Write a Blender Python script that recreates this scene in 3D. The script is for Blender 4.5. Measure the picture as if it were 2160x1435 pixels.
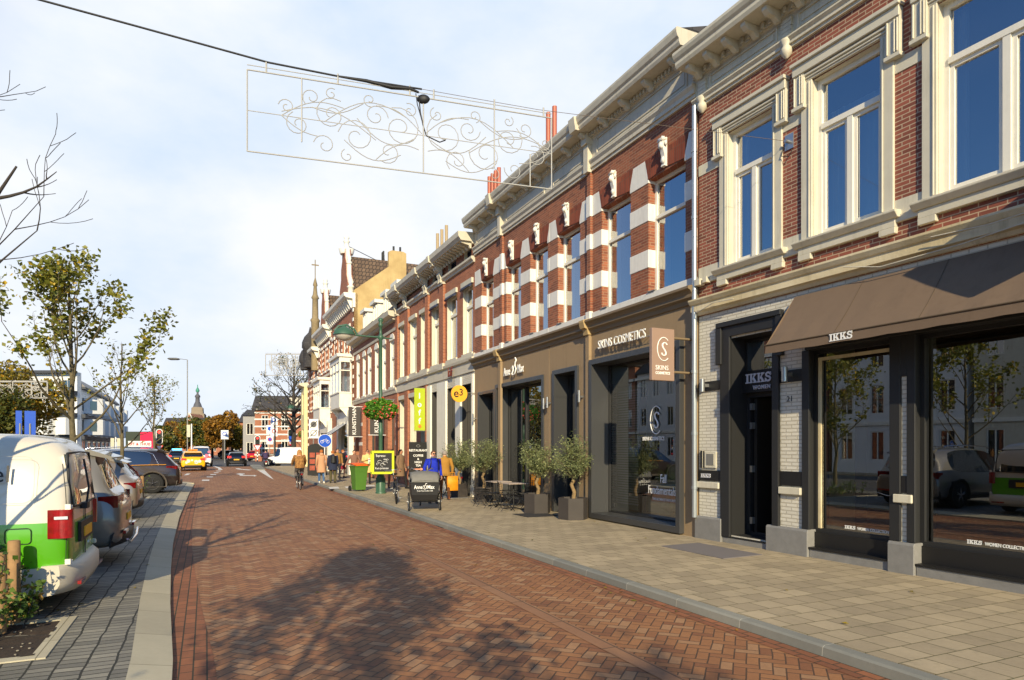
import bpy, bmesh, math, random
from mathutils import Vector, Matrix, noise
random.seed(7)
S = bpy.context.scene
for o in list(bpy.data.objects): bpy.data.objects.remove(o)
COL = S.collection
R = math.radians
# ---------------------------------------------------------------- camera
CAMZ, FPX, CX, HY = 1.85, 1390.0, 1080.0, 945.0
cd = bpy.data.cameras.new("camera"); cam = bpy.data.objects.new("camera", cd); COL.objects.link(cam)
cam.location = (0, 0, CAMZ); cam.rotation_euler = (R(90), 0, 0)
cd.sensor_width = 36; cd.lens = 36 * FPX / 2160; cd.shift_y = (HY - 717.5) / 2160
cd.clip_start = .05; cd.clip_end = 5000
S.camera = cam
# ---------------------------------------------------------------- light
SUN_EL, SUN_STR, SKY_STR = 24.0, 4.6, 0.105
sv = Vector((.09, -.996, 0)).normalized() * math.cos(R(SUN_EL)) + Vector((0, 0, math.sin(R(SUN_EL))))
sd = bpy.data.lights.new("sun", 'SUN'); sun = bpy.data.objects.new("sun", sd); COL.objects.link(sun)
sd.energy = SUN_STR; sd.angle = R(.5); sd.color = (1, .85, .57)
sun.location = (0, 0, 60); sun.rotation_euler = (-sv).to_track_quat('-Z', 'Y').to_euler()
S.view_settings.view_transform = 'Standard'; S.view_settings.look = 'None'
S.view_settings.gamma = 1; S.view_settings.exposure = 0.45
W = bpy.data.worlds.new("World"); S.world = W; W.use_nodes = True
# ------------------------------------------------ small node language
class N:
    """wraps a socket so that maths on it makes Math nodes"""
    def __init__(s, t, k): s.t, s.k = t, k
    def _m(s, op, *a, clamp=False):
        n = s.t.nodes.new('ShaderNodeMath'); n.operation = op; n.use_clamp = clamp
        for i, x in enumerate((s,) + a):
            if isinstance(x, N): s.t.links.new(x.k, n.inputs[i])
            else: n.inputs[i].default_value = x
        return N(s.t, n.outputs[0])
    def __add__(s, o): return s._m('ADD', o)
    def __sub__(s, o): return s._m('SUBTRACT', o)
    def __mul__(s, o): return s._m('MULTIPLY', o)
    def __truediv__(s, o): return s._m('DIVIDE', o)
    def floor(s): return s._m('FLOOR')
    def fract(s): return s._m('FRACT')
    def absv(s): return s._m('ABSOLUTE')
    def mod(s, m): return (s / m).fract() * m
    def mn(s, o): return s._m('MINIMUM', o)
    def mx(s, o): return s._m('MAXIMUM', o)
    def lt(s, o): return s._m('LESS_THAN', o)
    def gt(s, o): return s._m('GREATER_THAN', o)
    def powr(s, o): return s._m('POWER', o)
    def cl(s): return s._m('ADD', 0.0, clamp=True)
def node(t, kind, **kw):
    n = t.nodes.new(kind)
    for k, v in kw.items():
        if k in n.inputs.keys(): 
            if isinstance(v, N): t.links.new(v.k, n.inputs[k])
            else: n.inputs[k].default_value = v
        else: setattr(n, k, v)
    return n
def mixc(t, f, a, b, mode='MIX'):
    n = t.nodes.new('ShaderNodeMix'); n.data_type = 'RGBA'; n.blend_type = mode
    for i, x in ((0, f), (6, a), (7, b)):
        if isinstance(x, N): t.links.new(x.k, n.inputs[i])
        elif isinstance(x, (int, float)): n.inputs[i].default_value = x
        else: n.inputs[i].default_value = (*x[:3], 1)
    return N(t, n.outputs[2])
def noisef(t, vec, scale, detail=3, rough=.55):
    n = node(t, 'ShaderNodeTexNoise', Scale=scale, Detail=detail, Roughness=rough)
    if vec: t.links.new(vec.k, n.inputs['Vector'])
    return N(t, n.outputs[0])
def ramp(t, f, a, b):   # linear remap a..b to 0..1
    n = node(t, 'ShaderNodeMapRange'); n.clamp = True
    t.links.new(f.k, n.inputs[0]); n.inputs[1].default_value = a; n.inputs[2].default_value = b
    return N(t, n.outputs[0])
# sky: clear Nishita blue with pale high cloud that thickens towards the north
t = W.node_tree; t.nodes.clear()
sky = node(t, 'ShaderNodeTexSky', sky_type='NISHITA', sun_disc=False)
sky.sun_elevation = R(SUN_EL); sky.sun_rotation = math.atan2(sv.x, sv.y); sky.air_density = 1.2; sky.dust_density = .3; sky.ozone_density = 4.0
tc = node(t, 'ShaderNodeTexCoord'); vec = N(t, tc.outputs['Generated'])
sp = node(t, 'ShaderNodeSeparateXYZ'); t.links.new(vec.k, sp.inputs[0])
sx, sy, sz = (N(t, sp.outputs[i]) for i in range(3))
mp = node(t, 'ShaderNodeMapping'); mp.inputs['Scale'].default_value = (1.0, 1.0, 1.9); t.links.new(vec.k, mp.inputs[0])
nz = noisef(t, N(t, mp.outputs[0]), 1.9, 7, .52)
nz2 = noisef(t, N(t, mp.outputs[0]), 5.5, 5, .6)
cl = ramp(t, nz * .75 + nz2 * .25, .40, .62)
north = ramp(t, sy + sx * .25, .22, .6)
low = ramp(t, sz, .75, .0)
dens = (cl * .30 + low * .16 + .58).cl() * north + cl * .03
skyc = mixc(t, 1.0, N(t, sky.outputs[0]), (.60, .88, 1.22), 'MULTIPLY')
veil = mixc(t, (cl * .85 + low * low * .5).cl(), (4.6, 5.65, 7.05), (6.9, 7.05, 7.3))      # thin blue veil / soft white cloud
mix = mixc(t, (north * .97 + cl * .03).cl(), skyc, veil)
bg = node(t, 'ShaderNodeBackground', Strength=SKY_STR); t.links.new(mix.k, bg.inputs[0])
wo = node(t, 'ShaderNodeOutputWorld'); t.links.new(bg.outputs[0], wo.inputs[0])
# ---------------------------------------------------------------- materials
MATS = {}
def base(name, col=(.5, .5, .5), rough=.6, metal=0.0, spec=.5, var=0.0, vs=6.0, bump=0.0, bs=40.0, coat=0.0, col2=None, emit=None, es=0, streak=0):
    if name in MATS: return MATS[name]
    m = bpy.data.materials.new(name); m.use_nodes = True; MATS[name] = m; t = m.node_tree
    b = t.nodes['Principled BSDF']
    b.inputs['Roughness'].default_value = rough; b.inputs['Metallic'].default_value = metal
    b.inputs['Specular IOR Level'].default_value = spec; b.inputs['Coat Weight'].default_value = coat; b.inputs['Coat Roughness'].default_value = .04
    b.inputs['Base Color'].default_value = (*col, 1)
    if var or col2 or bump or streak:
        tc = node(t, 'ShaderNodeTexCoord'); v = N(t, tc.outputs['Object'])
        if var or col2:
            f = ramp(t, noisef(t, v, vs, 4, .65), .3, .7)
            c2 = col2 or tuple(c * (1 - var) for c in col)
            cc = mixc(t, f, c2, col)
            if streak:   # rain runs: noise drawn out vertically
                mp = node(t, 'ShaderNodeMapping'); t.links.new(v.k, mp.inputs[0]); mp.inputs['Scale'].default_value = (9, 9, .8)
                g = ramp(t, noisef(t, N(t, mp.outputs[0]), 1.0, 5, .7), .50, .78) * ramp(t, noisef(t, v, .7, 3), .35, .6)
                cc = mixc(t, g * streak, cc, tuple(c * q for c, q in zip(col, (.44, .40, .32))))
            t.links.new(cc.k, b.inputs['Base Color'])
        if bump:
            bn = node(t, 'ShaderNodeBump', Strength=bump, Distance=.01); t.links.new(noisef(t, v, bs, 3).k, bn.inputs['Height'])
            t.links.new(bn.outputs[0], b.inputs['Normal'])
    if emit: b.inputs['Emission Color'].default_value = (*emit, 1); b.inputs['Emission Strength'].default_value = es
    return m
def wall_vec(t):
    tc = node(t, 'ShaderNodeTexCoord'); v = N(t, tc.outputs['Object']); s = node(t, 'ShaderNodeSeparateXYZ'); t.links.new(v.k, s.inputs[0])
    c = node(t, 'ShaderNodeCombineXYZ'); t.links.new((N(t, s.outputs[0]) + N(t, s.outputs[1])).k, c.inputs[0]); t.links.new(s.outputs[2], c.inputs[1])
    return v, N(t, c.outputs[0])
def brick(name, c1, c2, mortar, bw=.22, bh=.062, ms=.009, rough=.85, bump=.5, dirt=.25, plane='wall', offset=.5, swap=False, rot=0.0, msm=.2, dcol=None, stain=None, wob=0):
    m = bpy.data.materials.new(name); m.use_nodes = True; MATS[name] = m; t = m.node_tree; b = t.nodes['Principled BSDF']
    v, wv = wall_vec(t)
    if plane == 'ground':
        mp = node(t, 'ShaderNodeMapping'); t.links.new(v.k, mp.inputs[0]); mp.inputs['Rotation'].default_value = (0, 0, rot + (math.pi / 2 if swap else 0)); wv = N(t, mp.outputs[0])
    if wob:
        wn = node(t, 'ShaderNodeTexNoise', Scale=2.2, Detail=3.0); t.links.new(v.k, wn.inputs[0])
        ad = node(t, 'ShaderNodeVectorMath', operation='MULTIPLY_ADD'); t.links.new(wn.outputs[1], ad.inputs[0]); ad.inputs[1].default_value = (wob, wob, 0); t.links.new(wv.k, ad.inputs[2]); wv = N(t, ad.outputs[0])
    bt = t.nodes.new('ShaderNodeTexBrick'); bt.offset = offset
    t.links.new(wv.k, bt.inputs['Vector'])
    for k, x in (('Color1', (*c1, 1)), ('Color2', (*c2, 1)), ('Mortar', (*mortar, 1)), ('Scale', 1.0), ('Mortar Size', ms), ('Mortar Smooth', msm), ('Bias', 0.0), ('Brick Width', bw), ('Row Height', bh)):
        bt.inputs[k].default_value = x
    big = ramp(t, noisef(t, v, .9, 5, .65), .3, .7); fine = ramp(t, noisef(t, v, 22, 3), .2, .8)
    col = N(t, bt.outputs['Color'])
    dk = tuple(1 - dirt * (1 if not dcol else 1 - c) for c in (dcol or (0, 0, 0)))
    col = mixc(t, big * .8 + fine * .35, mixc(t, 1.0, col, dk, 'MULTIPLY'), col)
    if stain:
        st = ramp(t, noisef(t, v, 2.3, 5, .7), .58, .72); col = mixc(t, st * .55, col, stain)
    t.links.new(col.k, b.inputs['Base Color']); b.inputs['Roughness'].default_value = rough
    h = N(t, bt.outputs['Fac']) * -1.0 + fine * .35
    bn = node(t, 'ShaderNodeBump', Strength=bump, Distance=.006); t.links.new(h.k, bn.inputs['Height']); t.links.new(bn.outputs[0], b.inputs['Normal'])
    return m
def herring(name, cols, mortar, w=.1, rot=45):
    m = bpy.data.materials.new(name); m.use_nodes = True; MATS[name] = m; t = m.node_tree; b = t.nodes['Principled BSDF']
    tc = node(t, 'ShaderNodeTexCoord'); v = N(t, tc.outputs['Object'])
    wob = node(t, 'ShaderNodeTexNoise', Scale=1.3, Detail=2.0); t.links.new(v.k, wob.inputs[0])
    mp = node(t, 'ShaderNodeMapping'); t.links.new(v.k, mp.inputs[0]); mp.inputs['Rotation'].default_value = (0, 0, R(rot)); mp.inputs['Scale'].default_value = (1 / w,) * 3
    s = node(t, 'ShaderNodeSeparateXYZ'); t.links.new(mp.outputs[0], s.inputs[0])
    wf = N(t, wob.outputs[0])
    X, Y = N(t, s.outputs[0]) + (wf - .5) * .35 + 4000.0, N(t, s.outputs[1]) - (wf - .5) * .35 + 1000.0
    i, j = X.floor(), Y.floor(); fx, fy = X - i, Y - j
    k = (i - j + .5).mod(4.0).floor()
    k1, k2, k3 = (k - 1).absv().lt(.5), (k - 2).absv().lt(.5), k.gt(2.5)
    hor = k.lt(1.5)
    bx, by = i - k1, j - k2
    lx = fx + k1; ly = fy + k2       # position in brick
    dl = hor * lx.mn(lx * -1.0 + 2.0) + (hor * -1.0 + 1.0) * ly.mn(ly * -1.0 + 2.0)
    dw = hor * fy.mn(fy * -1.0 + 1.0) + (hor * -1.0 + 1.0) * fx.mn(fx * -1.0 + 1.0)
    d = dl.mn(dw)
    joint = ramp(t, d, .085, .03)
    cb = node(t, 'ShaderNodeCombineXYZ'); t.links.new(bx.k, cb.inputs[0]); t.links.new(by.k, cb.inputs[1]); t.links.new(hor.k, cb.inputs[2])
    wn = t.nodes.new('ShaderNodeTexWhiteNoise'); t.links.new(cb.outputs[0], wn.inputs['Vector']); rnd = N(t, wn.outputs['Value'])
    fine = ramp(t, noisef(t, v, 26, 4, .7), .3, .7); big = ramp(t, noisef(t, v, .55, 5, .65), .3, .7)
    c = mixc(t, rnd, cols[0], cols[1]); c = mixc(t, rnd.gt(.8) * .75, c, cols[2]); c = mixc(t, rnd.lt(.12) * .6, c, cols[3])
    c = mixc(t, fine * .45, c, mixc(t, 1.0, c, (.62, .6, .6), 'MULTIPLY')); c = mixc(t, big * .6, c, mixc(t, 1.0, c, (1.18, 1.08, .98), 'MULTIPLY'))
    c = mixc(t, joint * .9, c, mortar)
    mp2 = node(t, 'ShaderNodeMapping'); t.links.new(v.k, mp2.inputs[0]); mp2.inputs['Scale'].default_value = (.12, 1.3, 1)
    trk = ramp(t, noisef(t, N(t, mp2.outputs[0]), 1.4, 5, .6), .40, .66); c = mixc(t, trk * .45, c, mixc(t, 1.0, c, (.66, .62, .58), 'MULTIPLY'))
    blot = ramp(t, noisef(t, v, 3.2, 6, .75), .60, .74); c = mixc(t, blot * .4, c, mixc(t, 1.0, c, (1.25, 1.2, 1.12), 'MULTIPLY'))
    t.links.new(c.k, b.inputs['Base Color']); b.inputs['Roughness'].default_value = .78
    h = joint * -1.0 + fine * .25 + rnd * .25
    bn = node(t, 'ShaderNodeBump', Strength=.6, Distance=.008); t.links.new(h.k, bn.inputs['Height']); t.links.new(bn.outputs[0], b.inputs['Normal'])
    return m
def glassm(name, tint=(.012, .018, .025), refl=.35, trans=0.0, wav=.0):
    m = bpy.data.materials.new(name); m.use_nodes = True; MATS[name] = m; t = m.node_tree; t.nodes.clear()
    d = node(t, 'ShaderNodeBsdfDiffuse', Color=(*tint, 1)); g = node(t, 'ShaderNodeBsdfGlossy', Color=(1, 1, 1, 1), Roughness=.0)
    tr = node(t, 'ShaderNodeBsdfTransparent', Color=(.75, .8, .76, 1))
    lw = node(t, 'ShaderNodeLayerWeight', Blend=.35)
    f = N(t, lw.outputs['Fresnel']) * .8 + refl
    if wav:
        tc = node(t, 'ShaderNodeTexCoord'); bn = node(t, 'ShaderNodeBump', Strength=wav, Distance=.01)
        t.links.new(noisef(t, N(t, tc.outputs['Object']), 1.2, 1).k, bn.inputs['Height']); t.links.new(bn.outputs[0], g.inputs['Normal'])
    a = node(t, 'ShaderNodeMixShader'); a.inputs[0].default_value = trans; t.links.new(d.outputs[0], a.inputs[1]); t.links.new(tr.outputs[0], a.inputs[2])
    x = node(t, 'ShaderNodeMixShader'); t.links.new(f.cl().k, x.inputs[0]); t.links.new(a.outputs[0], x.inputs[1]); t.links.new(g.outputs[0], x.inputs[2])
    o = node(t, 'ShaderNodeOutputMaterial'); t.links.new(x.outputs[0], o.inputs[0])
    return m
def leafm(name, c1, c2, c3=None, sc=3.0):
    m = bpy.data.materials.new(name); m.use_nodes = True; MATS[name] = m; t = m.node_tree; b = t.nodes['Principled BSDF']
    g = node(t, 'ShaderNodeNewGeometry'); r = N(t, g.outputs['Random Per Island'])
    tc = node(t, 'ShaderNodeTexCoord'); f = ramp(t, noisef(t, N(t, tc.outputs['Object']), sc, 2), .35, .65)
    c = mixc(t, (r * .7 + f * .3), c1, c2)
    if c3: c = mixc(t, r.gt(.90), c, c3)
    t.links.new(c.k, b.inputs['Base Color']); b.inputs['Roughness'].default_value = .55
    tl = node(t, 'ShaderNodeBsdfTranslucent'); t.links.new(c.k, tl.inputs[0])
    mx = node(t, 'ShaderNodeMixShader'); mx.inputs[0].default_value = .3; t.links.new(b.outputs[0], mx.inputs[1]); t.links.new(tl.outputs[0], mx.inputs[2])
    t.links.new(mx.outputs[0], t.nodes['Material Output'].inputs[0])
    return m
def rgb(r, g, b):
    f = lambda c: ((c / 255 + .055) / 1.055) ** 2.4 if c > 10 else c / 255 / 12.92
    return (f(r), f(g), f(b))
# ---------------------------------------------------------------- frames
A0 = Vector((3.64, 12.87, 0))
def dirv(vp):
    v = Vector(((vp - CX) / FPX, 1, 0)); return v.normalized()
DB, DR = dirv(434), dirv(383)
def frame(D, P=A0):
    M = Matrix.Identity(4); nn = Vector((-D.y, D.x, 0))
    for i in range(3): M[i][0] = D[i]; M[i][1] = nn[i]; M[i][2] = (0, 0, 1)[i]; M[i][3] = P[i]
    return M
FS = frame(DB)          # street frame: x = along the facades, y = towards the road, z = up
FR = frame(DR)
SROT = math.atan2(DB.y, DB.x)
def st(u, v, z=0): return FS @ Vector((u, v, z))
def at(px, py, z=0.0):
    y = FPX * (CAMZ - z) / (py - HY); return Vector(((px - CX) / FPX * y, y, z))
# ---------------------------------------------------------------- mesh builder
class MB:
    def __init__(s): s.v, s.f, s.m, s.sm = [], [], [], []
    def add(s, vs, fs, m=0, sm=False):
        o = len(s.v); s.v += [tuple(x) for x in vs]
        for f in fs: s.f.append([i + o for i in f]); s.m.append(m); s.sm.append(sm)
        return s
    def box(s, x0, x1, y0, y1, z0, z1, m=0, mx=None):
        vs = [Vector((x, y, z)) for z in (z0, z1) for y in (y0, y1) for x in (x0, x1)]
        if mx is not None: vs = [mx @ v for v in vs]
        return s.add(vs, [(0, 2, 3, 1), (4, 5, 7, 6), (0, 1, 5, 4), (2, 6, 7, 3), (0, 4, 6, 2), (1, 3, 7, 5)], m)
    def quad(s, a, b, c, d, m=0): return s.add([a, b, c, d], [(0, 1, 2, 3)], m)
    def poly(s, pts, m=0): return s.add(pts, [tuple(range(len(pts)))], m)
    def prism(s, pts, a0, a1, ax='x', m=0, sm=False):
        """2-D outline pts extruded along ax; pts are (y,z) for x, (x,z) for y, (x,y) for z"""
        n = len(pts)
        P = {'x': lambda p, a: (a, p[0], p[1]), 'y': lambda p, a: (p[0], a, p[1]), 'z': lambda p, a: (p[0], p[1], a)}[ax]
        vs = [P(p, a0) for p in pts] + [P(p, a1) for p in pts]
        s.add(vs, [(i, (i + 1) % n, n + (i + 1) % n, n + i) for i in range(n)], m, sm)
        s.add(vs, [tuple(range(n))[::-1], tuple(range(n, 2 * n))], m)
        return s
    def tube(s, path, r, n=8, m=0, cap=True, sm=True, el=1.0):
        path = [Vector(p) for p in path]; k = len(path)
        rs = r if isinstance(r, (list, tuple)) else [r] * k
        up = Vector((0, 0, 1)); rings = []; a = None
        for i, p in enumerate(path):
            d = (path[min(i + 1, k - 1)] - path[max(i - 1, 0)]).normalized()
            if a is None: a = d.cross(up if abs(d.z) < .95 else Vector((1, 0, 0))).normalized()
            else:
                a = (a - d * a.dot(d)); a = a.normalized() if a.length > 1e-6 else d.orthogonal().normalized()
            b = d.cross(a)
            rings.append([p + (a * math.cos(q) + b * math.sin(q) * el) * rs[i] for q in [2 * math.pi * j / n for j in range(n)]])
        vs = [v for g in rings for v in g]
        fs = [(i * n + j, i * n + (j + 1) % n, (i + 1) * n + (j + 1) % n, (i + 1) * n + j) for i in range(k - 1) for j in range(n)]
        s.add(vs, fs, m, sm)
        if cap: s.add(rings[0], [tuple(range(n))[::-1]], m); s.add(rings[-1], [tuple(range(n))], m)
        return s
    def cyl(s, a, b, r, n=12, m=0, sm=True): return s.tube([a, b], r, n, m, True, sm)
    def lathe(s, prof, c=(0, 0, 0), n=16, m=0, ax='z', sm=True):
        """prof: (radius, height) from bottom to top"""
        c = Vector(c); vs = []
        for r, h in prof:
            for j in range(n):
                q = 2 * math.pi * j / n; x, y = r * math.cos(q), r * math.sin(q)
                vs.append(c + Vector({'z': (x, y, h), 'x': (h, x, y), 'y': (y, h, x)}[ax]))
        k = len(prof)
        s.add(vs, [(i * n + j, i * n + (j + 1) % n, (i + 1) * n + (j + 1) % n, (i + 1) * n + j) for i in range(k - 1) for j in range(n)], m, sm)
        s.add(vs[:n], [tuple(range(n))[::-1]], m); s.add(vs[-n:], [tuple(range(n))], m)
        return s
    def sphere(s, c, r, n=10, k=7, m=0, sq=(1, 1, 1), jit=0):
        c = Vector(c); vs = []
        for i in range(k + 1):
            th = math.pi * i / k
            for j in range(n):
                ph = 2 * math.pi * j / n; rr = r * (1 + jit * (noise.noise(Vector((i * 1.7, j * 1.3, c.x + c.y))) if 0 < i < k else 0))
                vs.append(c + Vector((sq[0] * rr * math.sin(th) * math.cos(ph), sq[1] * rr * math.sin(th) * math.sin(ph), -sq[2] * rr * math.cos(th))))
        return s.add(vs, [(i * n + j, i * n + (j + 1) % n, (i + 1) * n + (j + 1) % n, (i + 1) * n + j) for i in range(k) for j in range(n)], m, True)
    def loft(s, rings, m=0, cap=True, sm=True):
        n = len(rings[0]); k = len(rings)
        s.add([v for g in rings for v in g], [(i * n + j, i * n + (j + 1) % n, (i + 1) * n + (j + 1) % n, (i + 1) * n + j) for i in range(k - 1) for j in range(n)], m, sm)
        if cap: s.add(rings[0], [tuple(range(n))[::-1]], m); s.add(rings[-1], [tuple(range(n))], m)
        return s
    def build(s, name, mats, parent=None, bevel=0, fix=True):
        me = bpy.data.meshes.new(name); me.from_pydata(s.v, [], s.f)
        mats = mats if isinstance(mats, (list, tuple)) else [mats]
        for x in mats: me.materials.append(x)
        for p, i, q in zip(me.polygons, s.m, s.sm): p.material_index = min(i, len(mats) - 1); p.use_smooth = q
        if fix or bevel:
            bm = bmesh.new(); bm.from_mesh(me)
            if bevel: bmesh.ops.remove_doubles(bm, verts=bm.verts, dist=1e-5)
            bmesh.ops.recalc_face_normals(bm, faces=bm.faces)
            if bevel: bmesh.ops.bevel(bm, geom=[e for e in bm.edges if len(e.link_faces) == 2 and e.calc_face_angle(0) > .6], offset=bevel, segments=1, affect='EDGES')
            bm.to_mesh(me); bm.free()
        o = bpy.data.objects.new(name, me); COL.objects.link(o)
        if parent is not None: o.parent = parent
        return o
def each(mb, name, mats, parent=None, bevel=0):
    """build every loose piece of the builder as an object of its own"""
    n = len(mb.v); par = list(range(n))
    def find(a):
        while par[a] != a: par[a] = par[par[a]]; a = par[a]
        return a
    for f in mb.f:
        for q in f[1:]: par[find(f[0])] = find(q)
    # primitives repeat corner positions in their caps: join equal positions too
    pos = {}
    for i, v in enumerate(mb.v):
        k = (round(v[0], 5), round(v[1], 5), round(v[2], 5))
        if k in pos: par[find(i)] = find(pos[k])
        else: pos[k] = i
    gr = {}
    for fi, f in enumerate(mb.f): gr.setdefault(find(f[0]), []).append(fi)
    out = []
    for fl in gr.values():
        b = MB(); mp = {}
        for fi in fl:
            for i in mb.f[fi]:
                if i not in mp: mp[i] = len(b.v); b.v.append(mb.v[i])
            b.f.append([mp[i] for i in mb.f[fi]]); b.m.append(mb.m[fi]); b.sm.append(mb.sm[fi])
        out.append(b.build(name, mats, parent, bevel))
    return out
def tag(o, label=None, cat=None, group=None, kind=None):
    for k, v in (('label', label), ('category', cat), ('group', group), ('kind', kind)):
        if v: o[k] = v
    return o
def ent(name, label, cat, M=None, loc=None, rot=0, group=None):
    o = bpy.data.objects.new(name, None); COL.objects.link(o); o.empty_display_size = .2
    if M is not None: o.matrix_world = M
    else: o.location = loc; o.rotation_euler = (0, 0, rot)
    return tag(o, label, cat, group)
def ent_s(name, label, cat, u, v, z=0, rot=0, group=None):
    """thing at street coordinates; rot in degrees from the street direction"""
    return ent(name, label, cat, loc=st(u, v, z), rot=SROT + R(rot), group=group)
def kids(o): return [c for c in COL.objects if c.parent == o]
def dup(root, M=None, loc=None, rot=None, label=None, group=None):
    def cp(o, p):
        c = o.copy(); COL.objects.link(c); c.parent = p
        for k in kidmap.get(o.name, []): cp(k, c)
        return c
    kidmap = {}
    for x in list(COL.objects):
        if x.parent: kidmap.setdefault(x.parent.name, []).append(x)
    r = cp(root, None)
    if loc is not None: r.location = loc
    if rot is not None: r.rotation_euler = (0, 0, rot)
    if label: r['label'] = label
    if group: r['group'] = group
    return r
def text(s, size, mat, parent, M, name='lettering', ext=.01, off=0.0, align='LEFT', sx=1.0, space=1.0):
    cu = bpy.data.curves.new(name, 'FONT'); cu.body = s; cu.size = size; cu.extrude = ext; cu.offset = off; cu.align_x = align; cu.space_character = space; cu.resolution_u = 3
    tmp = bpy.data.objects.new(name, cu); COL.objects.link(tmp)
    dg = bpy.context.evaluated_depsgraph_get(); me = bpy.data.meshes.new_from_object(tmp.evaluated_get(dg))
    bpy.data.objects.remove(tmp); bpy.data.curves.remove(cu)
    me.transform(M @ Matrix.Diagonal((sx, 1, 1, 1))); me.materials.clear(); me.materials.append(mat)
    o = bpy.data.objects.new(name, me); COL.objects.link(o); o.parent = parent
    return o
def TW(x, y, z):   # text on a facade, read from the road: text X -> -x, Y -> z, normal -> +y
    return Matrix(((-1, 0, 0, x), (0, 0, 1, y), (0, 1, 0, z), (0, 0, 0, 1)))
def TC(x, y, z):   # text on a face across the pavement, facing back to the camera: X -> -y, normal -> -x
    return Matrix(((0, 0, -1, x), (-1, 0, 0, y), (0, 1, 0, z), (0, 0, 0, 1)))
# ================================================================ setting
M_road = herring('road_brick', [rgb(164, 116, 74), rgb(140, 93, 60), rgb(172, 134, 96), rgb(112, 66, 46)], rgb(76, 58, 42), w=.105)
M_gut = brick('gutter_brick', rgb(160, 100, 64), rgb(130, 80, 52), rgb(62, 52, 34), bw=.21, bh=.105, ms=.007, plane='ground', dirt=.35, stain=rgb(104, 92, 50))
M_side = brick('pavement_tile', rgb(186, 168, 136), rgb(162, 146, 118), rgb(92, 88, 50), bw=.3, bh=.3, ms=.006, plane='ground', dirt=.28, rot=R(90), bump=.6, rough=.8, stain=rgb(120, 112, 88), wob=.012)
M_cob = brick('setts', rgb(152, 146, 130), rgb(112, 108, 98), rgb(44, 42, 32), bw=.11, bh=.205, ms=.009, plane='ground', dirt=.35, bump=1.0, offset=.37, rough=.75, wob=.07)
M_kerb = brick('kerb_stone', rgb(142, 140, 128), rgb(124, 124, 116), rgb(186, 182, 164), bw=1.0, bh=3.0, ms=.004, plane='ground', dirt=.25, offset=0, bump=.2)
M_gran = brick('granite', rgb(190, 180, 152), rgb(176, 166, 140), rgb(120, 112, 88), bw=1.0, bh=5, ms=.005, plane='ground', dirt=.2, offset=0, bump=.3)
M_asph = base('asphalt', rgb(84, 82, 80), .85, var=.25, vs=1.5, bump=.3, bs=60)
M_soil = base('soil', rgb(58, 44, 32), .95, var=.5, vs=14, bump=1.0, bs=25)
M_mark = base('road_paint', (.72, .7, .64), .6, var=.2, vs=9)
M_land = base('ground_paving', rgb(112, 104, 94), .9, var=.2, vs=.3)
M_drain = brick('drain_strip', rgb(160, 118, 84), rgb(144, 100, 70), rgb(90, 70, 50), bw=1.0, bh=.16, ms=.008, plane='ground', dirt=.3, offset=0)
def slab(name, pts, z0, z1, mat, cuts=None):
    m = MB(); m.prism(pts, z0, z1, 'z'); o = m.build(name, mat); o.matrix_world = FS; return tag(o, kind='structure')
def sheet(name, pts, z, mat):
    m = MB(); m.poly([(x, y, z) for x, y in pts]); o = m.build(name, mat, fix=False); o.matrix_world = FS; return tag(o, kind='structure')
g = MB(); g.poly([(-1500, -900, 0), (1500, -900, 0), (1500, 3500, 0), (-1500, 3500, 0)]); g = g.build('ground', M_land); g.location.z = -.03; tag(g, kind='structure')
KV, LV = 3.77, 9.25
EDGE = [(-30, 8.9), (-6, 8.92), (-3.8, 8.98), (-1.5, 9.1), (1, 9.2), (4, 9.29), (9, 9.35), (18, 9.33), (24, 9.27), (26.3, 9.25)]
off = lambda d: [(a, b + d) for a, b in EDGE]
sheet('road', [(-30, KV), (60, KV), (60, 16), (34, 16), (30.5, 11.5), (28.2, LV)] + EDGE[::-1], 0, M_road)
sheet('junction', [(60, -6), (140, -6), (140, 60), (60, 60)], -.004, M_asph)
sheet('carriageway', [(-30, 16), (60, 16), (60, 31), (-30, 31)], .0, M_asph)
sheet('gutter_strip', off(-.32) + EDGE[::-1], .004, M_gut)
sheet('gutter_strip', [(-30, KV), (56, KV), (56, KV + .21), (-30, KV + .21)], .004, M_gut)
sheet('drain_strip', [(-30, 5.27), (34, 5.22), (34, 5.38), (-30, 5.46)], .005, M_drain)
slab('sidewalk', [(-30, -.3), (57, -.3), (57, 3.2), (55.8, 3.62), (-30, 3.62)], -.02, .10, M_side)
k = MB(); k.prism([(3.625, -.02), (3.625, .098), (3.74, .098), (3.765, .082), (3.775, -.02)], -30, 55.5, 'x'); k = k.build('kerb', M_kerb); k.matrix_world = FS; tag(k, kind='structure')
M_bt = base('tactile_white', (.7, .68, .6), .7)
k = [(-30, LV), (26.4, LV), (27.6, 9.6), (28.4, 10.3), (29, 11.6), (29, 15.8), (-30, 15.8)]
slab('parking_paving', off(.31) + [(27.2, 9.9), (27.9, 10.5), (28.6, 11.6), (28.6, 15.8), (-30, 15.8)], -.02, .10, M_cob)
m = MB(); q0, q1 = EDGE, off(.31)
for (a, b), (c, d), (e, f), (g_, h) in zip(q0, q0[1:], q1, q1[1:]):
    m.add([(a, b, -.02), (c, d, -.02), (a, b, .045), (c, d, .045), (e, f, .102), (g_, h, .102)], [(0, 1, 3, 2), (2, 3, 5, 4)])
o = m.build('kerb_strip', M_gran, fix=False); o.matrix_world = FS; tag(o, kind='structure')
slab('kerb_strip', EDGE[-1:] + [(27.6, 9.6), (28.4, 10.3), (29, 11.6), (29, 15.8), (28.602, 15.8), (28.602, 11.6), (27.902, 10.5), (27.202, 9.9), (26.3, 9.56)], -.02, .103, M_gran)
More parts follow.
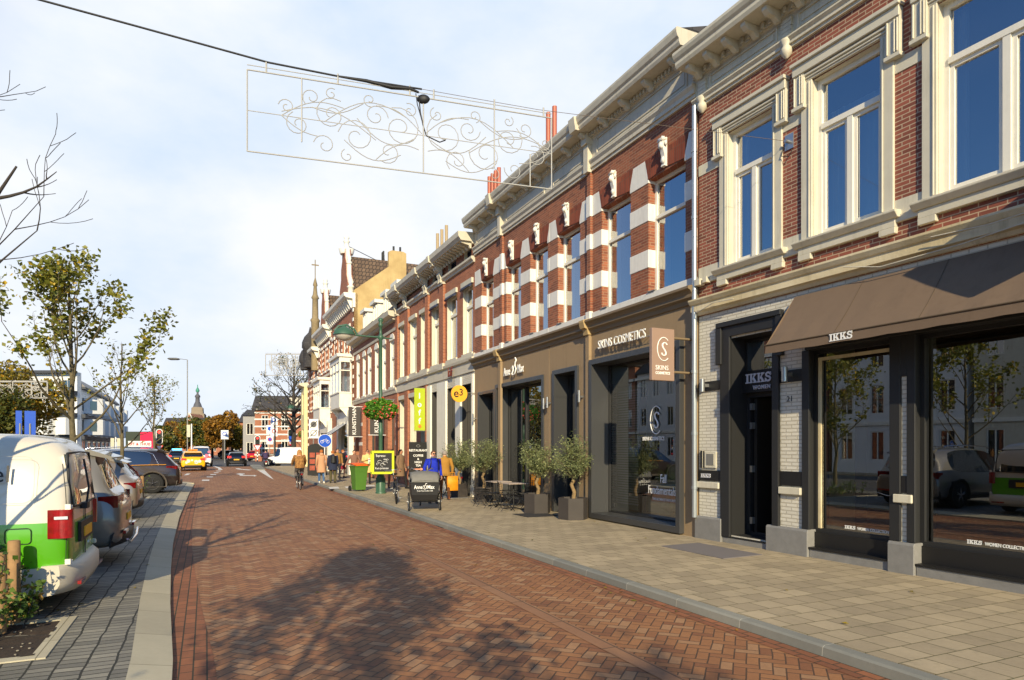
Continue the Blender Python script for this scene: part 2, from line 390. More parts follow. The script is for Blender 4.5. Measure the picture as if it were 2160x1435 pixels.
slab('sidewalk', [(-30, 31), (60, 31), (60, 34.2), (-30, 34.2)], -.02, .10, M_side)
# planting beds between the parking bays (kerb surround + soil)
def bed(u0, u1, v0, v1):
    m = MB()
    for a in ((u0, u1, v0, v0 + .12), (u0, u1, v1 - .12, v1), (u0, u0 + .12, v0 + .12, v1 - .12), (u1 - .12, u1, v0 + .12, v1 - .12)): m.box(*a, .06, .112)
    o = m.build('kerb_strip', M_gran); o.matrix_world = FS; tag(o, kind='structure')
    m = MB(); n = 14
    g = [[(u0 + .1 + (u1 - u0 - .2) * i / n, v0 + .1 + (v1 - v0 - .2) * j / n, .108 + .02 * noise.noise(Vector((i * .9, j * .9, u0)))) for i in range(n + 1)] for j in range(n + 1)]
    for j in range(n):
        for i in range(n): m.quad(g[j][i], g[j][i + 1], g[j + 1][i + 1], g[j + 1][i])
    o = m.build('planting_bed', M_soil); o.matrix_world = FS; tag(o, kind='structure')
BEDS = [(-3.55, -2.05, 9.93, 14.5), (5.4, 7.2, 10.35, 14.5), (14.6, 17.2, 10.5, 14.5)]
for b in BEDS: bed(*b)
# painted markings, each on the brick road
def mark(name, pts):
    m = MB(); P = [at(x, y, 0) for x, y in pts]; m.poly([(p.x, p.y, .006) for p in P]); o = m.build(name, M_mark, fix=False); return tag(o, kind='structure')
def zm(x, y): return (360 + x / 9, 880 + y / 9)
for q in ([(590, 1213), (730, 1213), (740, 1190), (600, 1190)], [(675, 1145), (795, 1145), (805, 1131), (690, 1131)], [(745, 1098), (860, 1098), (865, 1085), (760, 1085)], [(815, 1062), (905, 1062), (912, 1051), (828, 1051)], [(860, 1031), (950, 1031), (958, 1020), (872, 1020)], [(250, 1108), (335, 1100), (380, 1072), (305, 1074)]):
    mark('lane_dash', [zm(*p) for p in q])
mark('lane_line', [zm(*p) for p in [(900, 1003), (990, 1003), (940, 962), (850, 935), (700, 895), (680, 905), (830, 945), (905, 975)]])
mark('road_arrow', [zm(*p) for p in [(1635, 1115), (1580, 1132), (1580, 1120), (1310, 1117), (1310, 1098), (1240, 1082), (1310, 1068), (1400, 1075), (1410, 1086), (1370, 1090), (1370, 1103), (1580, 1107), (1580, 1098)]])
mark('road_arrow', [zm(*p) for p in [(1540, 1004), (1480, 1012), (1400, 1006), (1270, 992), (1220, 978), (1290, 974), (1350, 990), (1480, 997)]])
mark('hatched_wedge', [zm(*p) for p in [(1955, 1185), (1880, 1150), (1650, 1010), (1780, 1005)]])
for q in ([(696, 1032), (716, 1031), (713, 1027), (693, 1028)], [(730, 1030), (744, 1029), (741, 1026), (727, 1027)], [(772, 1027), (792, 1026), (789, 1023), (769, 1024)]):
    m = MB(); P = [at(x, y, .1) for x, y in q]; m.poly([(p.x, p.y, .106) for p in P]); tag(m.build('pavement_marking', M_mark, fix=False), kind='structure')
# raised traffic island
m = MB(); P = [at(*zm(*p), 0) for p in [(1560, 985), (1640, 1012), (1790, 1010), (1700, 925), (1490, 915)]]
m.prism([(p.x, p.y) for p in P], -.01, .1, 'z'); tag(m.build('traffic_island', M_kerb), kind='structure')
# ================================================================ buildings on the right
M_br1 = brick('brick_house21', rgb(150, 84, 66), rgb(114, 64, 50), rgb(180, 156, 130), ms=.008, dirt=.15)
M_br2 = brick('brick_banded', rgb(164, 96, 66), rgb(126, 70, 50), rgb(160, 128, 100), ms=.007, dirt=.25)
M_br3 = brick('brick_far', rgb(172, 104, 72), rgb(146, 82, 56), rgb(172, 136, 108), ms=.007, dirt=.15)
M_sold = brick('brick_soldier', rgb(150, 72, 44), rgb(118, 54, 34), rgb(110, 80, 60), bw=.066, bh=.5, ms=.006, dirt=.25, offset=0)
M_wbr = brick('painted_brick', rgb(218, 212, 196), rgb(206, 200, 184), rgb(182, 174, 156), ms=.009, dirt=.1, bump=.9)
M_cream = base('cream_paint', rgb(206, 199, 178), .6, var=.12, vs=3, bump=.1, streak=.55)
M_white = base('white_paint', rgb(230, 225, 210), .5, var=.08, vs=4, streak=.3)
M_band = base('white_band', rgb(226, 222, 212), .7, var=.08, vs=8, bump=.2, bs=80, streak=.4)
M_corn = base('cornice_paint', rgb(202, 194, 174), .6, var=.14, vs=3, streak=.6)
M_belt = base('weathered_belt', rgb(224, 212, 180), .75, col2=rgb(186, 168, 124), vs=.8, bump=.3, streak=.8)
M_taupe = base('taupe_render', rgb(150, 127, 96), .75, var=.05, vs=5, bump=.15, bs=120, streak=.3)
M_taupe2 = base('taupe_trim', rgb(120, 102, 76), .6)
M_anth = base('anthracite_metal', rgb(60, 60, 60), .38, spec=.6)
M_anth2 = base('anthracite_side', rgb(58, 56, 52), .5)
M_black = base('black_paint', rgb(26, 25, 24), .5)
M_dk = base('dark_trim', rgb(34, 34, 34), .6)
M_stone = base('blue_stone', rgb(132, 130, 126), .7, var=.2, vs=7, bump=.2)
M_slate = brick('slate', rgb(72, 70, 72), rgb(58, 56, 58), rgb(40, 40, 42), bw=.3, bh=.2, ms=.01)
M_tile = brick('roof_tile', rgb(120, 98, 78), rgb(92, 74, 60), rgb(60, 50, 42), bw=.25, bh=.3, ms=.03, bump=1)
M_glu = glassm('window_glass', (.006, .012, .022), .34, trans=.85, wav=.045)
M_cur = base('curtain_cloth', rgb(176, 182, 196), .9)
def curtain(par, x0, x1, z0, z1, y):
    q = MB(); n = max(8, int((x1 - x0) * 34)); q.loft([[(x0 + (x1 - x0) * i / n, y - .022 * math.sin(i * 1.9), z) for i in range(n + 1)] for z in (z0, z1)], cap=False); return q.build('curtain', M_cur, par, fix=False)
M_gls = glassm('shop_glass', (.008, .009, .009), .22, trans=.92)
M_gld = glassm('dark_glass', (.008, .009, .01), .2)
M_copper = base('clay_pipe', rgb(176, 96, 70), .5)
M_ochre = base('ochre_render', rgb(196, 170, 116), .85, col2=rgb(172, 144, 94), vs=1.2, streak=.5)
M_sill = base('sill_metal', rgb(120, 118, 112), .4)
M_blind = base('blue_blind', rgb(34, 44, 74), .6)
M_zinc = base('zinc', rgb(168, 174, 176), .35, metal=.6)
M_lred = base('loff_red', rgb(120, 50, 30), .6)
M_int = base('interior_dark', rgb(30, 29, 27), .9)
M_intl = base('interior_light', rgb(176, 184, 150), .9)
M_lum = base('ceiling_lamp', (1, .9, .6), emit=(1, .85, .5), es=6)
M_steel = base('steel', rgb(180, 180, 178), .3, metal=.8)
M_white_t = base('white_letter', (.85, .84, .8), .5)
def wall(mb, x0, x1, z0, z1, yf, holes, dep, m=0, mr=None):
    mr = m if mr is None else mr
    xs = sorted({x0, x1, *[h[0] for h in holes], *[h[1] for h in holes]}); zs = sorted({z0, z1, *[h[2] for h in holes], *[h[3] for h in holes]})
    for a, b in zip(xs, xs[1:]):
        for c, d in zip(zs, zs[1:]):
            cx, cz = (a + b) / 2, (c + d) / 2
            if any(h[0] < cx < h[1] and h[2] < cz < h[3] for h in holes): continue
            mb.quad((b, yf, c), (a, yf, c), (a, yf, d), (b, yf, d), m)
    yb = yf - dep
    for a, b, c, d in holes:
        mb.quad((a, yf, c), (a, yb, c), (a, yb, d), (a, yf, d), mr); mb.quad((b, yb, c), (b, yf, c), (b, yf, d), (b, yb, d), mr)
        mb.quad((a, yb, d), (b, yb, d), (b, yf, d), (a, yf, d), mr); mb.quad((a, yf, c), (b, yf, c), (b, yb, c), (a, yb, c), mr)
    for x in (x0, x1): mb.quad((x, yf, z0), (x, yb, z0), (x, yb, z1), (x, yf, z1), m)
def window(par, x0, x1, z0, z1, y, fw=.07, tr=None, mu=(), mf=None, mg=None, low=None, th=.07, name='window', lab=None, sash=0):
    mf = mf or M_white; mg = mg or M_glu; m = MB()
    m.box(x0, x0 + fw, y, y + th, z0, z1); m.box(x1 - fw, x1, y, y + th, z0, z1); m.box(x0 + fw, x1 - fw, y, y + th, z0, z0 + fw); m.box(x0 + fw, x1 - fw, y, y + th, z1 - fw, z1)
    zt = z1 - fw
    if tr: m.box(x0 + fw, x1 - fw, y, y + th + .02, tr - fw * .55, tr + fw * .55); zt = tr - fw * .55
    for c in mu: m.box(c - fw * .6, c + fw * .6, y, y + th + .012, z0 + fw, zt)
    if sash:
        xs = [x0 + fw] + [q for c in mu for q in (c - fw * .6, c + fw * .6)] + [x1 - fw]
        for a, b in zip(xs[::2], xs[1::2]):
            s = sash; m.box(a, a + s, y + .01, y + th - .018, z0 + fw, zt); m.box(b - s, b, y + .01, y + th - .018, z0 + fw, zt); m.box(a + s, b - s, y + .01, y + th - .018, z0 + fw, z0 + fw + s); m.box(a + s, b - s, y + .01, y + th - .018, zt - s, zt)
    o = m.build(name, mf, par, bevel=0)
    if lab: o['label'] = lab
    p = MB(); p.quad((x1 - fw / 2, y + .02, z0 + fw / 2), (x0 + fw / 2, y + .02, z0 + fw / 2), (x0 + fw / 2, y + .02, z1 - fw / 2), (x1 - fw / 2, y + .02, z1 - fw / 2))
    p.build('pane', mg, o, fix=False)
    return o
def body(par, x0, x1, z0, z1, y0=-.6, y1=-9, mat=None, roof=None, name='shell'):
    m = MB(); m.box(x0, x1, y1, y0, z0, z1); return m.build(name, mat or M_br3, par)
def room(par, x0, x1, z0, z1, y0=-.55, y1=-4.5, m=None, name='interior', floor=None):
    b = MB(); b.quad((x0, y1, z0), (x1, y1, z0), (x1, y1, z1), (x0, y1, z1)); b.quad((x0, y0, z0), (x0, y1, z0), (x0, y1, z1), (x0, y0, z1)); b.quad((x1, y1, z0), (x1, y0, z0), (x1, y0, z1), (x1, y1, z1))
    b.quad((x0, y0, z0), (x1, y0, z0), (x1, y1, z0), (x0, y1, z0), 1); b.quad((x0, y0, z1), (x0, y1, z1), (x1, y1, z1), (x1, y0, z1))
    return b.build(name, [m or M_int, floor or M_int], par)
def cornice(par, x0, x1, prof, mat, name='cornice', ends=True):
    m = MB(); m.prism(prof, x0, x1, 'x'); return m.build(name, mat, par)
def bigcorn(par, x0, x1, zb, ft, cb, ct, out, n, mat=None, dent=.11, brk=(), panels=()):
    """zb brick top, ft top of the moulding, cb soffit, ct crown top"""
    mat = mat or M_corn; m = MB(); h = ft - zb
    m.prism([(-.3, zb), (.05, zb), (.05, zb + h * .3), (.085, zb + h * .3), (.085, zb + h * .6), (.13, zb + h * .85), (.13, ft), (-.3, ft)], x0, x1, 'x')
    m.prism([(-.3, ft), (.03, ft), (.03, cb - .16), (.06, cb - .12), (.10, cb - .12), (.10, cb - .002), (-.3, cb - .002)], x0 + .001, x1 - .001, 'x')
    m.prism([(-.3, cb), (out - .10, cb), (out - .07, cb + .06), (out - .07, cb + .12), (out - .03, cb + .16), (out, ct - .07), (out, ct - .02), (out - .02, ct), (-.3, ct + .05)], x0, x1, 'x')
    # consoles and dentils
    st_ = (x1 - x0) / n
    for i in range(n):
        c = x0 + st_ * (i + .5)
        m.prism([(.10, cb - .002), (out - .16, cb - .002), (out - .16, cb - .07), (out - .24, cb - .13), (out * .4, cb - .13), (.15, cb - .2), (.10, cb - .2)], c - .05, c + .05, 'x')
        k = int((st_ - .16) / dent)
        for j in range(k):
            x = c + .08 + (st_ - .16) * (j + .5) / k
            if x < x1 - .04: m.box(x - dent * .27, x + dent * .27, .10, .145, cb - .105, cb - .012)
    for a, b in panels:
        z0, z1 = ft + .07, cb - .2
        for q in ((a, b, z0, z0 + .03), (a, b, z1 - .03, z1), (a, a + .03, z0 + .03, z1 - .03), (b - .03, b, z0 + .03, z1 - .03)): m.box(q[0], q[1], .03, .055, q[2], q[3])
        m.box(a + .08, b - .08, .03, .048, z0 + .08, z1 - .08)
    for b in brk:
        m.box(b - .1, b + .1, .03, .16, zb - .02, cb - .27); m.box(b - .12, b + .12, .03, .22, cb - .27, cb - .004)
    return m.build('cornice', mat, par)
def shopfloor(par, x0, x1): pass
# ---------------------------------------------------------------- house 21: painted ground floor, brick above
H1 = ent('brick_house', 'brick house with cream window surrounds and white painted ground floor, numbered 21', 'house', M=FR)
X0 = -9.2
m = MB(); ups = [(-1.83, -.80, 5.2, 7.65), (-3.77, -2.62, 5.2, 7.72), (-6.1, -4.57, 5.2, 7.76)]
ups.append((-8.6, -7.1, 5.2, 7.72))
wall(m, X0, -.02, 4.4, 8.45, 0, ups, .3, 0, 1); m.build('wall', [M_br1, M_cream], H1)
m = MB(); gh = [(-1.83, -.86, .25, 3.86), (-3.95, -2.52, .25, 3.42), (-9.0, -4.24, .25, 3.42)]
wall(m, X0, -.02, .08, 4.4, -.004, gh, .5, 0, 1); m.build('ground_floor_wall', [M_wbr, M_dk], H1)
body(H1, X0, -.02, 4.3, 9.3, -.42, -10, M_br1)
m = MB(); m.quad((X0, -.41, 5.1), (-.03, -.41, 5.1), (-.03, -.41, 7.9), (X0, -.41, 7.9)); m.build('interior', M_int, H1)  # dark sheet behind the panes, standing in for unlit rooms
room(H1, X0, -.03, .1, 4.29, -.505, -5)
m = MB(); m.prism([(0.55, 9.4), (-3.5, 12.0), (-9.5, 9.4)], X0, -.03, 'x'); m.build('roof', M_slate, H1)
for k, (a, b, c, d) in enumerate(ups):
    mid = (a + b) / 2
    w = window(H1, a, b, c, d, -.17, .075, c + (d - c) * .7, (mid,), mf=M_white, sash=.055, lab=None)
    for ca, cb in (((a + .05, b - .05),) if k == 1 else ((a + .04, a + .2), (b - .22, b - .04))): curtain(H1, ca, cb, c + .05, d - .5 if k == 1 else d - .05, -.30)
    m = MB(); so = .2
    # architrave, hood with dropped ears, sill with apron
    m.box(b, b + so, 0, .045, c, d + .02); m.box(a - so, a, 0, .045, c, d + .02); m.box(a - so, b + so, 0, .047, d + .02, d + .22)
    for s0, s1 in ((b + so * .55, b + so + .12), (a - so - .12, a - so * .55)): m.box(s0, s1, .0, .085, d - .34, d + .30)
    for s0, s1 in ((b + so * .55, b + so + .12), (a - so - .12, a - so * .55)):
        for q in (s0 + .02, s0 + .06, s1 - .045): m.box(q, q + .022, .086, .108, d - .325, d + .14)
    m.box(a - so + .02, b + so - .02, .048, .066, d + .05, d + .075); m.box(a - so + .02, b + so - .02, .048, .078, d + .10, d + .14)
    m.box(b + .03, b + .055, .046, .062, c + .02, d); m.box(a - .055, a - .03, .046, .062, c + .02, d)
    m.box(a - so - .12, b + so + .12, .048, .11, d + .16, d + .31); m.box(a - so - .14, b + so + .14, 0, .15, d + .31, d + .37)
    m.box(b + so * .55 - .015, b + so + .14, 0, .11, d - .40, d - .34); m.box(a - so - .14, a - so * .55 + .015, 0, .11, d - .40, d - .34)
    each(m, 'window_surround', M_cream, H1, bevel=.006)
    m = MB(); m.prism([(-.1, c - .12), (.10, c - .12), (.16, c - .05), (.16, c - .02), (-.1, c)], a - so - .1, b + so + .1, 'x')
    m.box(a - so - .04, b + so + .04, 0, .07, c - .24, c - .12); m.box(a - so - .04, a - so + .2, 0, .075, c - .33, c - .24); m.box(b + so - .2, b + so + .04, 0, .075, c - .33, c - .24)
    m.build('sill', M_cream, H1, bevel=.005)
m = MB(); edges = [-.02] + [q for a, b, c, d in ups for q in (b + .2, a - .2)] + [X0]
for x1_, x0_ in zip(edges[::2], edges[1::2]):
    m.box(x0_ + .001, x1_ - .001, -.05, .014, 7.13, 7.33); m.box(x0_ + .001, x1_ - .001, -.05, .016, 5.12, 5.34); m.box(x0_ + .001, x1_ - .001, -.05, .05, 5.02, 5.118)
each(m, 'string_course', M_cream, H1)
cornice(H1, X0, .06, [(-.1, 4.42), (.05, 4.42), (.08, 4.47), (.14, 4.49), (.14, 4.60), (.17, 4.62), (.21, 4.68), (.21, 4.71), (-.1, 4.76)], M_belt, 'belt_course')
bigcorn(H1, X0, .06, 8.45, 8.62, 9.14, 9.43, .60, 20, M_cream, panels=[(-1.95, -.35), (-4.15, -2.35), (-6.4, -4.55), (-8.8, -6.8)])
m = MB()
for x in (-.17, -2.15, -4.35, -6.6):
    for j in range(5): m.box(x - .1 - .004 * (j % 2), x + .1, .02, .075, 8.6 + j * .072, 8.665 + j * .072)
    m.lathe([(.02, 8.3), (.08, 8.36), (.10, 8.44), (.07, 8.5), (.11, 8.56), (.11, 8.6)], (x, .06, 0), 8)
each(m, 'cornice_console', M_cream, H1)
# plinths, ledges, door
m = MB()
for a, b in ((-.66, .03), (-2.56, -1.72), (-4.28, -3.9)): m.prism([(-.3, .08), (.07, .08), (.07, .50), (.05, .535), (-.3, .535)], a, b, 'x')
m.box(-3.895, -2.565, -.5, .03, .08, .235); m.box(-9.1, -4.285, -.5, .03, .08, .235); m.box(-1.715, -.665, -.5, .02, .08, .2)
each(m, 'plinth', M_stone, H1, bevel=.008)
m = MB(); m.box(-3.9, -2.56, -.45, .05, .236, .262); m.box(-9.1, -4.28, -.45, .05, .236, .262); m.box(-1.72, -.66, -.45, .03, .201, .225)
each(m, 'door_sill', M_black, H1)
m = MB()
for a, b in ((-.60, -.03), (-2.42, -1.98)): m.box(a, b, 0, .07, 1.08, 1.2)
m.box(-4.24, -3.97, 0, .06, 1.08, 1.2); each(m, 'ledge', M_cream, H1, bevel=.01)
m = MB(); m.box(-.62, -.03, -.002, .02, 1.22, 1.42); m.box(-2.46, -1.93, -.002, .02, 1.22, 1.46); m.box(-4.245, -3.96, -.002, .02, 1.22, 1.46); m.box(-.60, -.03, -.002, .02, 2.94, 3.12); m.box(-2.44, -1.96, -.002, .02, 2.94, 3.14)
each(m, 'black_band', M_black, H1)
m = MB(); m.box(-.86, -.63, -.02, .05, .21, 3.9); m.box(-1.97, -1.83, -.02, .05, .21, 3.9); m.box(-1.97, -.63, -.02, .05, 3.9, 4.08); m.box(-2.05, -.56, -.0, .10, 4.08, 4.17)
for a, b in ((-.68, -.54), (-2.06, -1.93)): m.box(a, b, 0, .085, 3.4, 4.08)
m.box(-2.56, -2.42, -.02, .03, .535, 3.42); m.box(-4.06, -3.9, -.02, .03, .54, 3.42); m.box(-4.27, -4.15, -.02, .03, .54, 3.42); m.box(-4.15, -4.06, -.02, .028, 2.85, 3.42);  # last piece blackens the pier top where the awning shades its brick
m.box(-9.1, -2.5, -.02, .06, 3.42, 3.6)
each(m, 'black_frame', M_dk, H1, bevel=.006)
m = MB(); m.box(-1.83, -.86, -.5, -.28, 2.86, 3.22); m.build('door_header', M_black, H1)
w = window(H1, -1.83, -.86, 3.22, 3.86, -.42, .05, mf=M_black, mg=M_glu, name='transom_window')
def slabtext(s, size, mat, par, M, ext=.012, name='lettering'):
    """heavy slab-serif capitals built stroke by stroke"""
    m = MB(); x = 0; H, Wd, t_, sf = 1.0, .42, .2, .13
    def bar(x0, x1, y0, y1): m.box(x0, x1, y0, y1, 0, 1)
    for ch in s:
        if ch == 'I': bar(x, x + .5, 0, sf); bar(x, x + .5, H - sf, H); bar(x + .14, x + .36, sf, H - sf); x += .56
        elif ch == 'K':
            bar(x, x + .42, 0, sf); bar(x, x + .42, H - sf, H); bar(x + .1, x + .32, sf, H - sf); bar(x + .5, x + .98, 0, sf); bar(x + .52, x + .95, H - sf, H)
            m.prism([(x + .32, .38), (x + .60, H - sf), (x + .84, H - sf), (x + .32, .30)], 0, 1, 'z'); m.prism([(x + .38, .5), (x + .58, .62), (x + .92, sf), (x + .64, sf)], .001, .999, 'z'); x += 1.04
        elif ch == 'S':
            p = [(.75, .72), (.66, .84), (.5, .92), (.32, .92), (.18, .84), (.14, .72), (.22, .6), (.42, .53), (.62, .45), (.72, .32), (.66, .16), (.5, .08), (.32, .08), (.16, .16), (.08, .3)]
            for i in range(len(p) - 1):
                a, b = Vector(p[i]), Vector(p[i + 1]); d = (b - a).normalized(); nn = Vector((-d.y, d.x)) * .095; a = a - d * .03; b = b + d * .03
                m.prism([(x + q.x, q.y) for q in (a - nn, b - nn, b + nn, a + nn)], .0005 * i, 1 - .0005 * i, 'z')
            bar(x + .68, x + .8, .62, 1.0); bar(x + .0, x + .13, 0, .4); x += .86
    m.v = [M @ Vector((v[0] * size, v[1] * size, v[2] * ext)) for v in m.v]
    return m.build(name, mat, par)
M_silver = base('silver_letter', rgb(190, 190, 196), .45)
slabtext('IKKS', .17, M_silver, H1, TW(-.95, -.275, 3.03))
text('WOMEN', .10, M_silver, H1, TW(-1.12, -.275, 2.91), off=.002, sx=.95, space=1.15)
slabtext('IKKS', .075, M_silver, H1, TW(-.1, .022, 1.28))
m = MB(); m.box(-1.83, -.86, -.48, -.42, .225, .3); m.box(-1.83, -1.77, -.5, -.4, .3, 2.86); m.box(-.93, -.86, -.5, -.4, .3, 2.86); m.box(-1.77, -.93, -.5, -.4, 2.78, 2.86)
d_ = m.build('door_frame', M_dk, H1)
m = MB(); m.box(-1.05, -.98, -1.3, -.45, .3, 2.76); dl = m.build('door', M_black, H1)
m = MB()
for z in (.45, 1.4, 2.2, 2.55): m.box(-1.0, -.94, -.47, -.38, z, z + .12)
each(m, 'hinge', M_steel, dl)
text('21', .13, M_black, H1, TW(-2.1, 0.0, 2.62), ext=.004)
m = MB(); m.box(-.50, -.2, 0, .03, 1.47, 1.78); m.box(-.17, -.1, 0, .05, 1.46, 1.8, 1); m.box(-.46, -.26, .03, .04, 1.52, 1.74, 2); m.build('intercom', [M_cream, M_dk, M_sill], H1, bevel=.004)
for x, z in ((-.28, 3.04), (-2.2, 3.06)):
    m = MB(); m.cyl((x, .16, z - .12), (x, .16, z + .12), .05, 12); m.box(x - .03, x + .03, .015, .12, z - .03, z + .03); m.build('wall_lamp', M_steel, H1)
# shop windows
for a, b, wx in ((-3.949, -2.521, -3.05), (-8.99, -4.241, -4.83)):
    window(H1, a, b, .5, 3.42, -.20, .06, mf=M_dk, mg=M_gls, name='shop_window')
    m = MB(); m.box(a, b, -.22, -.10, .262, .5); m.build('base_panel', M_black, H1)
    slabtext('IKKS', .052, M_white_t, H1, TW(wx, -.171, .60), ext=.003); text('WOMEN COLLECTION', .062, M_white_t, H1, TW(wx - .215, -.171, .60), ext=.002, off=.001, sx=.78)
m = MB(); m.box(-2.64, -2.59, -.175, -.15, .56, 3.3); m.box(-3.8, -2.64, -.175, -.15, 3.25, 3.3); m.build('window_bead', M_belt, H1)
m = MB()
for i in range(9):
    x = -5.3 - (i % 3) * .9; y = -1.2 - (i // 3) * 1.1; m.lathe([(.0, 3.9), (.10, 3.9), (.12, 3.86), (.02, 3.84)], (x, y, 0), 12)
each(m, 'ceiling_lamp', M_lum, H1)
m = MB(); m.box(-8.5, -4.7, -2.6, -2.5, .1, 2.3); m.build('display_screen', base('taupe_screen', rgb(64, 60, 50), .9), H1)
# clothes dummies inside the far shop window would be guesswork: the photo shows only reflections there
# downpipe between the two houses
m = MB(); m.tube([(.0, .10, .5), (.0, .10, 8.5)], .05, 12)
for z in (1.05, 2.1, 3.3, 4.9, 6.3, 7.6): m.cyl((.0, .10, z), (.0, .10, z + .06), .06, 12)
m.build('downpipe', M_zinc, H1)
m = MB()
m.tube([(.02, .08, 4.52), (-.2, .2, 4.44), (-.6, .19, 4.55), (-1.1, .19, 4.52)], .009, 6); m.tube([(-3.3, .2, 4.55), (-3.9, .22, 4.40), (-5.0, .23, 4.42), (-6.5, .22, 4.55)], .008, 6); m.tube([(-4.6, .22, 4.62), (-5.3, .24, 4.57), (-6.5, .22, 4.63)], .008, 6)
m.box(-.2, -.06, .02, .16, 4.98, 5.1); m.box(-.36, -.26, .02, .14, 5.0, 5.1); each(m, 'cable', M_cream, H1)
# ---------------------------------------------------------------- the banded pair: cosmetics shop and cafe
def banded(name, label, x0, x1, ops, strip, seed=0):
    B = ent(name, label, 'house', M=FS); BY = -.235
    holes = [(a, b, 5.2, 7.66) for a, b in ops]
    m = MB(); wall(m, x0, x1, 5.05, 8.71, 0, holes, .24)
    m.box(strip[0], strip[1], .0, .07, 5.2, 8.71)
    m.build('wall', M_br2, B)
    body(B, x0, x1, 4.9, 9.8, -.46, -10, M_br2)
    m = MB(); m.quad((x0, -.45, 5.1), (x1, -.45, 5.1), (x1, -.45, 7.8), (x0, -.45, 7.8)); m.build('interior', M_int, B)  # dark backing sheet takes the place of the shaded rooms upstairs
    m = MB(); sold = MB()
    piers = []; e = [x0] + [q for a, b in ops for q in (a, b)] + [x1]
    for a, b in zip(e[::2], e[1::2]): piers.append((a, b))
    for a, b in piers:
        for z0, z1 in ((5.77, 6.16), (6.78, 7.16)):
            la = a if a == x0 else a + .0; m.box(a + (.002 if a == x0 else -.014), b - (.002 if b == x1 else -.014), -.236, .014, z0, z1)
        aa = a + .002 if a == x0 else a - .014; bb = b - .002 if b == x1 else b + .014
        # skewback: wide at the foot, leaning back from the opening above
        m.prism([(aa, 7.60), (bb, 7.60), (bb, 7.72), (bb - (0 if b == x1 else .13), 8.12), (aa + (0 if a == x0 else .13), 8.12), (aa, 7.72)], -.2, .016, 'y')
        for z0, z1 in ((5.77, 6.16), (6.78, 7.16), (7.60, 8.12)):
            if a < strip[0] < b: m.box(strip[0] - .014, strip[1] + .014, 0.01, .084, z0, z1)
    m.box(x0, x1, -.2, .05, 5.05, 5.2)
    m.box(strip[0] - .02, strip[1] + .02, 0, .1, 5.05, 5.24)
    each(m, 'stone_band', M_band, B, bevel=.006)
    for a, b in ops:
        sold.prism([(a + .002, 7.67), (a + .002, 7.72), (a - .10, 8.12), (b + .10, 8.12), (b - .002, 7.72), (b - .002, 7.67), ((a + b) / 2, 7.72)], -.12, .019, 'y')
        c = (a + b) / 2; k = MB()
        k.prism([(.019, 7.72), (.10, 7.72), (.07, 7.80), (.09, 7.95), (.13, 8.08), (.15, 8.2), (.10, 8.30), (.019, 8.32)], c - .055, c + .055, 'x')
        k.sphere((c, .14, 8.14), .06, 8, 6, sq=(1, .9, 1.2), jit=.5); k.sphere((c, .11, 8.27), .085, 9, 6, sq=(1.3, .7, .6), jit=.9); k.sphere((c - .085, .08, 8.19), .04, 6, 5, sq=(.7, .8, 1.5), jit=.8); k.sphere((c + .085, .08, 8.19), .04, 6, 5, sq=(.7, .8, 1.5), jit=.8); k.sphere((c, .09, 7.85), .05, 7, 5, sq=(1, .7, 1.4), jit=.6)
        k.build('keystone_head', M_band, B)
        window(B, a + .001, b - .001, 5.2, 7.66, BY, .065, 6.85, (), mf=M_white, th=.06)
        curtain(B, a + .04, a + .34, 5.25, 7.6, -.36); curtain(B, b - .3, b - .04, 5.25, 7.6, -.36)
        k = MB(); k.box(b - .3, b - .05, -.12, .075, 5.203, 5.225); k.build('sill', M_sill, B)
    each(sold, 'lintel', M_sold, B)
    n = int((x1 - x0) / .78)
    bigcorn(B, x0, x1, 8.71, 8.97, 9.64, 9.97, .52, n, brk=((strip[0] + strip[1]) / 2,), panels=[(x0 + .25, strip[0] - .25), (strip[1] + .25, x1 - .25)])
    m = MB(); c = (strip[0] + strip[1]) / 2
    m.prism([(.3, 9.64), (.53, 9.635), (.56, 9.8), (.58, 9.95), (.3, 9.99)], c - .14, c + .14, 'x'); m.build('cornice_break', M_corn, B)
    m = MB(); m.prism([(.4, 9.97), (-2.5, 10.9), (-9, 9.97)], x0, x1, 'x'); m.build('roof', M_slate, B)
    return B
BS = banded('brick_house', 'brick house with white stone bands above the cosmetics shop', 0.03, 6.115, [(.38, 1.60), (2.26, 3.46), (4.48, 5.66)], (3.88, 4.04))
BA = banded('brick_house', 'brick house with white stone bands above the cafe with the white ampersand lettering', 6.125, 11.76, [(6.24, 7.34), (7.98, 9.06), (10.1, 11.14)], (9.25, 9.4))
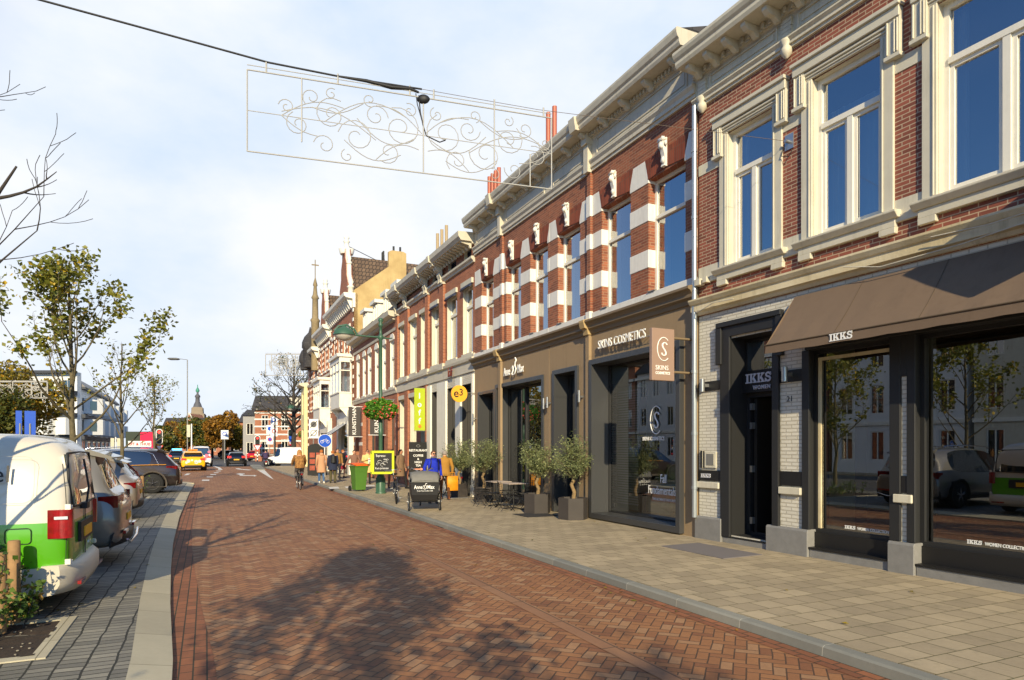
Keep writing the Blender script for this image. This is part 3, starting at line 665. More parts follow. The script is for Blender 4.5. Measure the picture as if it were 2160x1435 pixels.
def shopfront(B, x0, x1, boxes, strip, hole_z=3.9):
    m = MB(); holes = [(a + .02, b - .02, c, d - .02) for a, b, c, d, *_ in boxes]
    wall(m, x0, x1, .08, 4.68, 0.02, holes, .5); m.box(strip[0], strip[1], .02, .10, .1, 4.66); m.build('shopfront', M_taupe, B)
    cornice(B, x0 - .02, x1 + .02, [(-.1, 4.68), (.06, 4.68), (.08, 4.76), (.15, 4.80), (.15, 4.86), (.19, 4.92), (.25, 4.95), (.25, 5.0), (.05, 5.05), (-.1, 5.05)], M_taupe2, 'shop_cornice')
    m = MB(); c = (strip[0] + strip[1]) / 2; m.prism([(0, 4.66), (.14, 4.66), (.17, 4.80), (.24, 4.82), (.28, 4.96), (.28, 5.01), (.1, 5.06), (0, 5.06)], strip[0] - .03, strip[1] + .03, 'x'); m.build('cornice_break', base('taupe_light', rgb(176, 150, 104), .7), B)
    for bx in boxes:
        a, b, c0, d, pr, fw = bx[:6]; m = MB(); kind = bx[6]
        # box frame standing proud of the wall
        m.box(a, a + fw, -.45, pr, c0, d); m.box(b - fw, b, -.45, pr, c0, d); m.box(a + fw, b - fw, -.45, pr, d - fw, d)
        if kind != 'door': m.box(a + fw, b - fw, -.45, pr, c0, c0 + fw)
        m.build('window_frame', M_anth, B, bevel=.006)
        z0 = c0 + (fw if kind != 'door' else .02)
        if kind == 'skins':
            window(B, a + fw, b - fw, z0, d - fw, -.44, .03, mf=M_dk, mg=M_gls, name='shop_window')
        elif kind == 'am':
            mid = a + (b - a) * .5
            window(B, a + fw, b - fw, z0, d - fw, -.44, .05, mu=(b - (b - a) * .42,), mf=M_dk, mg=M_gld, name='shop_window')
        else:
            window(B, a + fw, b - fw, z0, d - fw, -.44, .08, mf=M_dk, mg=M_gld, name='door', mu=() if b - a < 1 else ((a + b) / 2,))
shopfront(BS, .03, 6.11, [(.40, 3.86, .13, 4.02, .13, .13, 'skins'), (4.50, 5.86, .10, 3.97, .08, .12, 'door')], (3.90, 4.06))
shopfront(BA, 6.13, 11.75, [(6.42, 9.86, .16, 3.93, .06, .12, 'am'), (9.98, 11.46, .10, 3.80, .03, .10, 'door')], (9.32, 9.50))
room(BS, .04, 4.3, .1, 4.85, -.47, -4.5, M_intl, floor=base('shop_floor', rgb(120, 116, 100), .6))
body(BS, 4.31, 6.12, .0, 4.85, -.47, -4.5, M_int); body(BA, 6.13, 11.75, .0, 4.85, -.47, -4.5, M_int)
# louvred stair wall behind the glass
m = MB()
for i in range(46): m.box(2.95, 4.2, -.80, -.78, .45 + i * .062, .485 + i * .062)
m.box(4.2, 4.24, -.9, -.7, .3, 3.5, 1); m.box(2.9, 2.94, -.9, -.7, .3, 3.3, 1); m.box(2.95, 4.2, -.96, -.95, .3, 3.4, 2); each(m, 'louvre_screen', [M_white, M_dk, M_intl], BS)
m = MB(); m.box(1.95, 2.05, -1.3, -1.2, .3, 3.0); m.prism([(-1.0, .3), (-1.0, .5), (-3.5, 3.1), (-3.5, 2.9)], 2.1, 3.3, 'x'); m.box(.6, 1.9, -2.4, -2.3, .3, 3.2, 1); each(m, 'display_wall', [M_intl, base('display_grey', rgb(70, 76, 72), .8)], BS)
m = MB()
for i in range(9): m.cyl((.75 + i * .09, -.7, .32), (.75 + i * .09, -.7, 1.55), .012, 6)
m.sphere((1.6, -.8, .62), .2, 10, 7, jit=.5, sq=(1, 1, .8)); m.sphere((1.95, -.85, .6), .17, 9, 6, jit=.6); m.sphere((1.25, -.8, .55), .15, 9, 6, jit=.6, sq=(1.4, 1, .7)); each(m, 'window_display', base('pale_green', rgb(176, 190, 150), .8), BS)
def slogo(par, M, s, mat, ext=.01):
    m = MB()
    c = [(math.cos(a) * .42 + .5, math.sin(a) * .62 + .62) for a in [R(50 + i * 260 / 22) for i in range(23)]]
    m.tube([M @ Vector((x * s, y * s, ext)) for x, y in c], .018 * s + .003, 6)
    for dx, w in ((0, 1), (.05, .8)):
        p = [(.68, .86), (.62, .95), (.5, .97), (.4, .90), (.38, .80), (.44, .68), (.56, .55), (.62, .42), (.58, .31), (.48, .27), (.38, .32), (.34, .42)]
        m.tube([M @ Vector(((x + dx) * s, y * s, ext)) for x, y in p], .018 * s + .002, 6)
    return m.build('logo', mat, par)
sg = text('SKINS COSMETICS', .285, M_white_t, BS, TW(3.43, .13, 4.235), off=.0, sx=.82, space=1.0)
m = MB()
for i in range(14): x = 3.3 - i * .18; m.cyl((x, .02, 4.28), (x, .13, 4.28), .008, 5)
m.cyl((3.4, .125, 4.245), (.95, .125, 4.245), .008, 5); each(m, 'letter_fixing', M_steel, BS)
slogo(BS, TW(2.1, -.405, 2.16), .5, M_white_t); text('SKINS COSMETICS', .115, M_white_t, BS, TW(2.37, -.405, 2.02), ext=.003, off=.002, sx=.85)
text('Fall', .27, M_white_t, BS, TW(1.72, -.405, 1.08), ext=.003, off=.002, sx=.62); text('Fundamentals', .27, M_white_t, BS, TW(2.16, -.405, .82), ext=.003, off=.001, sx=.66)
text('THE ULTIMATE FAVOURITES', .08, M_white_t, BS, TW(2.0, -.405, .68), ext=.002, sx=.85)
text('Anne', .36, M_white_t, BA, TW(9.07, .09, 4.14), off=.004, sx=.62); text('Max', .36, M_white_t, BA, TW(8.05, .09, 4.14), off=.004, sx=.68)
m = MB(); m.tube([TW(8.35, .1, 4.12) @ Vector(p) for p in [(-.12, .2, 0), (0, .26, 0), (.02, .14, 0), (-.08, .04, 0), (-.02, -.02, 0), (.14, .02, 0), (.22, .16, 0), (.14, .26, 0), (.16, .36, 0), (.24, .42, 0), (.16, .5, 0)]], .024, 6); m.build('logo', M_white_t, BA)
for B, x, z in ((BS, 6.02, 3.1), (BS, 4.30, 3.15), (BA, 6.24, 3.08), (BA, 11.62, 2.9)):
    m = MB(); m.cyl((x, .14, z - .14), (x, .14, z + .16), .035, 10); m.box(x - .02, x + .02, .02, .12, z - .02, z + .02); m.build('wall_lamp', M_steel, B)
# ---------------------------------------------------------------- awning
A1 = ent('awning', 'brown fabric awning lettered in white over the clothes shop windows', 'awning', M=FR)
M_awn = base('awning_cloth', rgb(112, 93, 75), .9, var=.08, vs=2, bump=.1, bs=200, streak=.3)
m = MB(); XL, XR = -2.33, -9.1
n = 30
for i in range(n):
    a, b = XL + (XR - XL) * i / n, XL + (XR - XL) * (i + 1) / n; sg_ = lambda x: .0
    row = lambda x, q, o=0: (x, .08 + .66 * q - o, 4.31 - .84 * q - (.035 + .012 * math.sin(x * 2.1)) * math.sin(q * math.pi) + .006 * math.sin(x * 13 + q * 4) * q - o)
    for q in range(6): m.add([row(a, q / 6), row(b, q / 6), row(b, (q + 1) / 6), row(a, (q + 1) / 6)], [(0, 1, 2, 3)], 0, True); m.add([row(b, q / 6, .018), row(a, q / 6, .018), row(a, (q + 1) / 6, .018), row(b, (q + 1) / 6, .018)], [(0, 1, 2, 3)], 0, True)
    m.quad((a, .74, 3.47), (b, .74, 3.47), (b, .75, 3.34 - .006 * math.sin(b * 9)), (a, .75, 3.34 - .006 * math.sin(a * 9)))
    m.quad((b, .72, 3.455), (a, .72, 3.455), (a, .735, 3.34 - .006 * math.sin(a * 9)), (b, .735, 3.34 - .006 * math.sin(b * 9)))
m.poly([(XL, .08, 4.31), (XL, .74, 3.47), (XL, .75, 3.34), (XL, .08, 3.6)]); m.build('cloth', M_awn, A1)
m = MB(); m.cyl((XL + .01, .745, 3.475), (XR, .745, 3.475), .012, 6)
for x in (-3.55, -4.75, -5.95, -7.15): m.tube([Vector(row(x, q / 6)) + Vector((0, .002, .003)) for q in range(7)], .004, 4)
each(m, 'seam', base('seam', rgb(84, 70, 54), .9), A1)
m = MB(); m.cyl((XL - .1, .70, 3.40), (XR, .70, 3.40), .02, 8); m.cyl((XL - .15, .1, 3.52), (XL - .15, .7, 3.40), .02, 8); m.cyl((-5.2, .1, 3.52), (-5.2, .7, 3.40), .02, 8); m.build('arm', M_dk, A1)
slabtext('IKKS', .105, M_white_t, A1, TW(-3.49, .753, 3.365), ext=.004)
# ---------------------------------------------------------------- blade signs
G1 = ent('hanging_panel', 'square taupe sign with white letter logo on two brackets beside the cosmetics shop', 'sign', M=FS)
m = MB(); m.box(.10, .19, .50, 1.03, 3.14, 4.14); m.build('panel', base('taupe_sign', rgb(150, 124, 108), .5), G1, bevel=.008)
m = MB()
for z in (3.98, 3.32): m.cyl((.15, .0, z), (.15, .5, z), .025, 10); m.cyl((.15, .02, z), (.15, .05, z), .09, 14)
m.build('bracket', M_taupe2, G1)
slogo(G1, TC(.098, .94, 3.52), .36, M_white_t, .004)
text('SKINS', .125, M_white_t, G1, TC(.097, .955, 3.345), ext=.003, sx=.95); text('COSMETICS', .07, M_white_t, G1, TC(.097, .955, 3.26), ext=.003, off=.002, sx=.93)
G2 = ent('round_sign', 'round orange sign with black letters on a thin arm beside the cafe door', 'sign', M=FS)
m = MB(); m.cyl((11.70, .62, 3.76), (11.76, .62, 3.76), .30, 28); m.build('disc', base('orange_sign', rgb(238, 168, 40), .5), G2)
m = MB(); m.cyl((11.73, .02, 3.80), (11.73, .34, 3.80), .014, 8); m.build('bracket', M_steel, G2)
text('e', .42, M_black, G2, TC(11.695, .84, 3.64), ext=.003, off=.004); text('3', .34, M_black, G2, TC(11.695, .64, 3.70), ext=.003, off=.003)
G3 = ent('banner', 'tall lime green banner with white vertical letters above the black shop board', 'banner', M=FS)
m = MB(); m.box(17.30, 17.33, .12, .60, 2.6, 4.42); m.build('cloth', base('lime_cloth', rgb(162, 178, 30), .8), G3)
for i, ch in enumerate('loff'): text(ch, .34, M_white_t, G3, TC(17.295, .37, 3.98 - i * .36), ext=.003, off=.008, align='CENTER')
m = MB(); m.cyl((17.295, .36, 2.78), (17.27, .36, 2.78), .07, 12); m.build('dot', base('orange_dot', rgb(226, 120, 40), .7), G3)
m = MB(); m.cyl((17.315, 0, 4.43), (17.315, .62, 4.43), .015, 6); m.cyl((17.315, 0, 2.58), (17.315, .62, 2.58), .015, 6); m.build('rod', M_steel, G3)
# ---------------------------------------------------------------- the two bracketed houses further on
def bracket_house(label, x0, x1, wins, pil, gf, attic=True, white_gf=True, glassmat=None):
    B = ent('brick_house', label, 'house', M=FS)
    holes = [(a, b, 5.3, 7.8) for a, b in wins]; at_ = []
    if attic:
        for a, b in wins: at_ += [(a + .12, b - .12, 8.82, 9.25)]
    m = MB(); wall(m, x0, x1, 5.24, 9.0 if not attic else 9.3, 0, holes + at_, .3, 0, 1); m.build('wall', [M_br3, M_cream], B)
    body(B, x0, x1, 4.9, 9.5, -.31, -10, M_br3)
    m = MB()
    for a, b in pil: m.box(a, b, 0, .10, 5.1, 8.6)
    each(m, 'pilaster', M_br3, B)
    m = MB()
    for a, b in pil: m.box(a - .04, b + .04, 0, .15, 5.0, 5.24); m.box(a - .04, b + .04, 0, .14, 8.42, 8.5)
    m.prism([(-.1, 4.6), (.05, 4.6), (.05, 4.95), (.12, 5.0), (.14, 5.1), (.06, 5.12), (.06, 5.24), (-.1, 5.28)], x0, x1, 'x')
    each(m, 'belt_course', M_corn, B)
    cornice(B, x0, x1, [(-.1, 8.5), (.06, 8.5), (.08, 8.56), (.15, 8.62), (.15, 8.7), (-.1, 8.74)], M_corn, 'string_course')
    m = MB(); m.prism([(-.3, 9.15), (.10, 9.15), (.14, 9.22), (.54, 9.22), (.58, 9.28), (.63, 9.34), (.65, 9.52), (-.3, 9.56)], x0, x1, 'x')
    k = int((x1 - x0) / .3)
    for i in range(k):
        x = x0 + (i + .5) * (x1 - x0) / k; m.prism([(.1, 9.0), (.16, 9.0), (.2, 9.1), (.48, 9.16), (.5, 9.218), (.1, 9.218)], x - .05, x + .05, 'x')
    m.build('cornice', M_corn, B)
    for a, b in pil:
        c = (a + b) / 2; q = MB()
        for dx in ((-.1, .1) if b - a > .35 else (0,)):
            q.prism([(.10, 8.5), (.2, 8.5), (.18, 8.66), (.24, 8.8), (.22, 8.9), (.36, 9.0), (.40, 9.1), (.52, 9.14), (.55, 9.218), (.1, 9.218)], c + dx - .07, c + dx + .07, 'x')
        q.prism([(.5, 9.222), (.67, 9.27), (.70, 9.51), (.5, 9.57)], c - .12, c + .12, 'x')
        q.build('cornice_bracket', M_cream, B)
    for a, b in wins:
        window(B, a + .001, b - .001, 5.3, 7.8, -.2, .09, 7.05, (), mf=M_white, mg=glassmat or M_glu)
        m = MB(); m.box(a - .06, b + .06, 0, .08, 7.8, 7.98); m.box(a - .03, b + .03, 0, .06, 5.24, 5.31); each(m, 'window_surround', M_cream, B)
        if attic:
            window(B, a + .12, b - .12, 8.82, 9.14, -.2, .05, None, ((a + b) / 2,), mf=M_blind)
            m = MB(); m.prism([(.0, 7.8), (.10, 7.66), (.16, 7.68), (.06, 7.82)], a + .02, b - .02, 'x'); m.build('sun_blind', M_blind, B)
    # ground floor
    m = MB(); gh = [(a, b, c, 4.2) for a, b, c in gf]; wall(m, x0, x1, .08, 4.6, 0.004, gh, .35, 0, 1); m.build('ground_floor_wall', [M_wbr if white_gf else M_br3, M_anth2 if white_gf else M_cream], B)
    body(B, x0 + .01, x1 - .01, 0, 4.9, -.4, -9, M_int, name='core')
    for a, b, c in gf: window(B, a + .001, b - .001, c, 4.2, -.28, .07, 3.4 if not white_gf else None, () if b - a < 1 else (b - (b - a) * .45,), mf=M_cream if not white_gf else M_anth2, mg=M_gld, name='shop_window' if white_gf else 'window')
    if not white_gf:
        m = MB(); m.box(x0, x1, 0.004, .06, .08, .95); m.build('plinth', M_br3, B)
        m = MB()
        for a, b in pil: m.box(a, b, 0.004, .10, .1, 4.55)
        each(m, 'pilaster', M_br3, B)
        m = MB()
        for a, b, c in gf: m.box(a - .06, b + .06, .02, .1, c - .12, c); m.box(a - .08, b + .08, .01, .07, 4.2, 4.4)
        each(m, 'sill', M_cream, B)
    else:
        m = MB(); e = [x0] + [q for a, b, c in gf for q in (a, b)] + [x1]
        for a, b in zip(e[::2], e[1::2]): m.box(a + .03, b - .03, .004, .08, .1, 4.5); m.box(a, b, .0045, .11, .1, .5)
        each(m, 'pilaster', M_white, B)
    return B
BL = bracket_house('brick house with blue window blinds above white shop pillars and rust coloured lettering', 11.77, 17.25, [(11.98, 12.98), (13.62, 14.76), (15.8, 16.74)], [(14.98, 15.5), (17.0, 17.22)], [(11.98, 13.06, .1), (13.66, 14.72, .1), (15.86, 16.7, .1)])
text('loff', .5, M_lred, BL, TW(14.3, .14, 4.62), off=.006, sx=.8)
M_glc = glassm('sunlit_pane', (.5, .46, .36), .03)  # pale cream pane colour stands for sunlit blinds and reveals
BN = bracket_house('narrow brick house with pale sunlit windows behind the lime green banner', 17.26, 22.3, [(17.45, 18.3), (18.95, 20.0), (20.9, 21.8)], [(17.27, 17.42), (20.1, 20.7), (21.95, 22.28)], [(17.45, 18.3, 1.0), (18.95, 20.0, 1.0), (20.9, 21.8, 1.0)], attic=False, white_gf=False, glassmat=M_glc)
# low house with dormers
BD = ent('brick_house', 'long low brick house with tall arched white windows and four white dormers', 'house', M=FS)
m = MB(); lw = [(22.9, 23.7), (24.6, 25.4), (26.3, 27.1), (28.0, 28.9), (29.5, 30.3), (31.2, 32.1)]
wall(m, 22.31, 33.0, 4.9, 8.3, 0, [(a, b, 5.0, 7.4) for a, b in lw], .25, 0, 1); m.build('wall', [M_br3, M_white], BD)
body(BD, 22.31, 33.0, 4.85, 8.6, -.26, -9, M_br3)
m = MB(); gl = [(23.0, 24.2, .9, 4.0), (25.0, 26.4, .1, 4.2), (27.2, 28.8, .1, 4.2), (29.4, 30.4, .1, 4.1), (31.4, 32.3, .9, 3.9)]
wall(m, 22.31, 33.0, .08, 4.9, .003, gl, .4); m.build('ground_floor_wall', M_br3, BD); body(BD, 22.32, 32.99, 0, 4.8, -.42, -9, M_int, name='core')
for a, b, c, d in gl: window(BD, a + .001, b - .001, c, d, -.3, .08, None, (), mf=M_anth2, mg=M_gld)
for a, b in lw:
    window(BD, a + .001, b - .001, 5.0, 7.4, -.14, .10, 6.5, (), mf=M_white, mg=M_glc)
    m = MB(); m.prism([(a - .05, 7.4), (b + .05, 7.4), (b + .05, 7.55), ((a + b) / 2 + .2, 7.72), ((a + b) / 2 - .2, 7.72), (a - .05, 7.55)], 0.002, .04, 'y'); m.box(a - .05, b + .05, 0, .08, 4.93, 5.0); each(m, 'window_surround', M_white, BD)
cornice(BD, 22.31, 33.0, [(-.1, 4.62), (.05, 4.62), (.08, 4.75), (.12, 4.82), (.12, 4.9), (-.1, 4.92)], M_corn, 'belt_course')
cornice(BD, 22.31, 33.0, [(-.1, 7.82), (.04, 7.82), (.07, 7.95), (-.1, 8.0)], M_corn, 'string_course')
m = MB(); m.prism([(-.1, 8.3), (.04, 8.3), (.10, 8.42), (.35, 8.46), (.45, 8.5), (.5, 8.72), (-.1, 8.76)], 22.31, 33.05, 'x')
for i in range(40): m.box(22.45 + i * .265, 22.58 + i * .265, .04, .2, 8.32, 8.44)
m.build('cornice', M_corn, BD)
m = MB(); m.prism([(.35, 8.76), (-3.2, 12.2), (-9, 8.7)], 22.31, 33.0, 'x'); m.build('roof', M_slate, BD)
for c in (23.6, 25.9, 28.5, 31.2):
    m = MB(); m.box(c - .5, c + .5, -2.6, -.35, 8.8, 10.3); m.box(c - .64, c + .64, -2.6, -.15, 10.3, 10.5); d_ = m.build('dormer', M_white, BD)
    window(BD, c - .4, c + .4, 9.0, 10.2, -.345, .07, None, (c,), mf=M_white); 
m = MB()
for z in (1.1, 2.0, 2.9, 3.8): m.box(22.32, 22.6, -.1, .03, z, z + .22); m.box(32.6, 32.99, -.1, .03, z, z + .22)
m.box(30.42, 31.38, -.1, .02, 3.2, 3.4); m.box(30.42, 31.38, -.1, .02, 2.0, 2.2); each(m, 'stone_band', M_band, BD)
# ochre gable wall of the tall white and red house behind it
BW = ent('brick_house', 'tall red and white house with pinnacled gable, ochre side wall and white bay window', 'house', M=FS)
m = MB(); m.prism([(.0, 0), (.0, 12.1), (-2.3, 13.9), (-2.3, 14.9), (-2.5, 15.0), (-3.3, 15.0), (-3.5, 14.9), (-3.5, 13.2), (-9, 9), (-9, 0)], 33.02, 33.3, 'x'); m.build('side_wall', M_ochre, BW)
m = MB(); m.cyl((33.1, -2.65, 14.9), (33.1, -2.65, 15.3), .07, 8); m.cyl((33.1, -3.1, 14.9), (33.1, -3.1, 15.3), .07, 8); each(m, 'chimney_pot', M_dk, BW)
def ornate(B, x0, x1, ztop, gcx, gbase, gtop, gw, bay, wins, roofz, floors=((5.2, 7.4), (8.0, 9.9)), skip_bay=0):
    holes = [(a, b, z0, z1) for a, b in wins for z0, z1 in floors if not (bay and bay[0] - .05 < (a + b) / 2 < bay[1] + .05 and z0 < 7)]
    m = MB(); wall(m, x0, x1, .08, ztop, 0, holes, .25); m.build('wall', M_br3, B); body(B, x0 + .3, x1 - .01, 0, ztop, -.26, -9, M_br3)
    for a, b, c, d in holes:
        window(B, a + .001, b - .001, c, d, -.18, .09, c + (d - c) * .7, (), mf=M_white)
    m = MB()
    for a, b, c, d in holes:
        m.box(a - .12, b + .12, 0, .07, d, d + .22); m.box(a - .1, b + .1, 0, .09, c - .12, c)
        for k in range(4): z = c + (d - c) * (k + .3) / 4; m.box(a - .2, a - .002, 0, .04, z, z + .2); m.box(b + .002, b + .2, 0, .04, z, z + .2)
    z = .8
    while z < ztop - .6: m.box(x0, x0 + .3, -.02, .05, z, z + .22); m.box(x1 - .3, x1, -.02, .05, z, z + .22); z += .62
    each(m, 'stone_band', M_band, B)
    m = MB(); m.prism([(-.1, ztop - .9), (.06, ztop - .9), (.08, ztop - .35), (.5, ztop - .3), (.62, ztop - .2), (.66, ztop), (-.1, ztop + .04)], x0 - .02, x1, 'x')
    n = int((x1 - x0) / .55)
    for i in range(n): x = x0 + (i + .5) * (x1 - x0) / n; m.prism([(.08, ztop - .9), (.16, ztop - .9), (.4, ztop - .4), (.45, ztop - .3), (.08, ztop - .3)], x - .07, x + .07, 'x')
    m.prism([(-.05, 7.5), (.1, 7.5), (.16, 7.62), (-.05, 7.66)], x0, x1, 'x'); m.build('cornice', M_white, B)
    # gable
    if gtop:
        m = MB(); h = gtop - gbase
        pts = [(-gw, 0), (gw, 0), (gw * .95, h * .18), (gw * .62, h * .34), (gw * .6, h * .5), (gw * .34, h * .62), (gw * .3, h * .76), (-gw * .3, h * .76), (-gw * .34, h * .62), (-gw * .6, h * .5), (-gw * .62, h * .34), (-gw * .95, h * .18)]
        m.prism([(gcx + a, gbase + b) for a, b in pts], -.15, .25, 'y'); m.build('gable', M_br3, B)
        m = MB()
        for (a, b), (c, d) in zip(pts[1:], pts[2:]):
            m.tube([(gcx + a, .05, gbase + b), (gcx + c, .05, gbase + d)], .16, 6, sm=False)
        for s in (-1, 1): m.lathe([(.16, 0), (.2, .1), (.1, .25), (.16, .4), (.03, .7)], (gcx + s * gw * .62, .05, gbase + h * .5), 8); m.lathe([(.2, 0), (.2, .5), (.28, .55), (.12, .7), (.2, .9), (.02, 1.3)], (gcx + s * gw * .97, .05, gbase), 8)
        m.lathe([(gw * .3, h * .70), (gw * .36, h * .78), (.18, h * .8), (.16, h * .88), (.24, h * .9), (.12, h * .93), (.2, h * .96), (.03, h)], (gcx, .05, gbase), 8); each(m, 'finial', M_white, B)
        m = MB(); m.prism([(gcx - gw * .9, ztop), (gcx + gw * .9, ztop), (gcx, gbase + h * .68)], -9, -.16, 'y'); m.build('roof', M_tile, B)
    if bay:
        a, b, z0, z1, dp = bay; m = MB(); zb = z0 + (z1 - z0) * .3; zt = z1 - .45
        m.box(a, b, 0, dp, z0, zb); m.box(a - .12, b + .12, 0, dp + .15, z1 - .12, z1 + .08); m.box(a, b, 0, dp, zt, z1 - .12); m.box(a - .05, b + .05, 0, dp + .06, zb - .08, zb)
        for x, y in ((a + .05, dp - .05), (b - .05, dp - .05), ((a * 2 + b) / 3, dp - .05), ((a + 2 * b) / 3, dp - .05), (a + .05, .06), (b - .05, .06)): m.box(x - .05, x + .05, y - .05, y + .05, zb, zt)
        m.box(a, b, 0, dp, zb + (zt - zb) * .7, zb + (zt - zb) * .7 + .06)
        m.prism([(0, z0 - 1.5), (.1, z0 - 1.45), (.16, z0 - .8), (dp * .7, z0 - .25), (dp - .02, z0 - .05), (dp - .02, z0), (0, z0)], a + .03, a + .3, 'x'); m.prism([(0, z0 - 1.5), (.1, z0 - 1.45), (.16, z0 - .8), (dp * .7, z0 - .25), (dp - .02, z0 - .05), (dp - .02, z0), (0, z0)], b - .3, b - .03, 'x')
        o = m.build('bay_window', M_white, B)
        m = MB(); m.box(a + .04, b - .04, .05, dp - .06, zb, zt); m.build('pane', M_glu, o)
ornate(BW, 33.02, 41.6, 11.9, 35.2, 11.9, 16.3, 1.5, (33.7, 37.2, 4.5, 7.95, .8), [(34.2, 35.1), (36, 37), (38.2, 39.1), (40, 40.9)], 15)
m = MB(); m.prism([(.1, 11.9), (-3.6, 15.0), (-9, 11.9)], 36.8, 41.6, 'x'); m.build('roof', M_tile, BW)
m = MB(); m.box(33.1, 33.6, .0, .3, .1, 3.9); m.box(37.0, 37.5, 0, .3, .1, 3.9); m.box(33.1, 37.5, 0, .3, 3.5, 4.3); m.box(41.2, 41.5, 0, .3, .1, 3.9)
for i in range(9): a = math.pi * (i + .5) / 9; m.box(35.3 - 1.7 * math.cos(a) - .2, 35.3 - 1.7 * math.cos(a) + .2, 0.003, .32, 2.6 + math.sin(a) * .9, 3.6)
each(m, 'arch', M_white, BW); m = MB(); m.box(33.65, 36.95, 0, .08, .1, 3.4); m.build('shop_window', M_gld, BW)
m = MB()
for i in range(12): m.box(36.9 + i * .05, 36.93 + i * .05, -3.0, -2.9, 15.0, 15.0 + .5 + .3 * (i % 3))
m.tube([(35.2, .05, 15.6), (35.2, -4.5, 13.9)], .025, 5); each(m, 'ridge_crest', M_dk, BW)
B2 = ent('brick_house', 'red and white house with smaller white gable and lower white bay window', 'house', M=FS)
ornate(B2, 41.62, 47.4, 11.3, 43.9, 11.3, 15.4, 1.2, (41.9, 45.2, 4.0, 7.2, .8), [(42.3, 43.2), (44, 44.9), (45.8, 46.6)], 15)
m = MB(); m.prism([(.1, 11.3), (-3.6, 14.4), (-9, 11.3)], 41.62, 47.4, 'x'); m.build('roof', M_slate, B2)
m = MB(); m.box(41.7, 42.1, 0, .3, .1, 3.6); m.box(44.9, 45.3, 0, .3, .1, 3.6); m.box(41.7, 45.3, 0, .3, 3.0, 3.9); each(m, 'arch', M_white, B2)
B3 = ent('brick_house', 'dark red house with cross topped spire and turret roofs ending the row', 'house', M=FS)
ornate(B3, 47.42, 54.0, 10.4, None, 0, 0, 0, None, [(48.2, 49), (50, 50.8), (51.8, 52.6)], 15)
m = MB(); m.lathe([(.34, 8.5), (.34, 12.6), (.42, 12.8), (.27, 13.0), (.24, 14.6), (.34, 14.7), (.2, 15.0), (.13, 15.7), (.2, 15.8), (.03, 16.5)], (48.3, .2, 0), 8); m.cyl((48.3, .2, 16.4), (48.3, .2, 18.0), .04, 5); m.box(48.28, 48.32, -.1, .5, 17.5, 17.6); m.build('spire', base('old_stone', rgb(150, 132, 98), .8, var=.3), B3)
for x, z in ((50.6, 11.6), (52.6, 10.6)):
    m = MB(); m.lathe([(.6, 9.0), (.6, z - 1.0), (.72, z - .9), (.7, z - .4), (.5, z + .1), (.15, z + .5), (.04, z + 1.0)], (x, .3, 0), 12); each(m, 'turret', M_slate, B3)
m = MB(); m.prism([(.1, 10.4), (-3, 15.2), (-9, 10.4)], 47.5, 54.0, 'x'); m.build('roof', base('brown_slate', rgb(94, 78, 72), .8), B3)
B4 = ent('house', 'pale yellow rendered house behind the second green lamp post', 'house', M=FS)
m = MB(); wall(m, 54.1, 56.4, .05, 7.6, .35, [(54.8, 55.6, 5, 7), (54.8, 55.6, 1, 3.6)], .3); m.build('wall', base('yellow_render', rgb(226, 208, 156), .8), B4); body(B4, 54.2, 56.3, 0, 7.5, .04, -8, M_int)
for a in (54.8,):
    for z, h in ((5, 7), (1, 3.6)): window(B4, a, a + .8, z, h, .1, .08, None, (), mf=M_white)
cornice(B4, 54.1, 56.5, [(0, 7.6), (.5, 7.6), (.8, 7.75), (.8, 7.9), (0, 8)], M_cream)
# clay pots and chimneys seen over the cornices
def chimney(label, u, v, z, n, sp, zt, h, mat, w=.7):
    o = ent('chimney', label, 'chimney', M=FS @ Matrix.Translation((u, v, 0)))
    m = MB(); m.box(-w, w, -.35, .35, z, zt); m.box(-w - .06, w + .06, -.41, .41, zt, zt + .12); m.build('stack', M_br2, o)
    for i in range(n):
        x = (i - (n - 1) / 2) * sp; m = MB(); m.cyl((x, 0, zt + .12), (x, 0, zt + h), .09, 10); each(m, 'chimney_pot', mat, o)
chimney('brick chimney stack with two slim terracotta pots above the cosmetics shop', 11.6, -3.0, 9.9, 2, .5, 12.9, 1.6, M_copper, .5)
chimney('brick chimney stack with four slim terracotta pots above the cafe', 17.0, -3.0, 9.9, 4, .36, 12.9, 1.3, M_copper)
chimney('chimney stack with three weathered stone coloured pots behind the bracketed cornice', 24.2, -3.0, 9.0, 3, .75, 12.3, 1.5, base('stone_pot', rgb(170, 150, 116), .8), .9)
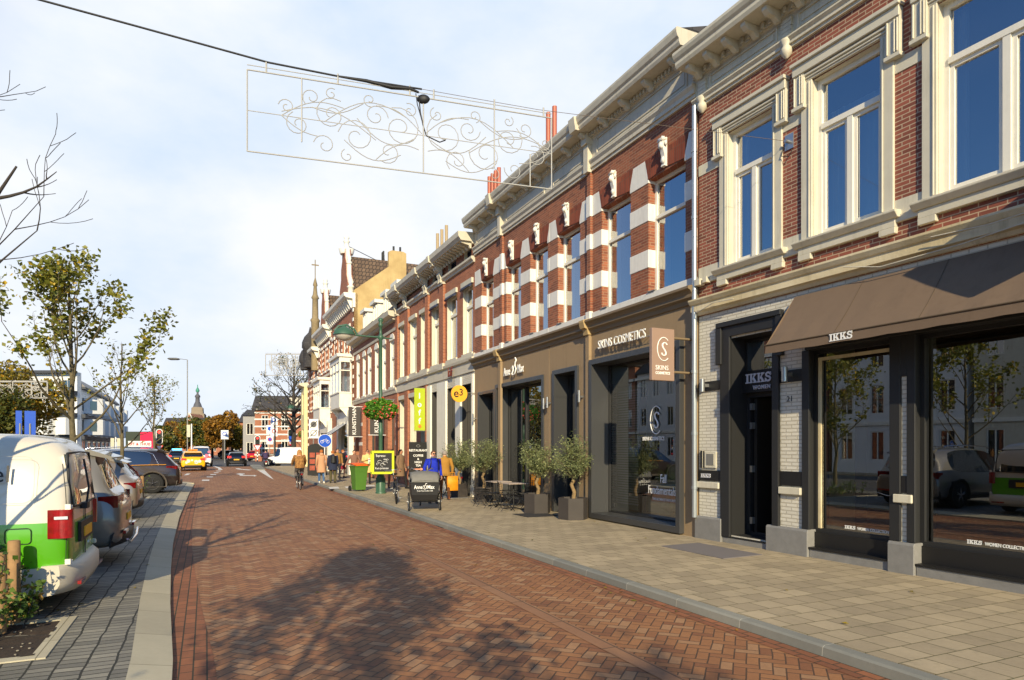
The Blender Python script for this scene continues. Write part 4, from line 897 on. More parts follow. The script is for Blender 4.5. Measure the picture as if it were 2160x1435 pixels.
# ---------------------------------------------------------------- the far side of the square
def block(name, label, cat, c, ang, w, d, h, cols, rows, mat, frame_mat=None, roof=None, z0=1.0, fh=2.9, ww=.5, wh=.6, bands=None, gm=None):
    """free standing block: x = along its front, front face at y = 0 looking towards -y"""
    B = ent(name, label, cat, loc=c, rot=R(ang)); m = MB()
    holes = []; cw = w / cols
    for i in range(cols):
        for j in range(rows):
            x = i * cw + cw * (1 - ww) / 2; z = z0 + j * fh; holes.append((x, x + cw * ww, z, z + fh * wh))
    mm = MB(); wall(mm, 0, w, 0, h, 0, holes, .12); mm.v = [(x, -y, z) for x, y, z in mm.v]; mm.build('wall', mat, B)
    m.box(0.01, w - .01, .13, d, 0, h - .01); m.build('core', mat, B)
    for a, b, c_, d_ in holes:
        q = MB(); f = .07; q.box(a, b, .04, .1, c_, c_ + f); q.box(a, b, .04, .1, d_ - f, d_); q.box(a, a + f, .04, .1, c_ + f, d_ - f); q.box(b - f, b, .04, .1, c_ + f, d_ - f); q.box((a + b) / 2 - .04, (a + b) / 2 + .04, .04, .1, c_ + f, d_ - f)
        o = q.build('window', frame_mat or M_white, B); q = MB(); q.quad((a, .09, c_), (b, .09, c_), (b, .09, d_), (a, .09, d_)); q.build('pane', gm or M_gld, o, fix=False)
    if bands:
        q = MB()
        for z, t_, pr in bands[0]: q.box(-.05, w + .05, -pr, -.001, z, z + t_)
        each(q, 'band', bands[1], B)
    if roof: 
        q = MB(); q.prism([(-.3, h), (d * .25, h + roof), (d * .75, h + roof), (d + .3, h)], -.2, w + .2, 'x'); q.build('roof', M_slate, B)
    return B
M_wht = base('white_cladding', rgb(222, 222, 218), .6, var=.08, vs=.4); M_gry = base('grey_render', rgb(150, 148, 146), .8); M_bnd = base('dark_band', rgb(56, 60, 66), .6)
B = block('apartment_building', 'white modern apartment building with dark bands and angled bays across the junction', 'apartment building', (-78, 90, 0), 0, 18.6, .9, 12.2, 7, 4, M_wht, base('grey_frame', rgb(170, 170, 168), .5), None, 1.0, 2.85, .55, .55, (((3.0, .6, .25), (6.0, .6, .5), (9.0, .6, .7), (12.0, .35, .9)), M_bnd))
m = MB()
for i in range(3):
    x = 11.2 + i * 2.4
    for z in (3.65, 6.65): m.prism([(x, 0), (x + 2.3, 0), (x + 1.9, -1.3), (x + .5, -1.0)], z, z + 2.3, 'z')
each(m, 'bay', M_wht, B)
B = block('apartment_building', 'white wing of the modern block receding behind the bare young trees', 'apartment building', (-59.5, 91, 0), 115, 40, 3, 10.2, 8, 3, M_wht, None, None, 1.0, 3.0, .62, .62, (((3.0, .5, .4), (6.0, .5, .5), (10.0, .3, .5)), M_bnd))
m = MB()
for i in range(6):
    x = 2.0 + i * 6.4
    for z in (3.7, 6.7): m.prism([(x, -.01), (x + 3.6, -.01), (x + 3.4, -2.2), (x + 1.2, -2.2)], z, z + 2.2, 'z')
each(m, 'bay', M_wht, B)
m = MB()
for i in range(6):
    x = 2.0 + i * 6.4
    for z in (4.2, 7.2): m.prism([(x + .42, -.75), (x + .80, -1.48), (x + .75, -1.5), (x + .37, -.77)], z, z + 1.3, 'z')
each(m, 'bay_pane', M_gld, B)
m = MB(); m.prism([(-.5, 10.3), (.8, 11.6), (2.2, 11.6), (3, 10.3)], 0, 40, 'x'); m.build('roof', base('metal_roof', rgb(120, 116, 112), .5), B)
# houses opposite the shops: seen only as reflections in the shop windows
for i in range(8):
    u = -16 + i * 9.6
    lab = ['white plastered', 'red brick', 'cream'][i % 3] + ' town house opposite the shops, ' + ['first', 'second', 'third'][i // 3] + ' of that colour'
    B = block('town_house', lab, 'house', st(u, 34.2, 0), math.degrees(SROT), 9.2, 9, 10 + (i % 3), 4, 3, [M_wht, M_br3, M_cream][i % 3], None, 2.5, 1.0, 3.2, .42, .62, (((3.4, .25, .12), (9.3, .3, .3)), M_white)); B['group'] = 'town houses opposite the shops'
BC = block('brick_house', 'corner house of striped red brick and white stone with a mansard roof beside the railing', 'house', (-35.5, 91, 0), 0, 8.2, 10, 7.1, 3, 2, M_br3, None, None, 1.0, 3.3, .34, .62, (tuple((z, .20, .05) for z in (.8, 1.7, 2.7, 3.6, 4.7, 5.7, 6.6)), M_band))
m = MB(); m.prism([(-.4, 7.1), (-.4, 7.35), (.9, 9.1), (9, 9.1), (10.3, 7.35), (10.3, 7.1)], -.3, 8.4, 'x'); m.build('roof', M_slate, BC)
m = MB(); m.box(5.0, 6.4, -.15, 1.5, 7.35, 8.6); m.box(4.85, 6.55, -.25, 1.6, 8.6, 8.75); m.build('dormer', M_cream, BC)
block('row_house', 'weathered grey house front to the left of the striped corner house', 'house', (-39.6, 97, 0), 5, 3.9, 10, 6.6, 2, 2, M_gry, None, 1.0, 1, 2.8)
block('row_house', 'narrow brown brick house in the shade beyond the traffic light', 'house', (-46.3, 112, 0), 8, 5.8, 10, 6.2, 3, 2, M_br3, None, 1.6, 1, 2.6)
block('row_house', 'small brown gabled house at the end of the side street', 'house', (-52.5, 128, 0), 8, 5.4, 10, 5.4, 2, 2, M_br3, None, 1.4, 1, 2.4)
B = block('town_hall', 'grey stone building with tall three part window beyond the black car', 'building', (-63.5, 150, 0), 0, 6.5, 12, 6.2, 3, 1, base('pale_stone', rgb(184, 180, 172), .8), None, 1.3, 1.2, 4.4, .8, .95)
B = block('gabled_hall', 'long brick hall with steep slate roof and white edged gable below the church tower', 'building', (-88, 165, 0), 0, 17, 12, 5.8, 7, 2, M_br3, None, 3.7, 1, 2.5, .45, .6, (((3.0, .3, .06), (5.4, .3, .06)), M_white))
m = MB(); m.prism([(5.3, 0), (9.9, 0), (9.9, 6.0), (7.6, 10.4), (5.3, 6.0)], -.8, 6, 'y'); m.build('gable', M_br3, B)
m = MB()
for a, b in (((5.3, 6.0), (7.6, 10.6)), ((7.6, 10.6), (9.9, 6.0)), ((5.4, 6.1), (9.8, 6.1)), ((6.2, 7.6), (9.0, 7.6)), ((6.9, 9.0), (8.3, 9.0))): m.tube([(a[0], -.9, a[1]), (b[0], -.9, b[1])], .15, 4, sm=False)
each(m, 'gable_edge', M_white, B)
T = ent('church_tower', 'tall gothic church tower with a green copper spire on the skyline', 'church tower', loc=(-334, 700, 0), rot=R(20)); M_ts = base('tower_stone', rgb(150, 134, 112), .9, var=.25, vs=.2)
m = MB(); 
def sqr(w, z): return [(-w, -w, z), (-w * .6, -w * 1.08, z), (w * .6, -w * 1.08, z), (w, -w, z), (w * 1.08, -w * .6, z), (w * 1.08, w * .6, z), (w, w, z), (w * .6, w * 1.08, z), (-w * .6, w * 1.08, z), (-w, w, z), (-w * 1.08, w * .6, z), (-w * 1.08, -w * .6, z)]
m.loft([sqr(9.5, 0), sqr(9.5, 22), sqr(8.4, 22.3), sqr(8.2, 30), sqr(7.2, 30.5), sqr(6.8, 38), sqr(5.5, 38.5), sqr(5.2, 44), sqr(4.2, 45)], sm=False); m.build('shaft', M_ts, T)
m = MB()
for s in (-1, 1):
    for z0, z1, w in ((24, 29, 8.6), (32, 37, 7.3)):
        for x in (-w * .3, w * .3): m.box(x - .9, x + .9, -w * 1.12, -w, z0, z1); m.box(w, w * 1.12, x - .9, x + .9, z0, z1)
each(m, 'louvre', M_dk, T)
m = MB(); m.lathe([(4.6, 44.5), (3.6, 48), (2.2, 51), (2.0, 55), (2.8, 56), (2.4, 57.5), (1.0, 59), (1.0, 61)], (0, 0, 0), 8); m.build('spire', base('tower_lead', rgb(84, 84, 88), .7), T)
m = MB(); m.lathe([(1.3, 61), (2.0, 62.5), (1.6, 64), (.5, 66), (.3, 69)], (0, 0, 0), 8); m.build('copper_cap', base('copper_green', rgb(70, 140, 116), .6), T)
# ================================================================ vehicles
M_tyre = base('tyre', rgb(30, 30, 30), .85); M_rim = base('rim', rgb(170, 172, 176), .3, metal=.8); M_rimd = base('rim_dark', rgb(50, 50, 54), .35, metal=.6)
M_cgl = glassm('car_glass', (.006, .008, .01), .10); M_red = base('lamp_red', (.36, .008, .01), .18, coat=1, col2=(.16, .004, .006), vs=11); M_ltr = base('lamp_lit', (.8, .02, .02), .2, emit=(1, .05, .03), es=1.2)
M_pl = base('plate_yellow', rgb(232, 176, 20), .5); M_trim = base('black_plastic', rgb(34, 34, 35), .6); M_chr = base('chrome', rgb(220, 220, 222), .15, metal=1); M_hl = base('lamp_clear', (.6, .62, .64), .1, coat=1)
def paint(name, c, metal=.35, rough=.28): return base(name, c, rough, metal=metal, coat=.9)
def wheel(par, x, y, r, w, rim=None, n=5):
    s = 1 if y > 0 else -1; m = MB()
    m.lathe([(r * .66, -w / 2), (r * .93, -w / 2), (r, -w * .34), (r, w * .34), (r * .93, w / 2), (r * .66, w / 2)], (x, y, r), 28, ax='y'); o = m.build('wheel', M_tyre, par)
    m = MB(); m.lathe([(.02, -.02), (r * .66, -.02), (r * .68, .03), (r * .60, .03), (r * .56, -.005), (.02, -.005)] if s > 0 else [(.02, .005), (r * .56, .005), (r * .60, -.03), (r * .68, -.03), (r * .66, .02), (.02, .02)], (x, y + s * (w / 2 - .02), r), 24, ax='y', m=1)
    for i in range(n):
        a = 2 * math.pi * i / n + .3; c, d = math.cos(a), math.sin(a); yy = y + s * (w / 2 - .004)
        for q in (-.13, .13): m.tube([(x + c * .04, yy, r + d * .04), (x + math.cos(a + q) * r * .63, yy - s * .01, r + math.sin(a + q) * r * .63)], [.024, .017], 5)
    m.lathe([(.0, -.01), (.06, -.01), (.05, .02), (0, .025)], (x, y + s * (w / 2 - .01), r), 12, ax='y'); m.build('rim', [rim or M_rim, M_trim], o)
def car(name, label, sts, glz, rearz, frontz, pillars, wheels, body, M=None, loc=None, rot=0, r=.34, ground=0, group=None, arch=None, cat='car', lvl=2, roofm=None, rim=None, rails=None, low=None):
    """sts: stations from tail to nose (x, zb, zbelt, zroof, ztop, wbody, wbelt, wroof)"""
    root = ent(name, label, cat, M=M, loc=loc, rot=rot, group=group)
    rings = []
    for x, zb, zl, zr, zt, wb, wl, wr in sts:
        zm_ = zb + (zl - zb) * .55
        h = [(0, zb), (wb * .86, zb), (wb * .97, zb + .10), (wb, zm_), (wl, zl), (wr, zr), (wr * .62, zt), (0, zt + .012)]
        rings.append([(x, y, z) for y, z in h] + [(x, -y, z) for y, z in h[-2:0:-1]])
    n = len(rings[0]); vs = [v for g in rings for v in g]; fs, ms = [], []
    for i in range(len(rings) - 1):
        for j in range(n):
            k = j if j < 7 else n - 1 - j      # strip number counted from the bottom
            mt = 0
            if k == 4 and i in glz and i not in pillars: mt = 1
            if k in (5, 6) and i in rearz: mt = 2
            if k in (5, 6) and i in frontz: mt = 3
            fs.append((i * n + j, i * n + (j + 1) % n, (i + 1) * n + (j + 1) % n, (i + 1) * n + j)); ms.append(mt)
    for g, rv in ((0, True), (len(rings) - 1, False)):
        q = [g * n + j for j in range(n)]
        h_ = n // 2
        # cap as quads between mirrored sides
        for j in range(h_):
            a, b, c, d = q[j], q[(j + 1)], q[(n - j - 1) % n], q[(n - j) % n]
            f = [a, b, c, d] if len({a, b, c, d}) == 4 else list(dict.fromkeys([a, b, c, d]))
            if len(f) > 2: fs.append(tuple(f if rv else f[::-1])); ms.append(0)
    me = bpy.data.meshes.new('body'); me.from_pydata(vs, [], fs)
    bm = bmesh.new(); bm.from_mesh(me)
    for f, mt in zip(bm.faces, ms): f.material_index = mt; f.smooth = True
    bmesh.ops.recalc_face_normals(bm, faces=bm.faces)
    cl_ = bm.edges.layers.float.new('crease_edge')
    for e in bm.edges:
        if len(e.link_faces) == 2 and e.link_faces[0].material_index != e.link_faces[1].material_index: e[cl_] = .75
        a, b = e.verts
        ja, jb = a.index % n, b.index % n
        if ja == jb and ja in (3, n - 3, 2, n - 2): e[cl_] = .35
    bm.to_mesh(me); bm.free()
    for mm in (body, body, body, body): me.materials.append(mm)
    ob = bpy.data.objects.new('tmp', me); COL.objects.link(ob)
    md = ob.modifiers.new('s', 'SUBSURF'); md.levels = lvl; md.render_levels = lvl
    dg = bpy.context.evaluated_depsgraph_get(); m2 = bpy.data.meshes.new_from_object(ob.evaluated_get(dg)); bpy.data.objects.remove(ob)
    # cut the wheel arches out of the body by dropping faces inside them, then line them
    V = [v.co.copy() for v in m2.vertices]; parts = {0: MB(), 1: MB(), 2: MB(), 3: MB()}; maps = {k: {} for k in parts}
    for p in m2.polygons:
        c = p.center; k = p.material_index
        if k == 0 and any((c.x - wx) ** 2 + (c.z - r * .95) ** 2 < (r * 1.14) ** 2 for wx, _ in wheels) and abs(c.y) > .55: continue
        b, mp = parts[k], maps[k]; f = []
        for i in p.vertices:
            if i not in mp: mp[i] = len(b.v); b.v.append(tuple(V[i]))
            f.append(mp[i])
        b.f.append(f); b.m.append(0); b.sm.append(True)
    bo = parts[0].build('body', body, root, fix=False)
    if parts[1].f: each(parts[1], 'window', M_cgl, root)
    if parts[2].f: parts[2].build('rear_window', M_cgl, root, fix=False)
    if parts[3].f: parts[3].build('windscreen', M_cgl, root, fix=False)
    m = MB()
    for wx, wy in wheels:
        for s in (-1, 1):
            a = [math.pi * (i / 12) * 1.15 - math.pi * .075 for i in range(13)]
            for w0, w1, rr in ((wy - .30, wy + .105, r * 1.17),):
                m.loft([[(wx + math.cos(q) * rr, s * w0, r * .95 + math.sin(q) * rr) for q in a], [(wx + math.cos(q) * rr, s * w1, r * .95 + math.sin(q) * rr) for q in a], [(wx + math.cos(q) * (rr + .055), s * (w1 - .005), r * .95 + math.sin(q) * (rr + .055)) for q in a]], cap=False)
            m.box(wx - r, wx + r, s * (wy - .31), s * (wy - .30), .1, r * 2.1)
    each(m, 'wheel_arch', arch or M_trim, root)
    for wx, wy in wheels:
        for s in (-1, 1): wheel(root, wx, s * (wy - .02), r, .22, rim)
    if rails:
        m = MB()
        for s in (-1, 1): m.tube([(rails[0], s * rails[2], rails[3] - .03), (rails[0] + .15, s * rails[2], rails[3] + .015), ((rails[0] + rails[1]) / 2, s * rails[2], rails[3] + .04), (rails[1] - .15, s * rails[2], rails[3] + .0), (rails[1], s * rails[2], rails[3] - .05)], .018, 6)
        each(m, 'roof_rail', M_chr, root)
    return root
def lamp_pair(root, x, y0, y1, z0, z1, mat=M_red, name='tail_light', dx=.06, side=.25, skew=0):
    for s in (-1, 1):
        m = MB(); a, b = s * y0, s * y1
        m.loft([[(x - .03, a, z0 + skew), (x - .03, a, z1)], [(x + .0, b * .97, z0), (x + .0, b * .97, z1)], [(x + .05, b, z0), (x + .05, b, z1)], [(x + side, b * 1.008, z0 + .06), (x + side, b * 1.008, z1 - .01)], [(x + side, b * .96, z0 + .06), (x + side, b * .96, z1)], [(x + .1, a, z0), (x + .1, a, z1)]], cap=False)
        m.build(name, mat, root)
def plate(root, x, z, w=.5, y=0, mat=None, front=False):
    m = MB(); m.box(x - .012, x, y - w / 2, y + w / 2, z, z + .11); o = m.build('number_plate', mat or M_pl, root)
def suv(name, label, pc, L=4.9, H=1.72, W=.97, loc=None, rot=0, arch=None, slope=.62, r=.37, rails=True, group=None, wb=(.95, 3.85), rim=None, belt=1.05, zb=.24, lights='wide', pillars=(3,), lvl=2, tailx=.10):
    k = H / 1.72
    sts = [(0, zb + .14, .70, .78, .80, W * .84, W * .82, W * .78), (.05, zb + .06, .92, 1.0, 1.02, W * .95, W * .90, W * .78), (tailx + .08, zb, belt, belt + .05, belt + .07, W * .99, W * .935, W * .80), (slope + .05, zb, belt, H - .10, H - .04, W, W * .93, W * .70),
           (slope + .35, zb, belt - .01, H - .06, H, W, W * .94, W * .735), (1.75, zb, belt - .03, H - .03, H + .03, W * .99, W * .94, W * .75), (2.75, zb, belt - .05, H - .05, H + .02, W * .99, W * .935, W * .74),
           (3.15, zb, belt - .06, H - .14, H - .07, W * .99, W * .93, W * .72), (L - 1.05, zb, belt - .08, belt + .02, belt + .06, W, W * .92, W * .78), (L - .5, zb, belt - .14, belt - .08, belt - .03, W * .98, W * .88, W * .7), (L - .1, zb + .05, .80, .84, .87, W * .9, W * .82, W * .6), (L, zb + .14, .62, .68, .70, W * .78, W * .74, W * .5)]
    c = car(name, label, sts, {3, 4, 5, 6, 7}, {2}, {7}, set(pillars), [(wb[0], W), (wb[1], W)], pc, loc=loc, rot=rot, r=r, arch=arch, group=group, rails=(slope + .4, 3.2, W * .70, H + .045) if rails else None, rim=rim, lvl=lvl)
    # spoiler, bumper, plate recess, sill trim
    m = MB(); m.prism([(slope - .20, H - .13), (slope + .1, H - .02), (slope + .2, H - .015), (slope + .15, H - .09), (slope - .17, H - .16)], -W * .66, W * .66, 'y'); m.build('spoiler', pc, c)
    m = MB(); m.loft([[(x, y * W, z) for x, z in ((.16, zb + .02), (-.03 + abs(y) ** 4 * .22, zb + .06), (-.05 + abs(y) ** 4 * .22, zb + .22), (.1, zb + .26))] for y in (-.97, -.9, -.75, -.4, 0, .4, .75, .9, .97)]); m.build('bumper', arch or M_trim, c)
    m = MB()
    for s in (-1, 1): m.box(wb[0] + r * 1.15, wb[1] - r * 1.15, s * (W - .02), s * (W + .012), zb + .02, zb + .12)
    each(m, 'side_sill', arch or M_trim, c)
    plate(c, -.0, .62)
    return c
P90 = SROT + R(90)
P_sil = paint('paint_grey_silver', rgb(126, 121, 110), .3, .34); P_brn = paint('paint_dark_brown', rgb(48, 38, 34), .4, .22); P_blk = paint('paint_black', rgb(18, 18, 20), .2, .15); P_dkb = paint('paint_blue_black', rgb(28, 34, 44), .4); P_red = paint('paint_red', rgb(180, 18, 34), .1); P_yel = paint('paint_yellow', rgb(240, 180, 10), .05); P_tau = paint('paint_pale_gold', rgb(150, 138, 124), .5)
def pk(u, v): return st(u, v, .1)
# --- the delivery van at the front
def van():
    W, L, H, zb = .9, 4.7, 1.90, .26
    m = bpy.data.materials.new('paint_white_green'); m.use_nodes = True; t = m.node_tree; b = t.nodes['Principled BSDF']
    tc_ = node(t, 'ShaderNodeTexCoord'); s = node(t, 'ShaderNodeSeparateXYZ'); t.links.new(tc_.outputs['Object'], s.inputs[0]); z = N(t, s.outputs[2])
    t.links.new(mixc(t, z.lt(.965), rgb(206, 198, 180), rgb(80, 160, 12)).k, b.inputs['Base Color']); b.inputs['Roughness'].default_value = .3; b.inputs['Coat Weight'].default_value = .8
    sts = [(.0, zb + .2, .9, 1.40, 1.42, W * .86, W * .85, W * .78), (.03, zb + .08, 1.0, 1.66, 1.70, W * .95, W * .94, W * .79), (.14, zb, 1.05, H - .11, H - .05, W * .995, W * .985, W * .80), (.42, zb, 1.08, H - .06, H, W, W * .99, W * .80), (1.2, zb, 1.08, H - .05, H + .01, W, W * .99, W * .81),
           (2.1, zb, 1.08, H - .05, H + .01, W, W * .99, W * .81), (2.9, zb, 1.06, H - .07, H - .01, W, W * .985, W * .80), (3.15, zb, 1.04, H - .12, H - .06, W, W * .98, W * .78), (3.85, zb, 1.0, 1.10, 1.14, W, W * .96, W * .80), (4.35, zb, .9, .95, .98, W * .97, W * .92, W * .72), (4.62, zb + .05, .72, .78, .80, W * .88, W * .82, W * .6), (4.7, zb + .15, .6, .64, .66, W * .7, W * .66, W * .5)]
    c = car('delivery_van', 'white and bright green delivery van seen from its rear left corner', sts, {5, 6, 7}, set(), {7}, {5}, [(1.05, W), (3.75, W)], m, loc=pk(-.98, 10.02), rot=P90, r=.33, cat='van')
    # rear doors: window, split, hinges, handle, wiper
    q = MB(); yy = .80
    q.loft([[(.015 + .075 * (z - 1.15) / .55 + (abs(y) > .7) * .03, y, z) for y in (-.72, -.6, -.3, 0, .3, .6, .72)] for z in (1.13, 1.3, 1.5, 1.68)], cap=False)
    q.v = [(x - .03, y, z) for x, y, z in q.v]; q.build('rear_window', M_cgl, c, fix=False)
    ed = [(-.012 + .075 * (z - 1.15) / .55 + .025 * (abs(y) > .7) - .006, y, z) for y, z in [(-.735, 1.12), (0, 1.11), (.735, 1.12), (.74, 1.4), (.70, 1.69), (0, 1.70), (-.70, 1.69), (-.74, 1.4), (-.735, 1.12)]]
    q = MB(); q.tube(ed, .014, 6); q.build('window_seal', M_trim, c)
    for s in (-1, 1): q = MB(); q.tube([(.045, s * .862, .56), (.035, s * .862, 1.0), (.05, s * .845, 1.3), (.085, s * .79, 1.58)], .004, 4); q.build('door_gap', M_trim, c)
    q = MB(); q.box(-.012, -.002, -.006, .006, .5, 1.12); q.build('door_split', M_trim, c)
    for s in (-1, 1):
        q = MB()
        for z in (.52, 1.10): q.box(.0, .05, s * .850, s * .885, z, z + .055); q.box(-.012, .01, s * .825, s * .85, z + .01, z + .045)
        each(q, 'hinge', M_white, c)
    q = MB(); q.loft([[(x, y, z) for x, z in ((.25, .2), (-.05 + abs(y / W) ** 5 * .16, .22), (-.10 + abs(y / W) ** 5 * .16, .32), (-.10 + abs(y / W) ** 5 * .16, .46), (-.02 + abs(y / W) ** 5 * .1, .52), (.25, .52))] for y in (-.93, -.9, -.83, -.7, -.4, 0, .4, .7, .83, .9, .93)])
    q.box(.2, .9, .895, .925, .24, .50); q.box(.2, .9, -.925, -.895, .24, .50); q.build('bumper', base('bumper_white', rgb(196, 188, 170), .45), c)
    for s in (-1, 1):
        q = MB(); q.box(-.085 if s < 2 else 0, -.05, s * .5, s * .8, .29, .325); q.build('reflector', M_red, c)
    for s in (-1, 1):
        q = MB(); q.loft([[(x, s * y, z) for x, y in ((.20, .90), (.05, .905), (-.01, .89), (-.02, .83), (-.015, .76), (.10, .74))] for z in (.80, .82, 1.08, 1.10)]); q.build('tail_light', M_red, c)
        q = MB(); q.box(.02, .14, s * .905, s * .915, 1.0, 1.03); q.build('reversing_light', M_hl, c)
    q = MB(); q.box(-.03, -.0, -.42, .42, .70, .92); q.build('plate_recess', M_trim, c); plate(c, -.03, .74)
    q = MB(); q.tube([(-.05, .2, 1.12), (-.06, .12, 1.3), (.0, .05, 1.62)], .012, 5); q.box(-.07, -.0, .12, .3, 1.06, 1.13); q.build('wiper', M_trim, c)
    # side: fuel flap outline, blind window pressing, lettering (driver's left side faces the camera)
    def ring(pts, r_=.004):
        q = MB(); P_ = [(x, .905 if z < 1.2 else .905 - (z - 1.15) * .17, z) for x, z in pts]; q.tube(P_ + [P_[0]], r_, 4, cap=False); return q
    def rr(x0, x1, z0, z1, r_): 
        o = []
        for cx_, cz_, a0 in ((x1 - r_, z1 - r_, 0), (x0 + r_, z1 - r_, 90), (x0 + r_, z0 + r_, 180), (x1 - r_, z0 + r_, 270)):
            for k_ in range(5): a = R(a0 + 22.5 * k_); o.append((cx_ + r_ * math.cos(a), cz_ + r_ * math.sin(a)))
        return o
    ring(rr(.34, .56, .76, .92, .035)).build('fuel_flap', M_trim, c)
    ring(rr(.32, 2.1, 1.18, 1.66, .09), .0018).build('panel_line', base('panel_shadow', rgb(190, 184, 170), .6), c)
    return c
VAN = van()
# lettering runs towards the tail on this side
vm = Matrix(((-1, 0, 0, 0), (0, 0, 1, 0), (0, 1, 0, 0), (0, 0, 0, 1)))
text('bel', .25, M_trim, VAN, Matrix.Translation((.80, .884, 1.40)) @ Matrix.Rotation(R(9), 4, 'X') @ vm, ext=.003, align='LEFT', sx=.95)
suv1 = suv('parked_car', 'silver grey estate car with wide red rear lights parked just past the van', P_sil, loc=pk(2.08, 9.85), rot=P90, r=.38, H=1.74, slope=.34)
lamp_pair(suv1, .06, .38, .90, .86, 1.04, skew=.0)
m = MB(); 
for s in (-1, 1): m.box(-.04, .0, s * .45, s * .8, .46, .51)
each(m, 'reflector', M_red, suv1)
m = MB(); m.tube([(-.06, -.8, .38), (-.07, -.5, .30), (-.07, .5, .30), (-.06, .8, .38)], .02, 6); m.build('bumper_trim', M_chr, suv1)
c = suv('parked_car', 'pale gold hatchback half hidden behind the silver estate car', P_tau, loc=pk(8.85, 10.2), rot=P90, L=4.3, H=1.52, W=.90, rails=False, r=.32, wb=(.8, 3.3), belt=.98, slope=.45); lamp_pair(c, .05, .45, .84, .78, .92)
c = suv('parked_car', 'dark car with tall curved red rear lights behind the gold hatchback', P_dkb, loc=pk(11.9, 10.55), rot=P90, L=4.6, H=1.55, W=.92, rails=False, r=.34, wb=(.85, 3.6), slope=.4)
for s in (-1, 1):
    m = MB(); m.tube([(.48, s * .68, 1.46), (.34, s * .76, 1.28), (.18, s * .83, 1.08), (.12, s * .86, .98), (.07, s * .84, .82), (.06, s * .82, .74)], [.05, .06, .07, .09, .10, .08], 6); m.build('tail_light', M_red, c)
kod = suv('parked_car', 'dark brown sport utility car with roof rails and black wheels parked by the shrub', P_brn, loc=pk(19.6, 9.62), rot=P90, r=.38, H=1.70, W=.95, arch=base('arch_trim', rgb(74, 66, 58), .6), rim=M_rimd, pillars=(3,))
lamp_pair(kod, .10, .35, .88, .92, 1.05, side=.4)
m = MB()
for s in (-1, 1): m.tube([(.5, s * .905, 1.10), (1.8, s * .925, 1.085), (3.2, s * .92, 1.06)], .012, 4)
each(m, 'side_stripe', base('stripe_amber', rgb(220, 150, 10), .4), kod)
m = MB()
for s in (-1, 1): m.tube([(.95, s * .74, 1.50), (.75, s * .90, 1.10), (1.2, s * .905, 1.08), (3.6, s * .90, 1.04)], .014, 4); m.tube([(.95, s * .74, 1.50), (1.2, s * .735, 1.60), (2.0, s * .74, 1.645), (3.0, s * .71, 1.59)], .014, 4)
each(m, 'window_trim', M_chr, kod)
def traffic(name, label, px, py, pc, heading, L=4.2, H=1.48, W=.88, cat='car', lit=True, slope=.45, name2=None):
    p = at(px, py, 0); c = suv(name, label, pc, loc=p, rot=heading, L=L, H=H, W=W, rails=False, r=.31, wb=(.75, L - .95), slope=slope, lvl=2)
    lamp_pair(c, .04, .5, .85, .85, 1.02, mat=M_ltr if lit else M_red); return c
HS = SROT
taxi = traffic('taxi', 'yellow taxi with printed stickers waiting in the left lane', 408, 994, P_yel, HS + R(4), L=4.6, H=1.60, W=.9, cat='taxi'); 
m = MB(); m.box(.9, 1.2, -.35, .35, 1.62, 1.74); m.build('roof_sign', base('amber', rgb(210, 130, 10), .5), taxi)
m = MB()
for y, z, a in ((-.45, .78, .12), (-.2, .72, .16), (.35, .80, .13), (.1, .86, .08), (.5, .68, .1)): m.cyl((-.012, y, z), (.2, y, z), a, 10)
each(m, 'sticker', M_white, taxi)
text('TAXI', .10, M_trim, taxi, Matrix(((0, 0, -1, .895), (-1, 0, 0, .16), (0, 1, 0, 1.64), (0, 0, 0, 1))), ext=.003)
traffic('black_car', 'black hatchback with yellow number plate driving away', 499, 984, P_blk, HS + R(-2), L=3.9, H=1.45, W=.86)
traffic('red_car', 'bright red car turning in front of the black hatchback', 531, 973, P_red, HS + R(-38), L=4.0, H=1.5)
traffic('parked_car', 'dark green car standing across the junction near the bicycles', 462, 968, P_dkb, R(5), L=4.3, H=1.45, lit=False)
traffic('police_car', 'dark car with glowing blue roof light beyond the yellow taxi', 372, 980, P_dkb, HS, L=4.4, H=1.6)
m = MB(); p = at(372, 980, 0); o = [x for x in COL.objects if x.name == 'police_car'][0]; m.box(1.6, 1.9, -.5, .5, 1.63, 1.75); m.build('blue_light', base('blue_lamp', (.05, .3, 1), .3, emit=(.1, .5, 1), es=4), o)
wv = traffic('white_van', 'white van with pink print on its tail ahead of the yellow taxi', 424, 985, paint('paint_white', rgb(228, 226, 224), 0), HS, L=4.8, H=2.0, W=.95, slope=.2)
m = MB()
for y, z, a in ((-.5, 1.1, .16), (-.7, 1.45, .12), (-.3, .8, .2)): m.cyl((-.03, y, z), (.25, y, z), a, 8)
each(m, 'sticker', base('pink', rgb(224, 110, 140), .6), wv)
wv = suv('white_van', 'white delivery van parked on the corner behind the bicycle rider', MATS['paint_white'], loc=at(655, 985, 0), rot=R(172), L=4.4, H=1.9, W=.9, rails=False, slope=.15, lvl=2, r=.35, pillars=(3, 4, 5))
